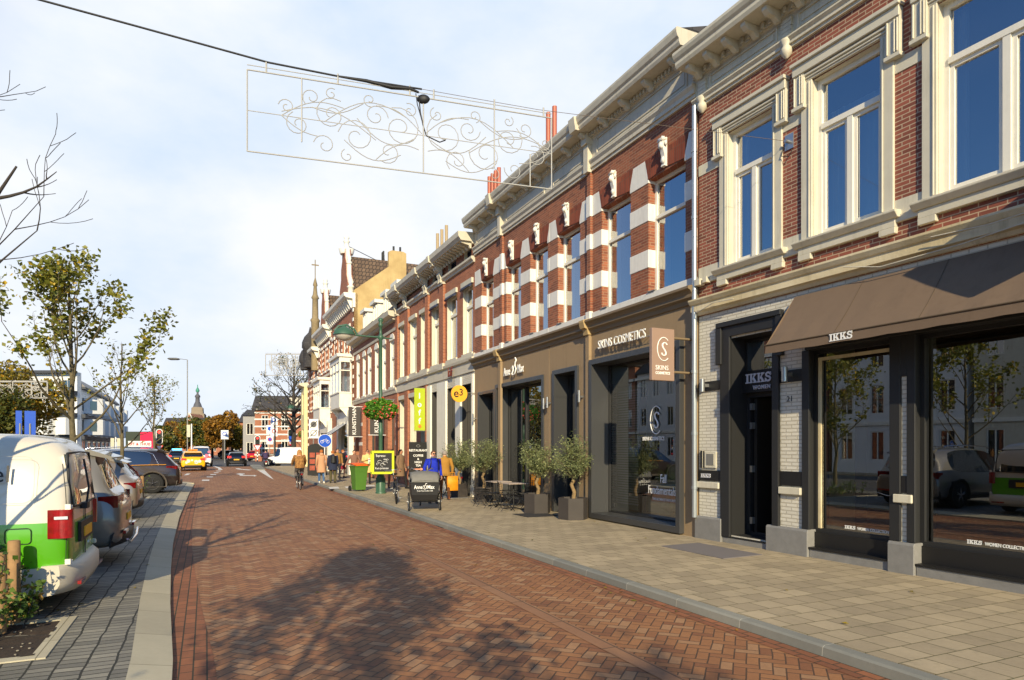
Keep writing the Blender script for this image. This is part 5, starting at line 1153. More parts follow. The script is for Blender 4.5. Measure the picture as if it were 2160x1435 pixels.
# ================================================================ people
M_skin = base('skin', rgb(214, 160, 130), .6); M_skin2 = base('skin_tan', rgb(176, 122, 92), .6)
def cloth(c, var=.12): return base('cloth_%d_%d_%d' % c, rgb(*c), .9, var=var, vs=9, bump=.2, bs=60)
def skinmesh(name, J, bones, mat, parent, lvl=1):
    """one continuous surface grown over a skeleton; J name -> (pos, radius)"""
    ks = list(J); idx = {k: i for i, k in enumerate(ks)}
    me = bpy.data.meshes.new(name); me.from_pydata([tuple(J[k][0]) for k in ks], [(idx[a], idx[b]) for a, b in bones], [])
    ob = bpy.data.objects.new('tmp', me); COL.objects.link(ob)
    sm = ob.modifiers.new('k', 'SKIN'); sm.use_smooth_shade = True
    for i, k in enumerate(ks):
        r = J[k][1]; sv_ = me.skin_vertices[0].data[i]; sv_.radius = r if isinstance(r, tuple) else (r, r); sv_.use_root = (i == 0)
    sb = ob.modifiers.new('s', 'SUBSURF'); sb.levels = sb.render_levels = lvl
    dg = bpy.context.evaluated_depsgraph_get(); m2 = bpy.data.meshes.new_from_object(ob.evaluated_get(dg)); bpy.data.objects.remove(ob)
    m2.materials.clear(); m2.materials.append(mat)
    for p in m2.polygons: p.use_smooth = True
    o = bpy.data.objects.new(name, m2); COL.objects.link(o); o.parent = parent; return o
def person(label, loc, face, h=1.72, pose=None, top=None, leg=None, hair=None, shoe=None, coat=.0, hairlen=.0, skin=None, sit=False, lean=0.0, group=None, slim=1.0, hood=False, skirt=None, glasses=False, collar=None):
    """local frame: the person looks along +x; pose: dict of joint positions overriding the default (in units of 1.72 m height)"""
    root = ent('person', label, 'person', loc=loc, rot=face, group=group); k = h / 1.72; skin = skin or M_skin
    V = lambda x, y, z: Vector((x, y, z)) * k
    J = {'pelvis': V(0, 0, .94), 'hipL': V(0, .09, .90), 'hipR': V(0, -.09, .90), 'kneeL': V(.05, .10, .50), 'kneeR': V(-.01, -.10, .50), 'ankL': V(.04, .10, .09), 'ankR': V(-.12, -.10, .09),
         'waist': V(0, 0, 1.08), 'chest': V(0, 0, 1.28), 'neck': V(.0, 0, 1.46), 'head': V(.025, 0, 1.57), 'crown': V(.02, 0, 1.655), 'shL': V(0, .185, 1.39), 'shR': V(0, -.185, 1.39),
         'elL': V(-.03, .24, 1.12), 'elR': V(-.03, -.24, 1.12), 'wrL': V(.08, .24, .88), 'wrR': V(.08, -.24, .88)}
    for a, b in (pose or {}).items(): J[a] = V(*b)
    rad = {'pelvis': (.12, .09), 'hipL': .075, 'hipR': .075, 'kneeL': .052, 'kneeR': .052, 'ankL': .036, 'ankR': .036, 'waist': (.115, .085), 'chest': (.14, .10), 'neck': .052, 'head': (.072, .088), 'crown': (.062, .072), 'shL': .055, 'shR': .055, 'elL': .038, 'elR': .038, 'wrL': .026, 'wrR': .026}
    D = {a: (p, tuple(q * k * (slim if a not in ('head', 'crown', 'neck') else 1) for q in (rad[a] if isinstance(rad[a], tuple) else (rad[a], rad[a])))) for a, p in J.items()}
    B = [('pelvis', 'waist'), ('waist', 'chest'), ('chest', 'neck'), ('neck', 'head'), ('head', 'crown'), ('chest', 'shL'), ('chest', 'shR'), ('shL', 'elL'), ('elL', 'wrL'), ('shR', 'elR'), ('elR', 'wrR'), ('pelvis', 'hipL'), ('pelvis', 'hipR'), ('hipL', 'kneeL'), ('kneeL', 'ankL'), ('hipR', 'kneeR'), ('kneeR', 'ankR')]
    for s, w, e in ((1, 'wrL', 'elL'), (-1, 'wrR', 'elR')):
        d = (J[w] - J[e]).normalized(); side = Vector((1, 0, 0)); side = (side - d * side.dot(d)); side = side.normalized() if side.length > .1 else Vector((0, 0, 1)); c = 'p' + w
        D[c] = (J[w] + d * .055 * k, (.030 * k, .018 * k)); B.append((w, c)); inw = Vector((0, -s, 0))
        for i, (off, ln) in enumerate(((-.026, .062), (-.009, .075), (.009, .07), (.025, .055))):
            a = J[w] + d * .095 * k + side * off * k; b_ = a + (d * .8 + inw * .4) * ln * .5 * k; e_ = b_ + (d * .5 + inw * .85) * ln * .5 * k
            for n_, p_, r_ in (('a', a, .0095), ('b', b_, .0088), ('c', e_, .0075)): D[f'{c}{i}{n_}'] = (p_, (r_ * k, r_ * k))
            B += [(c, f'{c}{i}a'), (f'{c}{i}a', f'{c}{i}b'), (f'{c}{i}b', f'{c}{i}c')]
        a = J[w] + d * .045 * k + side * .034 * k; b_ = a + (side * .6 + d * .7 + inw * .3) * .04 * k
        D[c + 't'] = (a, (.011 * k,) * 2); D[c + 'u'] = (b_, (.009 * k,) * 2); B += [(c, c + 't'), (c + 't', c + 'u')]
    body = skinmesh('body', D, B, skin, root)
    # face
    H = J['head']; m = MB(); f = H + Vector((.085, 0, -.0)) * k
    m.loft([[f + Vector(q) * k for q in ((-.02, -.010, .03), (.0, 0, .035), (-.02, .010, .03))], [f + Vector(q) * k for q in ((-.015, -.016, -.012), (.022, 0, -.01), (-.015, .016, -.012))], [f + Vector(q) * k for q in ((-.02, -.01, -.022), (.0, 0, -.024), (-.02, .01, -.022))]]); m.build('nose', skin, body)
    m = MB()
    for s in (-1, 1): m.sphere(H + Vector((.072, s * .030, .022)) * k, .0105 * k, 8, 6)
    each(m, 'eye', M_black, body)
    m = MB(); m.loft([[H + Vector((.080 - abs(y) * .5, y, -.052 + z)) * k for z in (-.006, .006)] for y in (-.024, -.012, 0, .012, .024)], cap=False); m.build('mouth', base('lips', rgb(150, 70, 60), .6), body)
    m = MB()
    for s in (-1, 1): m.sphere(H + Vector((.0, s * .078, -.0)) * k, .026 * k, 8, 6, sq=(.7, .35, 1.15))
    each(m, 'ear', skin, body)
    if glasses:
        m = MB(); 
        for s in (-1, 1): m.box(*[q * k for q in ()] if 0 else (H.x + .078 * k, H.x + .092 * k, H.y + s * .006 * k if s > 0 else H.y - .055 * k, H.y + (.055 * k if s > 0 else -.006 * k), H.z + .004 * k, H.z + .038 * k))
        m.box(H.x + .08 * k, H.x + .088 * k, H.y - .01 * k, H.y + .01 * k, H.z + .022 * k, H.z + .03 * k); m.build('sunglasses', M_black, root)
    # hair
    if hair:
        m = MB(); rings = []; hb = H + Vector((-.018, 0, 0)) * k
        for i in range(9):
            th = math.pi * .62 * i / 8; rr = .102 * math.sin(th) + .002; z = .012 + .105 * math.cos(th)
            ring = []
            for j in range(18):
                a = 2 * math.pi * j / 18; front = max(0, math.cos(a)); zz = z + (.035 * front if i > 5 else 0) + .006 * noise.noise(Vector((i, j * 1.7, h * 9)))
                ring.append(hb + Vector((rr * math.cos(a) * (1.0 - (.10 if i < 4 else .42 if i < 6 else .6) * front), rr * .88 * math.sin(a), zz)) * k)
            rings.append(ring)
        m.loft(rings)
        if hairlen:
            rings = []
            for i in range(7):
                q = i / 6; w = .085 + .045 * math.sin(q * 2.4) + .01 * (i % 2); rings.append([hb + Vector((-.035 - .05 * q + .055 * math.cos(a) * (1 - .3 * q), w * math.sin(a) * (1.0 - .35 * q * q), .04 - hairlen * q + .012 * math.sin(a * 5 + i))) * k for a in [2 * math.pi * j / 14 for j in range(14)]])
            m.loft(rings)
        m.build('hair', hair, root)
    # clothes: lofted garment, sleeves, trouser legs, shoes
    def ell(c, rx, ry, n=14, tw=0, wv=0): return [Vector((c[0] + rx * math.cos(a) * (1 + wv * math.sin(3 * a + tw)), c[1] + ry * math.sin(a) * (1 + wv * math.sin(4 * a + tw)), c[2])) for a in [2 * math.pi * j / n for j in range(n)]]
    sl = slim * k
    if top:
        m = MB(); P, Wt, C, Nk = J['pelvis'], J['waist'], J['chest'], J['neck']; hem = coat
        R_ = []
        if hem: 
            for q in (1, .66, .33): zz = P.z - hem * k * q; R_.append(ell((P.x - .01, P.y, zz), (.150 + .035 * q) * sl, (.195 + .03 * q) * sl, tw=q * 2, wv=.05 * q))
        else: R_.append(ell((P.x, P.y, P.z - .06 * k), .135 * sl, .18 * sl))
        R_ += [ell(P, .142 * sl, .188 * sl, wv=.015), ell(Wt, .130 * sl, .170 * sl, wv=.02), ell(C, .142 * sl, .188 * sl, wv=.015), ell(C + Vector((0, 0, .08)) * k, .132 * sl, .195 * sl), ell(C.lerp(Nk, .75), .095 * sl, .15 * sl), ell(Nk + Vector((0, 0, .0)) * k, .062 * k, .068 * k), ell(Nk + Vector((.005, 0, .035)) * k, .060 * k, .064 * k)]
        m.loft(R_)
        for s, w, e in (('L', 'wrL', 'elL'), ('R', 'wrR', 'elR')):
            sh = J['sh' + s]; i_ = sh.lerp(J['chest'], .25)
            m.tube([i_, sh + (J[e] - sh) * .06, sh.lerp(J[e], .45), J[e], J[e].lerp(J[w], .5), J[w] + (J[w] - J[e]) * .02], [.07 * sl, .074 * sl, .062 * sl, .055 * sl, .047 * sl, .042 * sl], 12)
        m.build('coat' if coat else 'jacket', top, root)
    if collar: m = MB(); m.tube([J['neck'] + Vector((math.cos(a) * .068, math.sin(a) * .07, .012 - .012 * math.cos(a))) * k for a in [2 * math.pi * j / 12 for j in range(13)]], .026 * k, 6); m.build('scarf', collar, root)
    if hood: m = MB(); m.sphere(J['neck'] + Vector((-.09, 0, -.02)) * k, .10 * k, 10, 7, sq=(.6, 1.1, .8)); m.build('hood', top, root)
    if leg:
        for s in 'LR':
            m = MB(); a, b, c = J['hip' + s], J['knee' + s], J['ank' + s]; m.tube([a.lerp(J['pelvis'], .35) + Vector((0, 0, .03 * k)), a + (b - a) * .12, a.lerp(b, .5), b, b.lerp(c, .4), c + (c - b) * .04], [.09 * sl, .092 * sl, .078 * sl, .062 * sl, .056 * sl, .05 * sl], 12); m.build('trouser_leg', leg, root)
    if skirt:
        m = MB(); P = J['pelvis']; m.loft([ell((P.x, P.y, P.z - skirt[1] * k), .19 * sl, .22 * sl, wv=.06), ell((P.x, P.y, P.z - skirt[1] * k * .5), .17 * sl, .2 * sl, wv=.03), ell(P, .14 * sl, .18 * sl)]); m.build('skirt', skirt[0], root)
    for s in 'LR':
        a, b = J['ank' + s], J['knee' + s]; m = MB(); z0 = a.z - .09 * k
        m.loft([[Vector((a.x + x * k, a.y + y * w * k, z0 + z * k)) for y, z in ((-1, 0), (-.9, .5 * hh), (-.5, hh), (.5, hh), (.9, .5 * hh), (1, 0))] for x, w, hh in ((-.075, .028, .06), (-.05, .036, .10), (.0, .038, .11), (.07, .042, .07), (.14, .044, .05), (.185, .026, .035))]); m.build('shoe', shoe or M_black, root)
    return root
def face_cam(): return R(180)
TOC = math.atan2(-DB.y, -DB.x)     # looking back along the street towards the camera
AWAY = SROT
def gp(px, py, z=.1): return at(px, py, z)
H_br = base('hair_brown', rgb(86, 56, 36), .7, var=.3, vs=30); H_dk = base('hair_dark', rgb(40, 26, 22), .7, var=.3, vs=30); H_bl = base('hair_blonde', rgb(178, 128, 72), .7, var=.35, vs=26); H_gr = base('hair_grey', rgb(150, 140, 130), .8, var=.2, vs=30); H_au = base('hair_auburn', rgb(178, 104, 44), .7, var=.3, vs=30)
p = person('person in a bright blue quilted jacket, grey scarf and sunglasses walking behind the cargo bike', gp(914, 1062), TOC, 1.70, top=cloth((30, 52, 190)), leg=cloth((60, 50, 46)), hair=H_br, glasses=True, collar=cloth((150, 146, 142)), coat=.14, pose={'elR': (-.10, -.27, 1.12), 'wrR': (.03, -.27, .90)})
m = MB(); 
for s in (-1, 1): m.tube([(.10, s * .11, 1.42), (.155, s * .12, 1.3), (.135, s * .15, 1.12), (.0, s * .185, 1.05)], .018, 5)
each(m, 'backpack_strap', M_dk, p)
p = person('person with grey hair in an ochre coat and brown trousers carrying a yellow bag', gp(938, 1054), AWAY + R(-8), 1.70, top=cloth((166, 120, 46)), leg=cloth((92, 56, 26)), hair=H_gr, shoe=base('boot_brown', rgb(120, 66, 30), .6), coat=.12, pose={'kneeL': (.12, .10, .50), 'ankL': (.20, .10, .10), 'ankR': (-.26, -.10, .12), 'kneeR': (-.06, -.1, .5), 'wrR': (.05, -.27, .85), 'elR': (-.03, -.27, 1.1)})
def bag(label, loc, rot, c, w=.32, h=.36, d=.12, txt=None):
    o = ent('carrier_bag', label, 'bag', loc=loc, rot=rot); m = MB(); m.loft([[(x * d / 2, y * w / 2, z) for x, y in ((-1, -1), (1, -1), (1, 1), (-1, 1))] for x0, z in ((1, 0), (1, h * .6), (1, h))]); m.build('bag_body', c, o, bevel=.01)
    m = MB(); m.tube([(0, -w * .25, h), (0, -w * .2, h + .12), (0, w * .2, h + .12), (0, w * .25, h)], .008, 5); m.build('handle', c, o); return o
b0 = gp(938, 1054)
bag('yellow carrier bag held by the person in the ochre coat', b0 + Vector((.26, .0, .30)), AWAY, base('bag_yellow', rgb(232, 150, 20), .6), .38, .50)
p = person('person with long dark hair in a taupe coat striding past the brick wall', gp(845, 1031), TOC + R(40), 1.72, top=cloth((126, 100, 76)), leg=cloth((24, 22, 24)), hair=H_dk, hairlen=.30, coat=.40, skin=M_skin2, pose={'kneeL': (.16, .10, .5), 'ankL': (.24, .10, .10), 'ankR': (-.22, -.10, .11)})
p = person('person in a pale yellow trench coat and sunglasses holding papers by the pillar', gp(775, 1021), TOC, 1.70, top=cloth((226, 190, 124)), leg=cloth((30, 28, 30)), hair=H_br, glasses=True, coat=.38, pose={'elR': (.0, -.25, 1.14), 'wrR': (.20, -.06, 1.20), 'wrL': (.22, .12, 1.10)})
m = MB(); m.box(.235, .245, -.02, .20, 1.0, 1.26); m.build('paper', M_white, p)
p = person('person in a brown suit leaning forward with a child beside the green wheeled bin', gp(747, 1020), TOC, 1.68, top=cloth((130, 96, 80)), leg=cloth((120, 90, 76)), hair=H_dk, coat=.10, pose={'elR': (.05, -.32, 1.15), 'wrR': (.12, -.42, .95), 'elL': (.05, .3, 1.12), 'wrL': (.12, .38, .92)})
p = person('person in a long black coat and dark red skirt walking along the shop fronts', gp(723, 1008), TOC + R(60), 1.68, top=cloth((30, 26, 30)), leg=None, skirt=(cloth((130, 24, 44)), .42), hair=H_au, coat=.22, pose={'ankR': (-.2, -.1, .1)})
p = person('person in a navy coat with a small backpack walking away', gp(702, 1019), AWAY, 1.66, top=cloth((34, 42, 66)), leg=cloth((82, 76, 48)), hair=H_au, coat=.26, slim=1.15)
m = MB(); m.loft([[(-.30 + .1 * abs(q), q * .13, z) for q in (-1, -.6, 0, .6, 1)] + [(-.14, .13, z), (-.14, -.13, z)] for z in (1.02, 1.12, 1.3, 1.36)]); m.build('backpack', M_dk, p)
person('person with dark hair glimpsed beyond the navy coat', gp(712, 1012), TOC, 1.74, top=cloth((150, 110, 60)), leg=cloth((40, 40, 50)), hair=H_dk)
p = person('person in a tan hooded coat and blue jeans walking away at the kerb', gp(678, 1019), AWAY, 1.70, top=cloth((196, 148, 112)), leg=cloth((66, 96, 136)), hair=H_au, coat=.40, hood=True, shoe=M_white)
person('person in an orange jacket and white trousers crossing the far road', gp(598, 974), AWAY, 1.72, top=cloth((216, 130, 16)), leg=cloth((226, 222, 216)), hair=H_dk, shoe=M_white)
person('person with dark hair half hidden behind the chalkboard', gp(826, 1030), TOC, 1.70, top=cloth((44, 40, 40)), leg=cloth((150, 100, 76)), hair=H_dk, coat=.1)
for i, (px, py) in enumerate(((508, 971), (572, 970), (667, 1000))):
    person(['distant person in black on the far pavement by the red car', 'distant person in dark blue by the railing', 'person in black waiting beside the menu board'][i], gp(px, py), TOC, 1.74, top=cloth(((40, 40, 44), (38, 46, 70), (30, 30, 32))[i]), leg=cloth((36, 36, 44)), hair=H_dk)
# ================================================================ bicycles
M_frame = base('bike_black', rgb(20, 20, 22), .35, coat=.5)
def bwheel(par, x, r=.34, y=0, z=None, name='wheel', n=24):
    z = r if z is None else z; m = MB()
    m.tube([(x + math.cos(a) * r, y, z + math.sin(a) * r) for a in [2 * math.pi * i / 28 for i in range(29)]], .019, 6, cap=False); o = m.build(name, M_tyre, par)
    m = MB(); m.tube([(x + math.cos(a) * (r - .025), y, z + math.sin(a) * (r - .025)) for a in [2 * math.pi * i / 28 for i in range(29)]], .011, 5, cap=False)
    for i in range(n): a = 2 * math.pi * i / n; m.tube([(x, y + .03 * (-1) ** i, z), (x + math.cos(a) * (r - .02), y, z + math.sin(a) * (r - .02))], .0016, 3, cap=False)
    m.cyl((x, y - .05, z), (x, y + .05, z), .022, 8); m.build('rim', M_steel, o)
def bicycle(name, label, loc, rot, fr=None, group=None, lean=0):
    o = ent(name, label, 'bicycle', loc=loc, rot=rot, group=group); o.rotation_euler.x = lean; bwheel(o, 0); bwheel(o, 1.08)
    m = MB(); hd, bb, se = (.88, 0, .90), (.45, 0, .30), (.30, 0, .86); T_ = .016
    m.tube([hd, bb], T_, 8); m.tube([(.87, 0, .82), (.6, 0, .55), (.36, 0, .62)], T_, 8); m.tube([bb, se], T_, 8); m.tube([bb, (0, .03, .34)], .01, 6); m.tube([bb, (0, -.03, .34)], .01, 6); m.tube([se, (0, .03, .34)], .009, 6)
    m.tube([hd, (.93, 0, .72), (.97, .0, .68)], .02, 8)
    for s in (-1, 1): m.tube([(.955, s * .04, .70), (1.02, s * .05, .45), (1.08, s * .05, .34)], .012, 6)
    m.build('frame', fr or M_frame, o)
    m = MB(); m.tube([(.88, 0, .88), (.86, 0, 1.04)], .013, 6); m.tube([(.62, -.28, 1.02), (.72, -.27, 1.06), (.86, -.1, 1.06), (.86, .1, 1.06), (.72, .27, 1.06), (.62, .28, 1.02)], .011, 6); m.build('handlebar', M_steel, o)
    m = MB(); m.loft([[(.14, y * .11, .92 + .02 * (1 - abs(y))), (.14, y * .11, .88), (.40, y * .03, .87), (.42, y * .02, .92)] for y in (-1, -.5, 0, .5, 1)]); m.build('saddle', M_black, o)
    for c_, a0, a1 in ((0, 20, 200), (1.08, 0, 150)):
        m = MB(); m.loft([[(c_ + math.cos(a) * .375, y, .34 + math.sin(a) * .375) for y in (-.03, .03)] for a in [R(a0 + (a1 - a0) * i / 12) for i in range(13)]], cap=False); m.build('mudguard', fr or M_frame, o)
    m = MB(); m.tube([(-.3, -.07, .76), (.25, -.07, .76)], .006, 5); m.tube([(-.3, .07, .76), (.25, .07, .76)], .006, 5); m.tube([(-.3, -.07, .76), (-.3, .07, .76)], .006, 5); m.tube([(-.25, .07, .76), (0, .05, .34)], .006, 5); m.build('carrier', M_steel, o)
    m = MB(); m.box(-.385, -.36, -.04, .04, .66, .72); m.build('rear_light', M_red, o)
    for s, z in ((1, .14), (-1, .46)):
        m = MB(); m.tube([(.45, 0, .30), (.45, s * .07, .30), (.45 + .06 * s, s * .08, z)], .01, 6); m.box(.40 + .06 * s, .50 + .06 * s, s * .08, s * .16, z - .01, z + .01); m.build('pedal', M_steel, o)
    return o
pb = gp(634, 1033, 0)
bk = bicycle('bicycle', 'black bicycle ridden away from the camera by the long haired cyclist', pb, AWAY)
def rider(label, base_loc, rot, top, leg, hair, hl, scoot=False):
    return person(label, base_loc, rot, 1.78, slim=1.15, top=top, leg=leg, hair=hair, hairlen=hl, coat=0, pose={'pelvis': (.24, 0, .98), 'hipL': (.26, .09, .95), 'hipR': (.26, -.09, .95), 'kneeL': (.62, .11, .72), 'kneeR': (.58, -.11, .58), 'ankL': (.50, .13, .55), 'ankR': (.38, -.13, .22) if not scoot else (.5, -.13, .3), 'waist': (.26, 0, 1.12), 'chest': (.34, 0, 1.32), 'neck': (.40, 0, 1.49), 'head': (.43, 0, 1.60), 'crown': (.42, 0, 1.685), 'shL': (.36, .18, 1.43), 'shR': (.36, -.18, 1.43), 'elL': (.50, .26, 1.22), 'elR': (.50, -.26, 1.22), 'wrL': (.66, .27, 1.08), 'wrR': (.66, -.27, 1.08)})
rider('person with long wavy hair in a patchwork fur jacket riding the black bicycle', pb, AWAY, base('fur', rgb(178, 130, 70), .95, col2=rgb(96, 60, 34), vs=14, bump=1, bs=30), cloth((96, 92, 92)), H_bl, .42)
# scooter and rider near the traffic light
sp_ = gp(561, 987, 0); sc = ent('scooter', 'dark motor scooter ridden away past the traffic light', 'scooter', loc=sp_, rot=AWAY)
for x in (.1, 1.25): m = MB(); m.lathe([(.12, -.05), (.22, -.045), (.24, 0), (.22, .045), (.12, .05)], (x, 0, .24), 18, ax='y'); m.build('wheel', M_tyre, sc)
m = MB(); m.loft([[(x, y * w, z) for y, z in ((-1, z0), (-.9, z1), (0, z1 + .03), (.9, z1), (1, z0), (0, z0 - .05))] for x, w, z0, z1 in ((-.08, .1, .5, .66), (.05, .17, .42, .74), (.35, .19, .36, .76), (.6, .17, .34, .72), (.65, .16, .3, .34), (.95, .16, .28, .32), (1.05, .2, .3, .75), (1.12, .18, .4, .95))]); m.build('fairing', base('scooter_grey', rgb(62, 62, 70), .3, coat=1), sc)
m = MB(); m.box(-.12, -.09, -.08, .08, .5, .62); m.build('rear_light', M_red, sc); m = MB(); m.box(-.13, -.1, -.06, .06, .34, .46); m.build('number_plate', M_white, sc); m = MB(); m.tube([(1.0, -.3, 1.08), (1.1, 0, 1.02), (1.0, .3, 1.08)], .014, 6); m.build('handlebar', M_dk, sc)
rider('person in a dark purple jacket riding the motor scooter', sp_ + Vector((0, 0, -.08)), AWAY, cloth((60, 48, 84)), cloth((34, 34, 44)), H_dk, .0, True)
bicycle('bicycle', 'black city bicycle parked on the pavement beside the chalkboard', gp(829, 1063) + Vector((-.05, 1.0, 0)), TOC + R(-16), lean=R(6))
bicycle('bicycle', 'pink bicycle standing across the junction in front of the green car', gp(442, 966), R(175), fr=base('bike_pink', rgb(190, 90, 120), .4))
bicycle('bicycle', 'black bicycle leaning behind the left olive planters', st(12.3, .45, .1), AWAY + R(12), lean=R(-8))
# cargo bike with a big front box facing the camera
cg = ent('cargo_bike', 'black cargo bike with a big front box lettered in white and a folded grey hood', 'cargo bike', loc=gp(895, 1077), rot=TOC - R(13))
for s in (-1, 1): bwheel(cg, .0, .25, s * .43, n=18)
m = MB(); m.loft([[(x0, -w, z), (x1, -w, z), (x1, w, z), (x0, w, z)] for x0, x1, w, z in ((-.62, .14, .33, .28), (-.66, .22, .37, .45), (-.70, .27, .40, .78), (-.70, .28, .40, .80))], sm=False); m.build('cargo_box', base('box_black', rgb(36, 36, 38), .45), cg, bevel=.012)
m = MB(); m.loft([[(x, y * .41, z + .05 * math.cos(y * 1.5)) for y in (-1, -.8, -.4, 0, .4, .8, 1)] for x, z in ((.29, .80), (.22, .95), (.05, 1.03), (-.35, 1.05), (-.68, .98), (-.70, .82))], cap=False); m.build('folded_hood', base('hood_grey', rgb(120, 118, 112), .8, var=.2), cg, fix=False)
m = MB(); m.tube([(.1, -.36, .3), (.1, .36, .3)], .02, 8); m.cyl((.0, -.45, .25), (.0, .45, .25), .018, 8); m.tube([(-.6, 0, .3), (-1.2, 0, .32), (-1.5, 0, .34)], .022, 8); m.tube([(-1.2, 0, .32), (-1.15, 0, .9)], .018, 8); m.tube([(-.75, 0, .5), (-.8, 0, 1.0)], .02, 8); m.build('frame', M_frame, cg); bwheel(cg, -1.65, .30)
m = MB(); m.tube([(-1.05, -.34, 1.10), (-.9, -.3, 1.16), (-.8, -.08, 1.05), (-.8, .08, 1.05), (-.9, .3, 1.16), (-1.05, .34, 1.10)], .013, 6); m.build('handlebar', M_steel, cg)
m = MB(); m.box(-1.32, -1.05, -.1, .1, .90, .95); m.build('saddle', M_black, cg)
FB = Matrix(((0, 0, 1, .282), (1, 0, 0, 0), (0, 1, 0, 0), (0, 0, 0, 1)))
text('Anne', .15, M_white_t, cg, FB @ Matrix.Translation((-.30, .62, 0)), ext=.003, off=.002, sx=.72); text('Max', .15, M_white_t, cg, FB @ Matrix.Translation((.06, .62, 0)), ext=.003, off=.002, sx=.76)
m = MB(); m.tube([FB @ Vector((x * .8 - .06, y * .8 + .61, .006)) for x, y in [(.0, .10), (.05, .13), (.06, .07), (.02, .02), (.06, .0), (.12, .03), (.13, .1), (.08, .14), (.10, .19), (.14, .2)]], .01, 5); m.build('logo', M_white_t, cg)
text('Fresh Food Coffee Cafe', .05, M_white_t, cg, FB @ Matrix.Translation((-.22, .55, 0)), ext=.002, sx=.9)
# wheeled bin
bn = ent('wheeled_bin', 'green wheeled bin with a bright orange lid standing at the kerb', 'bin', loc=gp(757, 1036), rot=TOC + R(12))
m = MB(); m.loft([[(x0, -w, z), (x1, -w, z), (x1, w, z), (x0, w, z)] for x0, x1, w, z in ((-.20, .20, .21, .05), (-.24, .26, .26, .75), (-.28, .30, .29, .98), (-.30, .32, .31, 1.0), (-.30, .32, .31, 1.03))], sm=False); m.build('bin_body', base('bin_green', rgb(80, 122, 44), .5, var=.15), bn, bevel=.015)
m = MB(); m.loft([[(x, y * .33, z + .03 * (1 - y * y)) for y in (-1, -.5, 0, .5, 1)] for x, z in ((.34, 1.03), (.30, 1.07), (-.1, 1.12), (-.32, 1.12), (-.36, 1.06))]); m.build('lid', base('bin_orange', rgb(232, 96, 24), .5), bn)
for s in (-1, 1): m = MB(); m.cyl((-.24, s * .25, .11), (-.24, s * .31, .11), .11, 16); m.build('wheel', M_tyre, bn)
# chalkboard
cb = ent('chalkboard', 'lime framed chalkboard fixed round the lamp post with white chalk writing', 'chalkboard', loc=gp(807, 1044), rot=TOC - R(6))
m = MB()
for a in ((-.41, .41, .78, .86), (-.41, .41, 1.56, 1.64), (-.41, -.33, .86, 1.56), (.33, .41, .86, 1.56)): m.box(.04, .12, a[0], a[1], a[2], a[3]); m.box(-.34, -.26, a[0], a[1], a[2], a[3])
for s in (-1, 1): m.box(-.26, .04, s * .33, s * .41, .78, .86); m.box(-.26, .04, s * .33, s * .41, 1.56, 1.64)
each(m, 'frame', base('lime_frame', rgb(206, 220, 10), .5), cb)
m = MB(); m.box(.05, .09, -.335, .335, .855, 1.565); m.box(-.31, -.27, -.335, .335, .855, 1.565); each(m, 'board', base('slate_board', rgb(34, 34, 34), .7), cb)
FC = Matrix(((0, 0, 1, .093), (1, 0, 0, 0), (0, 1, 0, 0), (0, 0, 0, 1)))
for s_, y, z, a in (('Expresso', -.26, 1.42, .12), ('Kom je binnen', -.29, .96, .105), ('cake', .02, 1.30, .08)): text(s_, a, M_white_t, cb, FC @ Matrix.Translation((y, z, 0)), ext=.002, sx=.8)
m = MB()
for i, (cx_, cy_, r_) in enumerate(((-.12, 1.24, .07), (.08, 1.18, .09), (-.02, 1.12, .08), (.16, 1.30, .05), (-.2, 1.15, .05))): m.tube([FC @ Vector((cx_ + math.cos(a) * r_ * (1 - i * .02 * a), cy_ + math.sin(a) * r_ * .7, .003)) for a in [.5 * q for q in range(11)]], .006, 4)
each(m, 'chalk_drawing', M_white_t, cb)
# ================================================================ trees and plants
M_bark = base('bark', rgb(112, 100, 72), .9, col2=rgb(74, 68, 48), vs=12, bump=1, bs=18); M_barkd = base('bark_dark', rgb(60, 54, 48), .9)
L_green = leafm('leaf_autumn', rgb(88, 100, 30), rgb(140, 134, 44), rgb(184, 156, 44)); L_gold = leafm('leaf_gold', rgb(84, 86, 26), rgb(168, 142, 38), rgb(196, 150, 30), .5)
L_rust = leafm('leaf_rust', rgb(88, 74, 24), rgb(164, 112, 30), rgb(190, 140, 44), .35); L_olive = leafm('leaf_olive', rgb(92, 104, 66), rgb(140, 146, 96), rgb(176, 180, 124)); L_shrub = leafm('leaf_shrub', rgb(52, 80, 28), rgb(104, 128, 44), rgb(150, 120, 60)); L_flow = leafm('leaf_basket', rgb(50, 104, 26), rgb(106, 158, 40), rgb(140, 176, 60))
L_dkg = leafm('leaf_dark', rgb(52, 66, 24), rgb(104, 104, 34), rgb(150, 116, 30), .3)
def leaf(mb, p, s, rng, fold=.25, thin=1.0):
    d = Vector((rng.gauss(0, 1), rng.gauss(0, 1), rng.gauss(0, .7))).normalized(); e = d.orthogonal().normalized(); q = rng.random() * 6.28; e = (e * math.cos(q) + d.cross(e) * math.sin(q)); f = d.cross(e)
    a, b, c, g = p - d * s * .5, p + e * s * .38 * thin + f * s * fold * .3, p + d * s * .55, p - e * s * .38 * thin + f * s * fold * .3
    mb.add([a, b, c, g], [(0, 1, 2), (0, 2, 3)], 0)
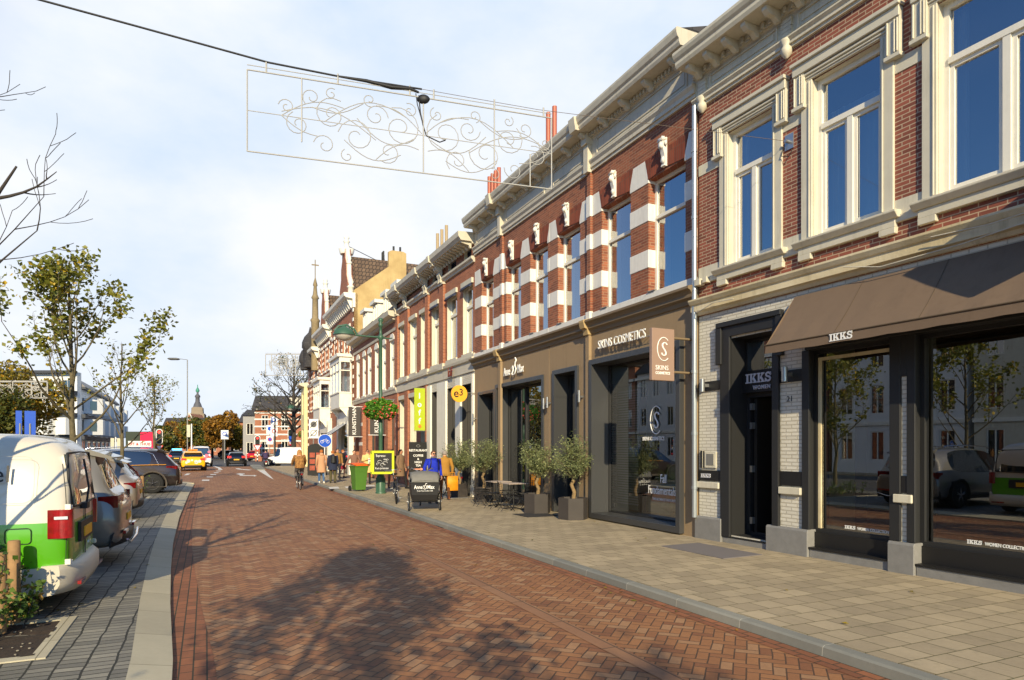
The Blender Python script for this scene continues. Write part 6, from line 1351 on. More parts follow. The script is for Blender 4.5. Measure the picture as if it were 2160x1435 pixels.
def tree(name, label, loc, h, fork, spread, leaves, lm, seed, r=.08, nl=9, leafsize=.09, group=None, bare=.0, up=1.0, clump=1.0, lean=(0, 0), cat='tree', twig=3, limbs=None, bark=None, minr=.003):
    rng = random.Random(seed); o = ent(name, label, cat, loc=loc, group=group); tk = MB(); br = MB(); lf = MB()
    pts = [Vector((lean[0] * q * q, lean[1] * q * q, h * .93 * q)) + Vector((rng.gauss(0, .02), rng.gauss(0, .02), 0)) * (1 if q else 0) for q in [i / 9 for i in range(10)]]
    def rad(z): return r * (1 - .9 * max(0, z / h) ** .8) + .004
    tk.tube([Vector((0, 0, -.1))] + pts, [r * 1.25] + [rad(p_.z) for p_ in pts], 9); tk.build('trunk', bark or M_bark, o)
    tips = []
    def grow(p, d, L, rr, dep):
        path = [p]; n = 5
        for i in range(n):
            d = (d + Vector((rng.gauss(0, .10), rng.gauss(0, .10), .10 * up))).normalized(); p = p + d * L / n; path.append(p)
            if dep > 0 and i > 0 and rng.random() < .75:
                s = d.orthogonal().normalized(); q = rng.random() * 6.28; s = s * math.cos(q) + d.cross(s) * math.sin(q)
                grow(p, (d * .75 + s * .65).normalized(), L * (.55 - .06 * i) * rng.uniform(.7, 1.2), rr * (.55 - .06 * i), dep - 1)
            if dep <= 1: tips.append((p, L))
        br.tube(path, [max(minr, rr * (1 - .8 * i / n)) for i in range(n + 1)], 5 if rr > .015 else 3, cap=False)
    for i in range(nl):
        q = i / (nl - 1); z = fork + (h * .78 - fork) * q ** .9; a = i * 2.4 + rng.uniform(-.3, .3); j = min(8, int(z / (h * .93) * 9)); tz = z / (h * .93) * 9 - j; p = pts[j].lerp(pts[j + 1], tz)
        el = .55 + .5 * q + .25 * (up - 1); d = Vector((math.cos(a) * math.cos(el), math.sin(a) * math.cos(el), math.sin(el))); L = spread * (1.25 - .75 * q) * rng.uniform(.85, 1.15)
        grow(p, d, L, rad(z) * .55, twig - 1)
    for d, z, L, rr in (limbs or []): grow(Vector((0, 0, z)), Vector(d).normalized(), L, rr, 2)
    if br.f: br.build('branch', bark or M_bark, o)['kind'] = 'stuff'
    cl_ = [t_ for t_ in tips if rng.random() > bare]
    for _ in range(leaves):
        p, L = rng.choice(cl_); c = noise.noise(p * 1.3 + Vector((seed, 0, 0)))
        if c < -.12 and rng.random() < .8: continue
        leaf(lf, p + Vector((rng.gauss(0, 1), rng.gauss(0, 1), rng.gauss(0, 1))) * .10 * clump, leafsize * rng.uniform(.6, 1.25), rng)
    if lf.f: lf.build('foliage', lm, o, fix=False)
    return o
def tloc(px, v, z=.1):
    k = (px - CX) / FPX; P = st(0, v); u = (k * P.y - P.x) / (DB.x - k * DB.y); return st(u, v, z)
tree('street_tree', 'young street tree with thinning yellow green leaves behind the van', tloc(150, 11.3), 6.1, 1.9, 1.95, 4300, L_green, 3, r=.085, nl=17, leafsize=.105, bare=.05, twig=3, up=1.1)
tree('street_tree', 'slim almost leafless young tree with mossy trunk behind the gold hatchback', tloc(256, 10.85), 5.0, 1.7, 1.3, 340, L_green, 5, r=.07, nl=13, leafsize=.09, bare=.3, up=1.25)
tree('street_tree', 'young tree with sparse dark leaves beyond the dark brown car', tloc(325, 11.2), 6.0, 2.0, 1.7, 1100, L_green, 8, r=.085, nl=13, leafsize=.11, up=1.2)
T0 = tree('street_tree', 'bare tree at the left edge whose shadow falls on the van', Vector((-5.15, 5.35, .1)), 6.4, 2.9, 1.35, 0, L_green, 12, r=.14, nl=13, leafsize=.08, bare=.4, up=1.1, twig=3, bark=M_barkd, limbs=[((.75, .2, 1.0), 1.35, 1.3, .028), ((.8, .05, .75), 2.3, 1.75, .02), ((.85, -.1, .8), 2.9, 1.7, .018), ((.75, .1, 1.1), 3.4, 1.6, .016), ((.9, .0, .5), 2.6, 1.8, .014), ((.8, .2, .9), 3.9, 1.3, .014)])
tree('street_tree', 'leafy tree behind the viewer whose crown shadow lies on the brick road', st(-12.3, 10.9, .1), 6.8, 2.6, 1.55, 6600, L_green, 21, r=.08, nl=15, leafsize=.115, bare=.0, clump=1.5)
tree('street_tree', 'leafy tree farther behind the viewer by the parked cars', st(-20.5, 10.9, .1), 7.5, 2.4, 2.2, 3000, L_green, 22, r=.11, nl=12, leafsize=.14, clump=1.5)
tree('large_tree', 'leafless dark tree leaning over the road behind the white bay windows', Vector((-24.0, 72.5, 0)), 12.5, 3.0, 4.6, 1600, L_dkg, 33, r=.34, nl=34, leafsize=.18, clump=2, up=.45, bark=M_barkd, twig=3, minr=.022)
def mass(label, px, Y, w, h, lm, seed, n=5200, ls=.9, zc=.0):
    """a far round-headed tree: trunk plus leaf-clump crown with gaps"""
    rng = random.Random(seed); x = (px - CX) / FPX * Y; o = ent('square_tree', label, 'tree', loc=(x, Y, 0)); m = MB(); m.tube([(0, 0, 0), (0, 0, h * .4), (.1, 0, h * .7)], [.25, .2, .1], 6); m.build('trunk', M_barkd, o)
    lf = MB(); bl = [(Vector((rng.uniform(-.62, .62) * w, rng.uniform(-.5, .5) * w, h * rng.uniform(.34, .86))), w * rng.uniform(.28, .45)) for _ in range(13)]
    for _ in range(n):
        c, r_ = rng.choice(bl); d = Vector((rng.gauss(0, 1), rng.gauss(0, 1), rng.gauss(0, 1))).normalized() * r_ * rng.uniform(.7, 1.04); p = c + d
        if p.z < h * .16: continue
        leaf(lf, p, ls * rng.uniform(.4, 1), rng)
    lf.build('foliage', lm, o, fix=False); return o
for i, (px, Y, w, h, lm) in enumerate(((368, 118, 3.4, 6.6, L_rust), (395, 112, 3.4, 7.0, L_rust), (425, 108, 3.6, 6.8, L_dkg), (448, 120, 3.0, 6.6, L_dkg), (472, 104, 3.2, 8.0, L_rust), (490, 110, 2.8, 6.6, L_gold), (340, 100, 2.4, 5.2, L_dkg), (575, 100, 1.6, 6.5, L_dkg))):
    mass(['rust brown square tree at the left end of the row below the church', 'rust brown square tree left of the church tower', 'dark green square tree below the church tower', 'dark green square tree right of the church tower', 'tallest rust brown square tree right of the gabled hall', 'gold brown square tree at the right end of the row', 'small dark tree behind the traffic light on the left', 'narrow dark tree in front of the grey row house'][i], px, Y, w, h, lm, 60 + i, ls=.55, n=4200)
mass('broad autumn tree with gold and brown leaves at the left before the white apartment block', 20, 56, 4.6, 8.6, L_gold, 91, n=9000, ls=.42)
mass('darker autumn tree low at the far left behind the gold leaved one', -60, 50, 4.0, 6.4, L_dkg, 92, n=6000, ls=.4)
# shrubs and timber posts in the planting beds
def shrub(label, u0, u1, v0, v1, h, n, seed, group='shrubs in the planting beds'):
    rng = random.Random(seed); o = ent('shrub', label, 'shrub', loc=st((u0 + u1) / 2, (v0 + v1) / 2, .1), rot=SROT, group=None); lf, sm = MB(), MB(); a, b = (u1 - u0) / 2, (v1 - v0) / 2
    for i in range(int(26 * (b + a))):
        x, y = rng.uniform(-a, a), rng.uniform(-b, b); hh = h * rng.uniform(.45, 1.1); tp = Vector((x + rng.gauss(0, .14), y + rng.gauss(0, .14), hh)); sm.tube([(x, y, 0), Vector((x, y, 0)).lerp(tp, .5) + Vector((rng.gauss(0, .03), 0, 0)), tp], [.008, .006, .003], 4)
        for _ in range(n): q = rng.uniform(.2, 1.05); leaf(lf, Vector((x, y, 0)).lerp(tp, q) + Vector((rng.gauss(0, .045), rng.gauss(0, .045), rng.gauss(0, .02))), rng.uniform(.035, .075), rng)
    sm.build('stem', M_barkd, o); lf.build('foliage', L_shrub, o, fix=False); return o
shrub('leafy evergreen shrub round the timber posts at the bottom left', -3.0, -1.75, 10.2, 12.2, .72, 60, 5)
shrub('leafy shrub beside the timber post in front of the dark brown car', 14.9, 16.8, 10.7, 13, .75, 26, 6)
shrub('low shrub between the silver estate car and the gold hatchback', 5.7, 7.0, 11.2, 14, .5, 20, 7)
M_wood = base('post_wood', rgb(168, 132, 88), .85, col2=rgb(124, 96, 64), vs=4, bump=.6, bs=14)
for lab, p, h in (('round timber post beside the shrub in front of the van', Vector((-4.95, 6.55, .1)), .83), ('round timber post cut off by the left edge of the photo', Vector((-4.82, 6.2, .1)), .76), ('timber post standing in the shrub by the dark brown car', tloc(300, 10.62), .82)):
    o = ent('timber_post', lab, 'post', loc=p); m = MB(); m.lathe([(.055, -.1), (.055, h - .015), (.048, h)], (0, 0, 0), 14); m.build('post_shaft', M_wood, o)
rng = random.Random(3)
m = MB()
for i in range(90):
    x, y = rng.uniform(-3.4, -2.2), rng.uniform(10.1, 11.3); s = rng.uniform(.004, .014); m.sphere((x, y, .118), s, 5, 3, sq=(1, 1.2, .5))
o = m.build('pebbles', base('pebble', rgb(150, 140, 122), .8, var=.4, vs=30)); o.matrix_world = FS; tag(o, 'pebbles and litter scattered on the dark planting bed', 'pebbles', kind='stuff')
m = MB()
for i in range(240):
    u, v = rng.uniform(-9, 26), rng.choice((rng.uniform(3.95, 8.9), rng.uniform(.3, 3.5), rng.uniform(9.3, 11), rng.uniform(3.8, 4.1))); z = .112 if v < 3.6 or v > 9.3 else .012; s = rng.uniform(.015, .04); a = rng.random() * 6.28
    m.add([(u + s * math.cos(a), v + s * math.sin(a), z), (u - s * .5 * math.sin(a), v + s * .5 * math.cos(a), z + s * .35), (u - s * math.cos(a), v - s * math.sin(a), z + .002), (u + s * .5 * math.sin(a), v - s * .5 * math.cos(a), z + .002)], [(0, 1, 2), (0, 2, 3)])
o = m.build('fallen_leaves', L_gold, fix=False); o.matrix_world = FS; tag(o, 'small fallen leaves scattered over road and pavement', 'leaves', kind='stuff')
# olive trees in dark hexagonal planters
def planter(label, u, v, s, sd, th=1.55, rot=0, tw=.0):
    o = ent('planter', label, 'planter', loc=st(u, v, .1), rot=SROT + R(rot)); hx = [(s * math.cos(R(60 * i)), s * math.sin(R(60 * i))) for i in range(6)]; hi = [(x * .9, y * .9) for x, y in hx]
    H_ = s * 1.42; m = MB(); n = 6; vs = [(x, y, 0) for x, y in hx] + [(x, y, H_) for x, y in hx] + [(x, y, H_) for x, y in hi] + [(x, y, H_ - .07) for x, y in hi]
    m.add(vs, [(i, (i + 1) % 6, 6 + (i + 1) % 6, 6 + i) for i in range(6)] + [(6 + i, 6 + (i + 1) % 6, 12 + (i + 1) % 6, 12 + i) for i in range(6)] + [(12 + i, 12 + (i + 1) % 6, 18 + (i + 1) % 6, 18 + i) for i in range(6)]); m.build('pot', base('planter_grey', rgb(64, 58, 54), .7, var=.2, vs=3), o, bevel=0)
    m = MB(); m.poly([(x, y, H_ - .069) for x, y in hi]); m.build('soil', M_soil, o, fix=False)
    return o, H_
def olive(label, u, v, z0, ht, cr, seed, lean=.08, n=3600):
    rng = random.Random(seed); o = ent('olive_tree', label, 'olive tree', loc=st(u, v, .1 + z0)); m = MB(); fk = ht * .30
    m.tube([(0, 0, -.05), (lean * .4, .02, fk * .4), (-lean * .5, 0, fk * .8), (lean * .3, 0, fk * 1.05)], [.055, .05, .045, .05], 8); m.build('trunk', base('olive_bark', rgb(150, 124, 84), .9, col2=rgb(112, 92, 62), vs=10, bump=1, bs=12), o)
    br, lf = MB(), MB(); cz = fk + (ht - fk) * .52
    for i in range(46):
        th, ph = math.acos(rng.uniform(-.55, 1)), rng.uniform(0, 6.28); rr = rng.uniform(.8, 1.12)
        tp = Vector((cr * math.sin(th) * math.cos(ph) * rr, cr * math.sin(th) * math.sin(ph) * rr, cz + (ht - cz) * math.cos(th) * rr * (1 if th < 1.6 else .9))); md = Vector((tp.x * .35, tp.y * .35, fk + (tp.z - fk) * .5 + .03))
        P_ = [Vector((lean * .3, 0, fk)), md, tp]; br.tube(P_, [.014, .008, .003], 4)
        for _ in range(n // 46):
            q = rng.uniform(.35, 1.08); p = (P_[0].lerp(P_[1], q * 2) if q < .5 else P_[1].lerp(P_[2], q * 2 - 1)); s_ = .09 * (1.1 - q * .5)
            leaf(lf, p + Vector((rng.gauss(0, s_), rng.gauss(0, s_), rng.gauss(0, s_))), rng.uniform(.05, .085), rng, thin=.42)
    br.build('branch', M_bark, o); lf.build('foliage', L_olive, o, fix=False)
for i, (u, v, s, ht, cr, pl_, ol_) in enumerate(((3.95, .52, .37, 1.55, .56, 'dark hexagonal planter nearest the big cosmetics window', 'fullest olive tree in the planter nearest the cosmetics window'), (5.68, .62, .37, 1.45, .56, 'dark hexagonal planter between the cafe tables and the narrow door', 'olive tree with a bare leaning trunk beside the cafe tables'), (9.65, .55, .33, 1.65, .60, 'dark hexagonal planter left of the cafe chairs', 'wide olive tree just left of the cafe chairs'), (11.9, .55, .34, 1.60, .56, 'dark hexagonal planter on a paving slab by the white pillar', 'olive tree farthest left by the white pillared shop'))):
    q, H_ = planter(pl_, u, v, s, i, rot=12 + i * 9); olive(ol_, u, v, H_ - .05, ht, cr, 40 + i)
# cafe chairs and tables
def chair():
    o = ent('cafe_chair', 'x', 'chair', loc=(0, 0, 0)); m = MB()
    for s in (-1, 1): m.tube([(.2, s * .2, 0), (-.14, s * .2, .45), (-.2, s * .19, .82)], .009, 5); m.tube([(-.2, s * .18, 0), (.18, s * .18, .44)], .009, 5)
    each(m, 'leg', M_black, o)
    m = MB()
    for i in range(9): x = -.17 + i * .045; m.tube([(x, -.2, .45), (x, .2, .45)], .006, 4)
    m.tube([(-.19, -.2, .45), (.2, -.2, .45), (.2, .2, .45), (-.19, .2, .45), (-.19, -.2, .45)], .009, 4); m.build('seat', M_black, o)
    m = MB()
    for z in (.62, .68, .74, .80): m.tube([(-.19 - (z - .6) * .15, -.19, z), (-.22 - (z - .6) * .15, 0, z), (-.19 - (z - .6) * .15, .19, z)], .006, 4)
    m.build('backrest', M_black, o); return o
ch = chair(); labs = ['black wire cafe chair nearest the second olive planter', 'black wire cafe chair in the middle of the near row', 'black wire cafe chair at the left end of the near row', 'black wire cafe chair on the far side of the left table', 'black wire cafe chair behind the right table against the window', 'black wire cafe chair behind the left table against the window']
for i, (u, v, a) in enumerate(((6.55, 1.15, -100), (7.35, 1.2, -85), (8.15, 1.25, -95), (8.9, .9, 180), (7.0, .38, 88), (8.1, .36, 95))):
    if i == 0: ch.location = st(u, v, .1); ch.rotation_euler = (0, 0, SROT + R(a)); ch['label'] = labs[0]; ch['group'] = 'wire chairs outside the cafe'
    else: dup(ch, loc=st(u, v, .1), rot=SROT + R(a), label=labs[i], group='wire chairs outside the cafe')
for u, lab in ((6.85, 'small square cafe table beside the second olive planter'), (7.95, 'small square cafe table farther left along the cafe window')):
    o = ent('cafe_table', lab, 'table', loc=st(u, .78, .1), rot=SROT); m = MB(); m.box(-.34, .34, -.30, .30, .73, .752); m.build('tabletop', base('table_top', rgb(176, 160, 146), .5), o, bevel=.004)
    m = MB(); m.cyl((0, 0, .04), (0, 0, .73), .025, 8); m.tube([(-.26, -.2, .01), (0, 0, .06), (.26, .2, .01)], .018, 6); m.tube([(-.26, .2, .01), (0, 0, .06), (.26, -.2, .01)], .018, 6); m.build('leg', M_black, o)
# door mats
def mat(label, u, v, w, d, M_, z=.1, F=FS): o = MB().box(u - w / 2, u + w / 2, v - d / 2, v + d / 2, z + .001, z + .012).build('door_mat', M_); o.matrix_world = F; tag(o, label, 'door mat')
mat('grey door mat on the pavement before the house numbered 21', -1.35, .98, 1.5, .85, base('mat_grey', rgb(112, 106, 104), .95), F=FR)
mat('black door mat between the two right hand planters', 5.15, .95, .9, .9, base('mat_black', rgb(40, 37, 35), .95))
mat('thin grey slab under the planter farthest left', 12.0, .75, 1.3, .8, base('slab_grey', rgb(130, 126, 120), .9))
# ================================================================ lamp posts with flower baskets
M_lgr = base('lamp_green', rgb(58, 92, 72), .45)
def lamp(label, loc, basket_label, seed, H_=6.75, rot=0):
    o = ent('street_lamp', label, 'street lamp', loc=loc, rot=SROT + rot); m = MB()
    m.lathe([(.20, 0), (.20, .05), (.17, .08), (.16, .62), (.13, .70), (.10, .78), (.085, .9), (.075, 2.2), (.085, 2.22), (.085, 2.5), (.07, 2.52), (.065, 5.9), (.11, 5.95), (.11, 6.05), (.055, 6.1), (.05, 6.4), (.09, 6.42), (.09, 6.5), (.045, 6.55), (.10, H_ - .12), (.09, H_ - .03), (.01, H_)], (0, 0, 0), 16)
    for i in range(8): a = 2 * math.pi * i / 8; m.box(-.02, .02, .14, .185, .08, .6, mx=Matrix.Rotation(a, 4, 'Z'))
    m.build('post_shaft', M_lgr, o)
    m = MB(); m.tube([(0, -.45, 6.0), (0, -.25, 5.97), (0, 0, 6.0), (0, .6, 6.0), (0, .95, 6.02)], [.02, .03, .04, .03, .035], 8); m.tube([(0, 1.75, 6.12), (0, 1.6, 6.3), (0, 1.3, 6.38), (0, 1.0, 6.22), (0, .9, 6.04)], .04, 8); m.tube([(0, 2.05, 6.12), (0, 1.8, 6.14)], .015, 5); m.build('arm', M_lgr, o)
    m = MB(); m.lathe([(.42, 5.98), (.40, 6.05), (.30, 6.2), (.12, 6.28), (.05, 6.34)], (0, 1.38, 0), 20); d_ = m.build('lamp_shade', M_lgr, o)
    m = MB(); m.lathe([(.05, 5.76), (.24, 5.82), (.34, 5.92), (.37, 5.975)], (0, 1.38, 0), 18); m.build('lamp_glass', base('lamp_glass', rgb(206, 200, 186), .2, coat=1), d_)
    m = MB(); m.tube([(0, -.55, 3.62), (0, 0, 3.62), (0, .55, 3.62)], .018, 6)
    for s in (-1, 1): m.tube([(0, s * .5, 3.62), (0, s * .40, 3.3)], .01, 4)
    m.build('basket_bracket', M_steel, o)
    rng = random.Random(seed); b = ent('flower_basket', basket_label, 'flower basket', loc=Vector(loc) + Vector((0, 0, 3.2))); lf, fl, fo = MB(), MB(), MB(); m = MB(); m.lathe([(.1, -.34), (.34, -.2), (.40, -.02), (.38, 0)], (0, 0, 0), 14); m.build('bowl', M_dk, b)
    for i in range(5200):
        d = Vector((rng.gauss(0, 1), rng.gauss(0, 1), rng.gauss(0, 1))).normalized(); q = 1 + .16 * noise.noise(d * 2.6 + Vector((seed, 0, 0))) - .12 * rng.random(); p = Vector((d.x * .62, d.y * .62, d.z * .44)) * q
        if d.z < -.2 and (p.x ** 2 + p.y ** 2) < .12: continue
        leaf(lf, p, rng.uniform(.05, .09), rng, thin=1.2)
        if i % 60 == 0 or (i % 40 == 0 and d.z < .1):
            for _ in range(7): leaf(fl if rng.random() < .55 else fo, p * 1.06 + Vector((rng.gauss(0, .022), rng.gauss(0, .022), rng.gauss(0, .018))), .055, rng, thin=1.4)
    lf.build('foliage', L_flow, b, fix=False); fl.build('pink_flowers', base('petal_pink', rgb(232, 110, 110), .7), b, fix=False); fo.build('orange_flowers', base('petal_orange', rgb(226, 84, 40), .7), b, fix=False)
lamp('green street lamp on a fluted post rising behind the chalkboard', at(803, 1041, .1), 'round flower basket of green leaves and pink and orange blooms on the nearer lamp', 3)
lamp('green street lamp farther off at the end of the row of shops', at(641, 979, .1), 'smaller looking flower basket on the lamp at the end of the row', 9)
# ================================================================ light garland frame over the street
M_wire = base('cable_black', rgb(24, 24, 26), .6); M_orn = base('ornament_white', rgb(168, 166, 160), .5)
Dp = 8.4; fdir = Vector((3.19, 1, 0)).normalized(); FO = Vector((-.402 * Dp, Dp, 0)); FWt = .4935 * Dp
ZT, ZB = CAMZ + (HY - 147) / FPX * Dp, CAMZ + (HY - 319) / FPX * Dp
def fp(s, t_, off=0): return FO + fdir * (s * FWt) + Vector((0, 0, ZB + (ZT - ZB) * t_))
def garland(nm, lab, P, thin=.008):
    G = ent(nm, lab, 'light ornament', loc=(0, 0, 0)); m = MB()
    for a, b in (((0, 1), (1, 1)), ((0, 0), (1, 0)), ((0, 0), (0, 1)), ((1, 0), (1, 1)), ((.545, 0), (.545, 1)), ((.16, .2), (.16, 1)), ((.79, .2), (.79, 1)), ((0, .5), (1, .5)), ((.92, 0), (.92, .45)), ((0, 1.06), (1, 1.06))): m.cyl(P(*a), P(*b), thin * (1.2 if a[0] == b[0] or a[1] in (0, 1) else .7), 5)
    m.build('frame', M_orn, G)
    m = MB(); rng = random.Random(4)
    def scroll(cx, cy, r0, turns, a0, sgn, asp=.25):
        pts = []
        for i in range(int(14 * turns) + 1): a = a0 + sgn * i / 14 * 2 * math.pi; r_ = r0 * (1 - .82 * i / (14 * turns)); pts.append(P(cx + r_ * math.cos(a) * asp, cy + r_ * math.sin(a)))
        m.tube(pts, thin * .75, 4, cap=False)
    def arc(p0, p1, bend):
        pts = []
        for i in range(11): q = i / 10; x = p0[0] + (p1[0] - p0[0]) * q; y = p0[1] + (p1[1] - p0[1]) * q + bend * math.sin(q * math.pi); pts.append(P(x, y))
        m.tube(pts, thin * .75, 4, cap=False)
    for s in (-1, 1):
        X = lambda x: .545 + s * (x - .545) if s > 0 else .545 - (x - .545)
        for cx_, cy_, r_, tn, a_, sg_ in ((.62, .55, .28, 1.5, 2.0, 1), (.70, .66, .16, 1.3, 0, -1), (.76, .36, .24, 1.4, 3, 1), (.84, .6, .22, 1.5, 1, -1), (.90, .78, .12, 1.2, 4, 1), (.94, .42, .16, 1.3, 2, -1), (.66, .22, .16, 1.2, 4, -1), (.59, .8, .10, 1.2, 2, 1), (.72, .86, .09, 1.2, 5, 1), (.84, .86, .08, 1.2, 1, -1), (.86, .2, .14, 1.2, 3, 1), (.79, .1, .09, 1, 2, -1), (.975, .62, .10, 1.3, 3, 1)):
            scroll(X(cx_), cy_, r_, tn, a_, sg_ * s)
        for p0, p1, b_ in (((.55, .52), (.70, .80), .1), ((.57, .45), (.76, .60), -.2), ((.6, .7), (.86, .5), .22), ((.7, .35), (.99, .55), .2), ((.62, .2), (.8, .3), -.16), ((.8, .7), (.99, .5), .12), ((.56, .3), (.7, .1), .12), ((.74, .8), (.9, .66), -.1), ((.88, .3), (.99, .5), -.05)): arc((X(p0[0]), p0[1]), (X(p1[0]), p1[1]), b_)
    m.build('scrollwork', M_orn, G); return G
garland('light_ornament', 'white scrollwork light frame hanging from the cable over the brick road', fp)
m = MB(); anc = FR @ Vector((-2.155, .06, 6.93)); L_ = FO - fdir * (FWt * 1.0) + Vector((0, 0, ZT + .62)); wl = fp(.05, 1.12)
path = [FO + fdir * (-3.4) + Vector((0, 0, ZT + .36)), fp(-.3, 1.30), fp(.06, 1.13), fp(.27, 1.10), fp(.54, 1.11), fp(.74, 1.10), fp(.95, 1.09), anc]
m.tube([path[0] - fdir * 12 + Vector((0, 0, 2.4)), path[0] + Vector((0, 0, .2))] + path[1:5], .012, 6); m.build_ = None
cbl = ent('overhead_cable', 'black cable strung across the street above the scrollwork frame', 'cable', loc=(0, 0, 0)); m.build('wire', M_wire, cbl)
m = MB(); m.tube(path[4:], .004, 4); m.build('thin_wire', base('thin_wire', rgb(110, 96, 84), .6), cbl)
m = MB(); m.tube([fp(.27, 1.10), fp(.36, 1.10), fp(.44, 1.07), fp(.5, 1.09), fp(.53, 1.06)], [.012, .022, .028, .024, .014], 6); m.sphere(fp(.545, .98), .07, 10, 7, sq=(1.3, .7, .9)); m.tube([fp(.53, 1.02), fp(.535, .8), fp(.545, .62), fp(.555, .5), fp(.60, .44), fp(.62, .48)], .009, 5); m.tube([fp(.52, 1.04), fp(.525, .9), fp(.54, .7)], .007, 5); m.build('junction_box', M_wire, cbl)
m = MB()
for s_ in (.055, .27, .5, .58, .79, .97): m.cyl(fp(s_, 1.0), fp(s_, 1.13), .012, 5)
each(m, 'hanger', M_orn, cbl)
wp = ent('wire_anchor', 'grey steel anchor plate of the cable on the brick wall between two windows', 'wall anchor', M=FR); m = MB(); m.box(-2.25, -2.08, .002, .02, 6.80, 7.05); m.cyl((-2.155, .02, 6.93), (-2.155, .10, 6.93), .03, 8); m.build('plate', M_steel, wp); m = MB(); m.tube([(-2.1, .05, 6.9), (-2.05, .07, 6.72), (-2.2, .06, 6.66), (-2.25, .05, 6.75)], .008, 4); m.build('loose_cable', M_wire, wp)
# second frame far off over the side street
def fq(px0, py0, px1, py1, Y): 
    x0, x1 = (px0 - CX) / FPX * Y, (px1 - CX) / FPX * Y; z1, z0 = CAMZ + (HY - py0) / FPX * Y, CAMZ + (HY - py1) / FPX * Y
    return lambda s, t_: Vector((x0 + (x1 - x0) * s, Y, z0 + (z1 - z0) * t_))
garland('light_ornament', 'white scrollwork light frame among the gold leaves on the left', fq(-60, 806, 100, 840, 52), .045)
garland('light_ornament', 'small white scrollwork frame high by the bare tree above the side street', fq(560, 748, 640, 792, 62), .03)
# ================================================================ signs, signals and poles
M_sb = base('sign_blue', rgb(20, 80, 190), .4); M_sr = base('sign_red', rgb(200, 20, 30), .4); M_sw = base('sign_white', rgb(232, 232, 230), .4); M_pole = base('pole_grey', rgb(150, 150, 146), .4, metal=.4)
def faced(name, label, cat, px, py, z=.1, rot=None): return ent(name, label, cat, loc=at(px, py, z), rot=(TOC if rot is None else rot))
def pole(o, h, r=.035, m_=None): m = MB(); m.cyl((0, 0, 0), (0, 0, h), r, 10); m.build('pole', m_ or M_pole, o)
def disc(o, x, z, r, mat_, y=0, t_=.02, name='sign_disc', n=24): m = MB(); m.cyl((x, y, z), (x + t_, y, z), r, n); return m.build(name, mat_, o)
def tri(o, x, z, r, mat_, name='sign_plate', down=True): m = MB(); s = -1 if down else 1; m.prism([(r * math.cos(R(90 * s + 120 * i)), z + r * math.sin(R(90 * s + 120 * i))) for i in range(3)], x, x + .02, 'x'); return m.build(name, mat_, o)
b = faced('traffic_sign', 'round blue sign with a white bicycle and moped on a slim white post', 'traffic sign', 685, 1006); pole(b, 1.9, .03, M_sw); disc(b, .03, 2.18, .40, M_sw); disc(b, .052, 2.18, .375, M_sb)
m = MB()
for y, s in ((-.17, .085), (.17, .085)): m.tube([(.08, y + math.cos(a) * s, 2.12 + math.sin(a) * s) for a in [math.pi * q / 8 for q in range(17)]], .013, 5, cap=False)
m.tube([(.08, -.17, 2.12), (.08, -.08, 2.25), (.08, .06, 2.25), (.08, .0, 2.13), (.08, -.1, 2.22)], .013, 5); m.tube([(.08, .17, 2.12), (.08, .10, 2.28), (.08, .05, 2.30)], .013, 5); m.build('bicycle_symbol', M_sw, b)
m = MB(); 
for y in (-.10, .12): m.cyl((-.4, y, 0), (-.4, y, 2.7), .07, 10)
sg2 = faced('sign_frame', 'tall pair of dark posts behind the blue bicycle sign', 'sign posts', 685, 1003); each(m, 'pole', M_dk, sg2)
b = faced('traffic_sign', 'tall white plate with two barred parking circles on a thin pole', 'traffic sign', 661, 1004); pole(b, 3.6, .03, M_pole); m = MB(); m.box(.03, .06, -.27, .29, 2.35, 3.55); m.build('sign_plate', M_sw, b)
for z in (3.22, 2.68):
    disc(b, .062, z, .19, base('sign_grey', rgb(120, 120, 120), .6)); disc(b, .072, z, .15, M_sw if z < 3 else base('sign_dark', rgb(84, 84, 84), .6)); m = MB(); m.cyl((.10, -.2, z - .2), (.10, .2, z + .2), .018, 4); m.build('bar', M_dk, b)
mb = faced('menu_board', 'dark standing menu board with rounded top and red pictures behind the tan coat', 'menu board', 666, 1004)
m = MB(); m.prism([(-.5, .05), (.5, .05), (.5, 1.75), (.35, 1.95), (0, 2.02), (-.35, 1.95), (-.5, 1.75)], 0, .06, 'x'); m.build('panel', M_black, mb)
m = MB()
for i in range(3):
    for j in range(2): m.box(.062, .075, -.38 + j * .4, -.06 + j * .4, .35 + i * .4, .65 + i * .4)
each(m, 'picture', base('menu_red', rgb(176, 84, 60), .6, var=.5, vs=6), mb)
sb = ent('shop_board', 'tall black shop board with white lettering and arrow under the lime green banner', 'sign board', loc=st(17.0, .55, .1), rot=TOC)
m = MB(); m.box(0, .10, -.38, .38, 0, 2.0); m.build('panel', M_black, sb, bevel=.01)
FBd = Matrix(((0, 0, 1, .104), (1, 0, 0, 0), (0, 1, 0, 0), (0, 0, 0, 1)))
for s_, z, a in (('RESTAURANT', 1.60, .13), ('COFFEE', 1.38, .13), ('&', 1.24, .12), ('HIGH', 1.10, .13), ('TEA', .96, .13)): text(s_, a, M_white_t, sb, FBd @ Matrix.Translation((0, z, 0)), ext=.002, align='CENTER', off=.002)
m = MB(); m.box(.104, .11, -.2, .12, .82, .87); m.prism([(.1, .78), (.24, .845), (.1, .91)], .104, .11, 'x'); m.build('arrow', base('arrow_pink', rgb(230, 150, 120), .6), sb); m = MB(); m.tube([(.107, math.cos(a) * .08, 1.83 + math.sin(a) * .05) for a in [.5 * q for q in range(14)]], .01, 4); m.build('emblem', M_pole, sb)
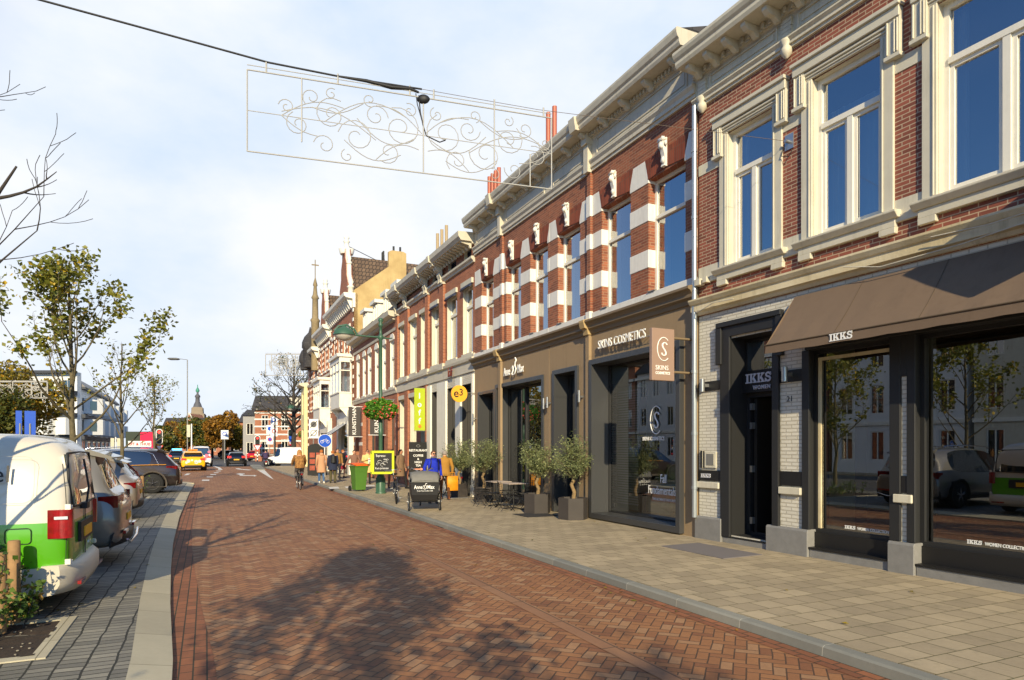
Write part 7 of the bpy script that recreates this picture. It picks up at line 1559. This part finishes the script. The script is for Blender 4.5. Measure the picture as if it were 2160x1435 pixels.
def signal(label, px, py, h, red=True, zebra=True, rot=None, w=1.0):
    o = faced('traffic_light', label, 'traffic light', px, py, 0, rot); m = MB(); n = 8; ph = h
    for i in range(n): m.cyl((0, 0, ph * i / n), (0, 0, ph * (i + 1) / n - .002), .08, 10, m=i % 2)
    m.build('pole', [M_black, M_sw] if zebra else [M_pole, M_pole], o)
    q = MB(); pts = [(.30 * w * math.cos(a), h + .95 + (.45 if math.sin(a) > 0 else -.45) + .30 * w * math.sin(a)) for a in [2 * math.pi * i / 24 for i in range(24)]]; q.prism(pts, -.02, .0, 'x'); q.build('backplate', M_sw, o)
    q = MB(); pts = [(.235 * w * math.cos(a), h + .95 + (.45 if math.sin(a) > 0 else -.45) + .235 * w * math.sin(a)) for a in [2 * math.pi * i / 24 for i in range(24)]]; q.prism(pts, -.12, .05, 'x'); q.build('housing', M_black, o)
    for i, z in enumerate((h + .5, h + .95, h + 1.4)): disc(o, .052, z, .13, base('signal_red', (1, .04, .04), emit=(1, .03, .02), es=3) if (i == 2 and red) else base('signal_off', rgb(30, 50, 40), .3), name='lens'); q = MB(); q.loft([[(.052, math.cos(a) * .15, z + math.sin(a) * .15), (.2, math.cos(a) * .15, z + math.sin(a) * .15)] for a in [math.pi * k_ / 8 for k_ in range(9)]], cap=False); q.build('visor', M_black, o, fix=False)
    return o
s1 = signal('red traffic light with white rim on a black and white banded post', 543, 974, 1.75, w=1.25); tri(s1, .06, 1.95, .62, M_sr); tri(s1, .085, 1.95, .42, M_sw, 'sign_face')
s2 = signal('red traffic light seen between the young trees on the left', 336, 985, 2.0, zebra=False); tri(s2, .06, 1.9, .40, M_sr); tri(s2, .085, 1.9, .28, M_sw, 'sign_face')
signal('dark traffic light with a blue sign at the corner beyond the cyclist', 612, 975, 2.6, red=False, zebra=True)
b = faced('traffic_sign', 'blue square arrow sign over a small red triangle at the corner', 'traffic sign', 616, 977, 0); pole(b, 3.0, .04); m = MB(); m.box(.03, .06, -.34, .34, 2.6, 3.3); m.build('sign_plate', M_sb, b); tri(b, .06, 2.1, .4, M_sr, 'sign_triangle'); m = MB(); m.box(.062, .07, -.04, .04, 2.7, 3.2); m.build('arrow', M_sw, b)
for i, (px, lab) in enumerate(((244, 'grey backed traffic signals on a pole left of the advertising board'), (326, 'slim white mast beside the left traffic light'), (404, 'white slim signal post behind the yellow taxi'))):
    o = ent('signal_mast', lab, 'signal mast', loc=at(px, 985, 0), rot=TOC); H_ = (2.9, 7.5, 4.2)[i]; pole(o, H_, .06, M_sw)
    if i != 1:
        m = MB(); m.box(-.1, .1, -.42, -.12, H_ - 1.3, H_ - .1); 
        if i == 0: m.box(-.1, .1, .12, .42, H_ - 1.3, H_ - .1)
        each(m, 'housing', base('signal_back', rgb(196, 192, 168), .5), o)
ad = faced('advertising_board', 'red and dark green advertising board with white writing between the young trees', 'advertising board', 295, 986, 0, rot=R(-90)); 
m = MB(); m.box(-.1, 0, -1.35, 1.35, 1.0, 3.4); m.build('panel', base('board_dark', rgb(52, 62, 52), .6), ad); m = MB(); m.box(.002, .02, .05, 1.3, 1.05, 3.35); m.build('red_half', base('board_red', rgb(214, 30, 76), .5), ad); m = MB(); m.box(.022, .03, -1.1, 1.1, 1.95, 2.5); m.build('white_strip', M_sw, ad)
FA = Matrix(((0, 0, 1, .034), (1, 0, 0, 0), (0, 1, 0, 0), (0, 0, 0, 1)))
text('UIT & THUIS', .38, M_sr, ad, FA @ Matrix.Translation((0, 2.08, 0)), ext=.004, align='CENTER', off=.01); text('25', .5, M_sw, ad, FA @ Matrix.Translation((-.6, 1.25, 0)), ext=.004, align='CENTER', off=.01); text('25', .5, M_sw, ad, FA @ Matrix.Translation((.65, 1.25, 0)), ext=.004, align='CENTER', off=.01)
m = MB(); m.cyl((-.05, -1.2, 0), (-.05, -1.2, 1), .06, 8); m.cyl((-.05, 1.2, 0), (-.05, 1.2, 1), .06, 8); each(m, 'leg', M_pole, ad)
# curved double lantern post
ln = ent('lantern_post', 'tall black swan neck lantern post with two hanging lanterns over the junction', 'street lamp', loc=at(580, 978, 0), rot=0); Yl = ln.location.y; k_ = Yl / FPX
hz = lambda py: CAMZ + (HY - py) * k_
m = MB(); m.tube([(0, 0, 0), (0, 0, hz(850))], [.12, .06], 8); m.tube([(0, 0, hz(850))] + [(-15.5 * k_ + 15.5 * k_ * math.cos(a), 0, hz(842) + 17 * k_ * math.sin(a)) for a in [math.pi * q / 12 for q in range(13)]] + [(-31 * k_, 0, hz(850))], .05, 6); m.tube([(-31 * k_, 0, hz(852)), (-38 * k_, 0, hz(862))], .03, 5); m.build('post_shaft', M_wire, ln)
m = MB()
for x, z in ((-31, 848), (-38, 861)): m.lathe([(3.4 * k_, -1.2 * k_), (2.6 * k_, 1.5 * k_), (1 * k_, 3 * k_), (.4 * k_, 4.5 * k_)], (x * k_, 0, hz(z)), 10)
each(m, 'lantern', M_wire, ln)
m = MB()
for x, z in ((-31, 849.5), (-38, 862.5)): m.lathe([(1.0 * k_, -2.5 * k_), (2.6 * k_, -.5 * k_), (3.2 * k_, .2 * k_)], (x * k_, 0, hz(z)), 10)
each(m, 'lamp_glass', MATS['lamp_glass'], ln)
for px, py, h, lab in ((569, 975, 4.6, 'white and blue parking signs on a pole at the side street'), (578, 976, 5.6, 'stacked white no parking signs on the pole by the striped house'), (474, 977, 3.8, 'small blue and white sign on a pole left of the black hatchback')):
    o = ent('traffic_sign', lab, 'traffic sign', loc=at(px, py, 0), rot=TOC); pole(o, h, .05)
    for j in range(2 if h > 4 else 1): m = MB(); z = h - .9 - j * 1.4; m.box(.05, .08, -.42, .42, z, z + 1.1); m.build('sign_plate', M_sw, o); disc(o, .085, z + .65, .27, M_sb if j == 0 else M_sr); disc(o, .107, z + .65, .18, M_sb if h == 4.6 else M_sw, name='sign_face')
sp2 = ent('traffic_sign', 'pair of tall blue parking signs above the roof of the van', 'traffic sign', loc=Vector((-27.0, 36.5, 0)), rot=R(-60)); 
for y in (-.2, .25): m = MB(); m.cyl((0, y, 0), (0, y, 3.2), .05, 8); m.build('pole', M_pole, sp2)
m = MB(); m.box(-.06, .0, -.40, -.12, 2.5, 3.9); m.box(-.06, 0, .0, .5, 2.5, 3.9); each(m, 'sign_plate', M_sb, sp2)
fl = ent('floodlight', 'grey floodlight head on a thin mast standing above the small trees', 'floodlight', loc=at(365, 985, 0)); Yf = fl.location.y
m = MB(); zf = CAMZ + (HY - 757) / FPX * Yf; m.cyl((1.4, 0, 0), (1.4, 0, zf - .1), .05, 6); m.tube([(1.4, 0, zf - .1), (.6, 0, zf)], .03, 5); m.build('pole', M_pole, fl); m = MB(); m.loft([[(x, -.2, zf - h_), (x, .2, zf - h_), (x, .2, zf + h_ * .6), (x, -.2, zf + h_ * .6)] for x, h_ in ((-.45, .04), (-.3, .12), (.4, .12), (.6, .05))]); m.build('lamp_head', base('lamp_grey', rgb(90, 90, 88), .5), fl)
# railing in front of the striped corner house
rl = ent('railing', 'dark green metal railing curving along the canal side before the striped house', 'railing', loc=(0, 0, 0)); m = MB(); A_, B_ = at(563, 977), at(607, 973)
for i in range(26): p = A_.lerp(B_, i / 25); m.cyl((p.x, p.y, 0), (p.x, p.y, 1.1), .03, 4)
for z in (.2, 1.1): m.cyl((A_.x, A_.y, z), (B_.x, B_.y, z), .04, 5)
each(m, 'rail_bar', base('rail_green', rgb(44, 66, 56), .5), rl)
# vertical cloth signs of the art shop
for i, (u, txt_, lab) in enumerate(((30.4, 'KUNSTHANDEL', 'dark grey cloth banner with white vertical lettering nearer the white bay window'), (24.6, 'KUNST', 'dark grey cloth banner with white vertical lettering behind the flower basket'))):
    G = ent('banner', lab, 'banner', M=FS); m = MB(); m.box(u, u + .03, .12, .85, 2.55, 4.35); m.build('cloth', base('grey_cloth', rgb(72, 68, 66), .9), G)
    text(txt_[:6] if i else txt_[:8], .32, M_white_t, G, TC(u - .003, .40, 2.65) @ Matrix.Rotation(R(90), 4, 'Z'), ext=.002, off=.003)
    m = MB(); m.cyl((u + .015, 0, 2.53), (u + .015, .95, 2.53), .02, 6); m.cyl((u + .015, 0, 4.37), (u + .015, .95, 4.37), .02, 6); each(m, 'rod', M_sw, G)
aw = ent('awning', 'black and white striped shop awning under the white bay window', 'awning', M=FS)
m = MB()
for i in range(8): a, b = 33.9 + i * .38, 33.9 + (i + 1) * .38; m.add([(a, .1, 3.6), (b, .1, 3.6), (b, 1.3, 2.75), (a, 1.3, 2.75), (a, .1, 3.55), (b, .1, 3.55), (b, 1.3, 2.7), (a, 1.3, 2.7)], [(0, 1, 2, 3), (7, 6, 5, 4), (3, 2, 6, 7), (0, 3, 7, 4), (1, 5, 6, 2)], i % 2)
m.build('cloth', [M_black, M_sw], aw)
dr = ent('drain_cover', 'small iron gully cover set in the kerb to the right of the cargo bike', 'drain cover', loc=at(935, 1112, .0), rot=SROT)
m = MB(); m.box(-.25, .25, -.22, .10, .006, .014)
for i in range(6): m.box(-.22 + i * .08, -.18 + i * .08, -.20, -.02, .014, .02)
m.build('grate', M_dk, dr)
# dark panel added out of view to cast the shadow crossing the awning
G = ent('hanging_panel', 'large dark unseen panel added beyond the right edge to shade the awning', 'sign', M=FR); m = MB(); m.box(-6.66, -6.60, .15, 1.1, 4.3, 5.4); m.build('panel', M_dk, G)

for i, (u, v) in enumerate(((5.6, 20.0), (11.6, 20.0), (20.0, 20.5))):
    tree('street_tree', ['leafy tree across the street mirrored in the far right shop window', 'leafy tree across the street mirrored in the shop window beside the doorway', 'leafy tree across the street mirrored in the cosmetics window'][i], st(u, v, .0), 7.4, 1.4, 2.3, 3600, L_green, 70 + i, r=.10, nl=14, leafsize=.16, clump=1.3)
GROUPS = {'street_tree': 'young street trees between the parking bays', 'parked_car': 'cars parked square to the kerb', 'planter': 'hexagonal planters along the shop fronts', 'olive_tree': 'potted olive trees along the shop fronts', 'street_lamp': 'green street lamps', 'flower_basket': 'flower baskets on the lamps',
          'person': 'people out on the street', 'bicycle': 'bicycles', 'traffic_sign': 'traffic signs', 'traffic_light': 'traffic lights', 'square_tree': 'autumn trees on the square', 'timber_post': 'timber posts in the planting beds', 'shrub': 'shrubs in the planting beds', 'chimney': 'chimneys above the cornices', 'cafe_table': 'tables outside the cafe', 'row_house': 'small houses of the side street', 'door_mat': 'door mats', 'light_ornament': 'scrollwork light frames'}
for o in list(COL.objects):
    if o.parent is None and 'label' in o and 'group' not in o:
        k = o.name.split('.')[0]
        if k in GROUPS: o['group'] = GROUPS[k]
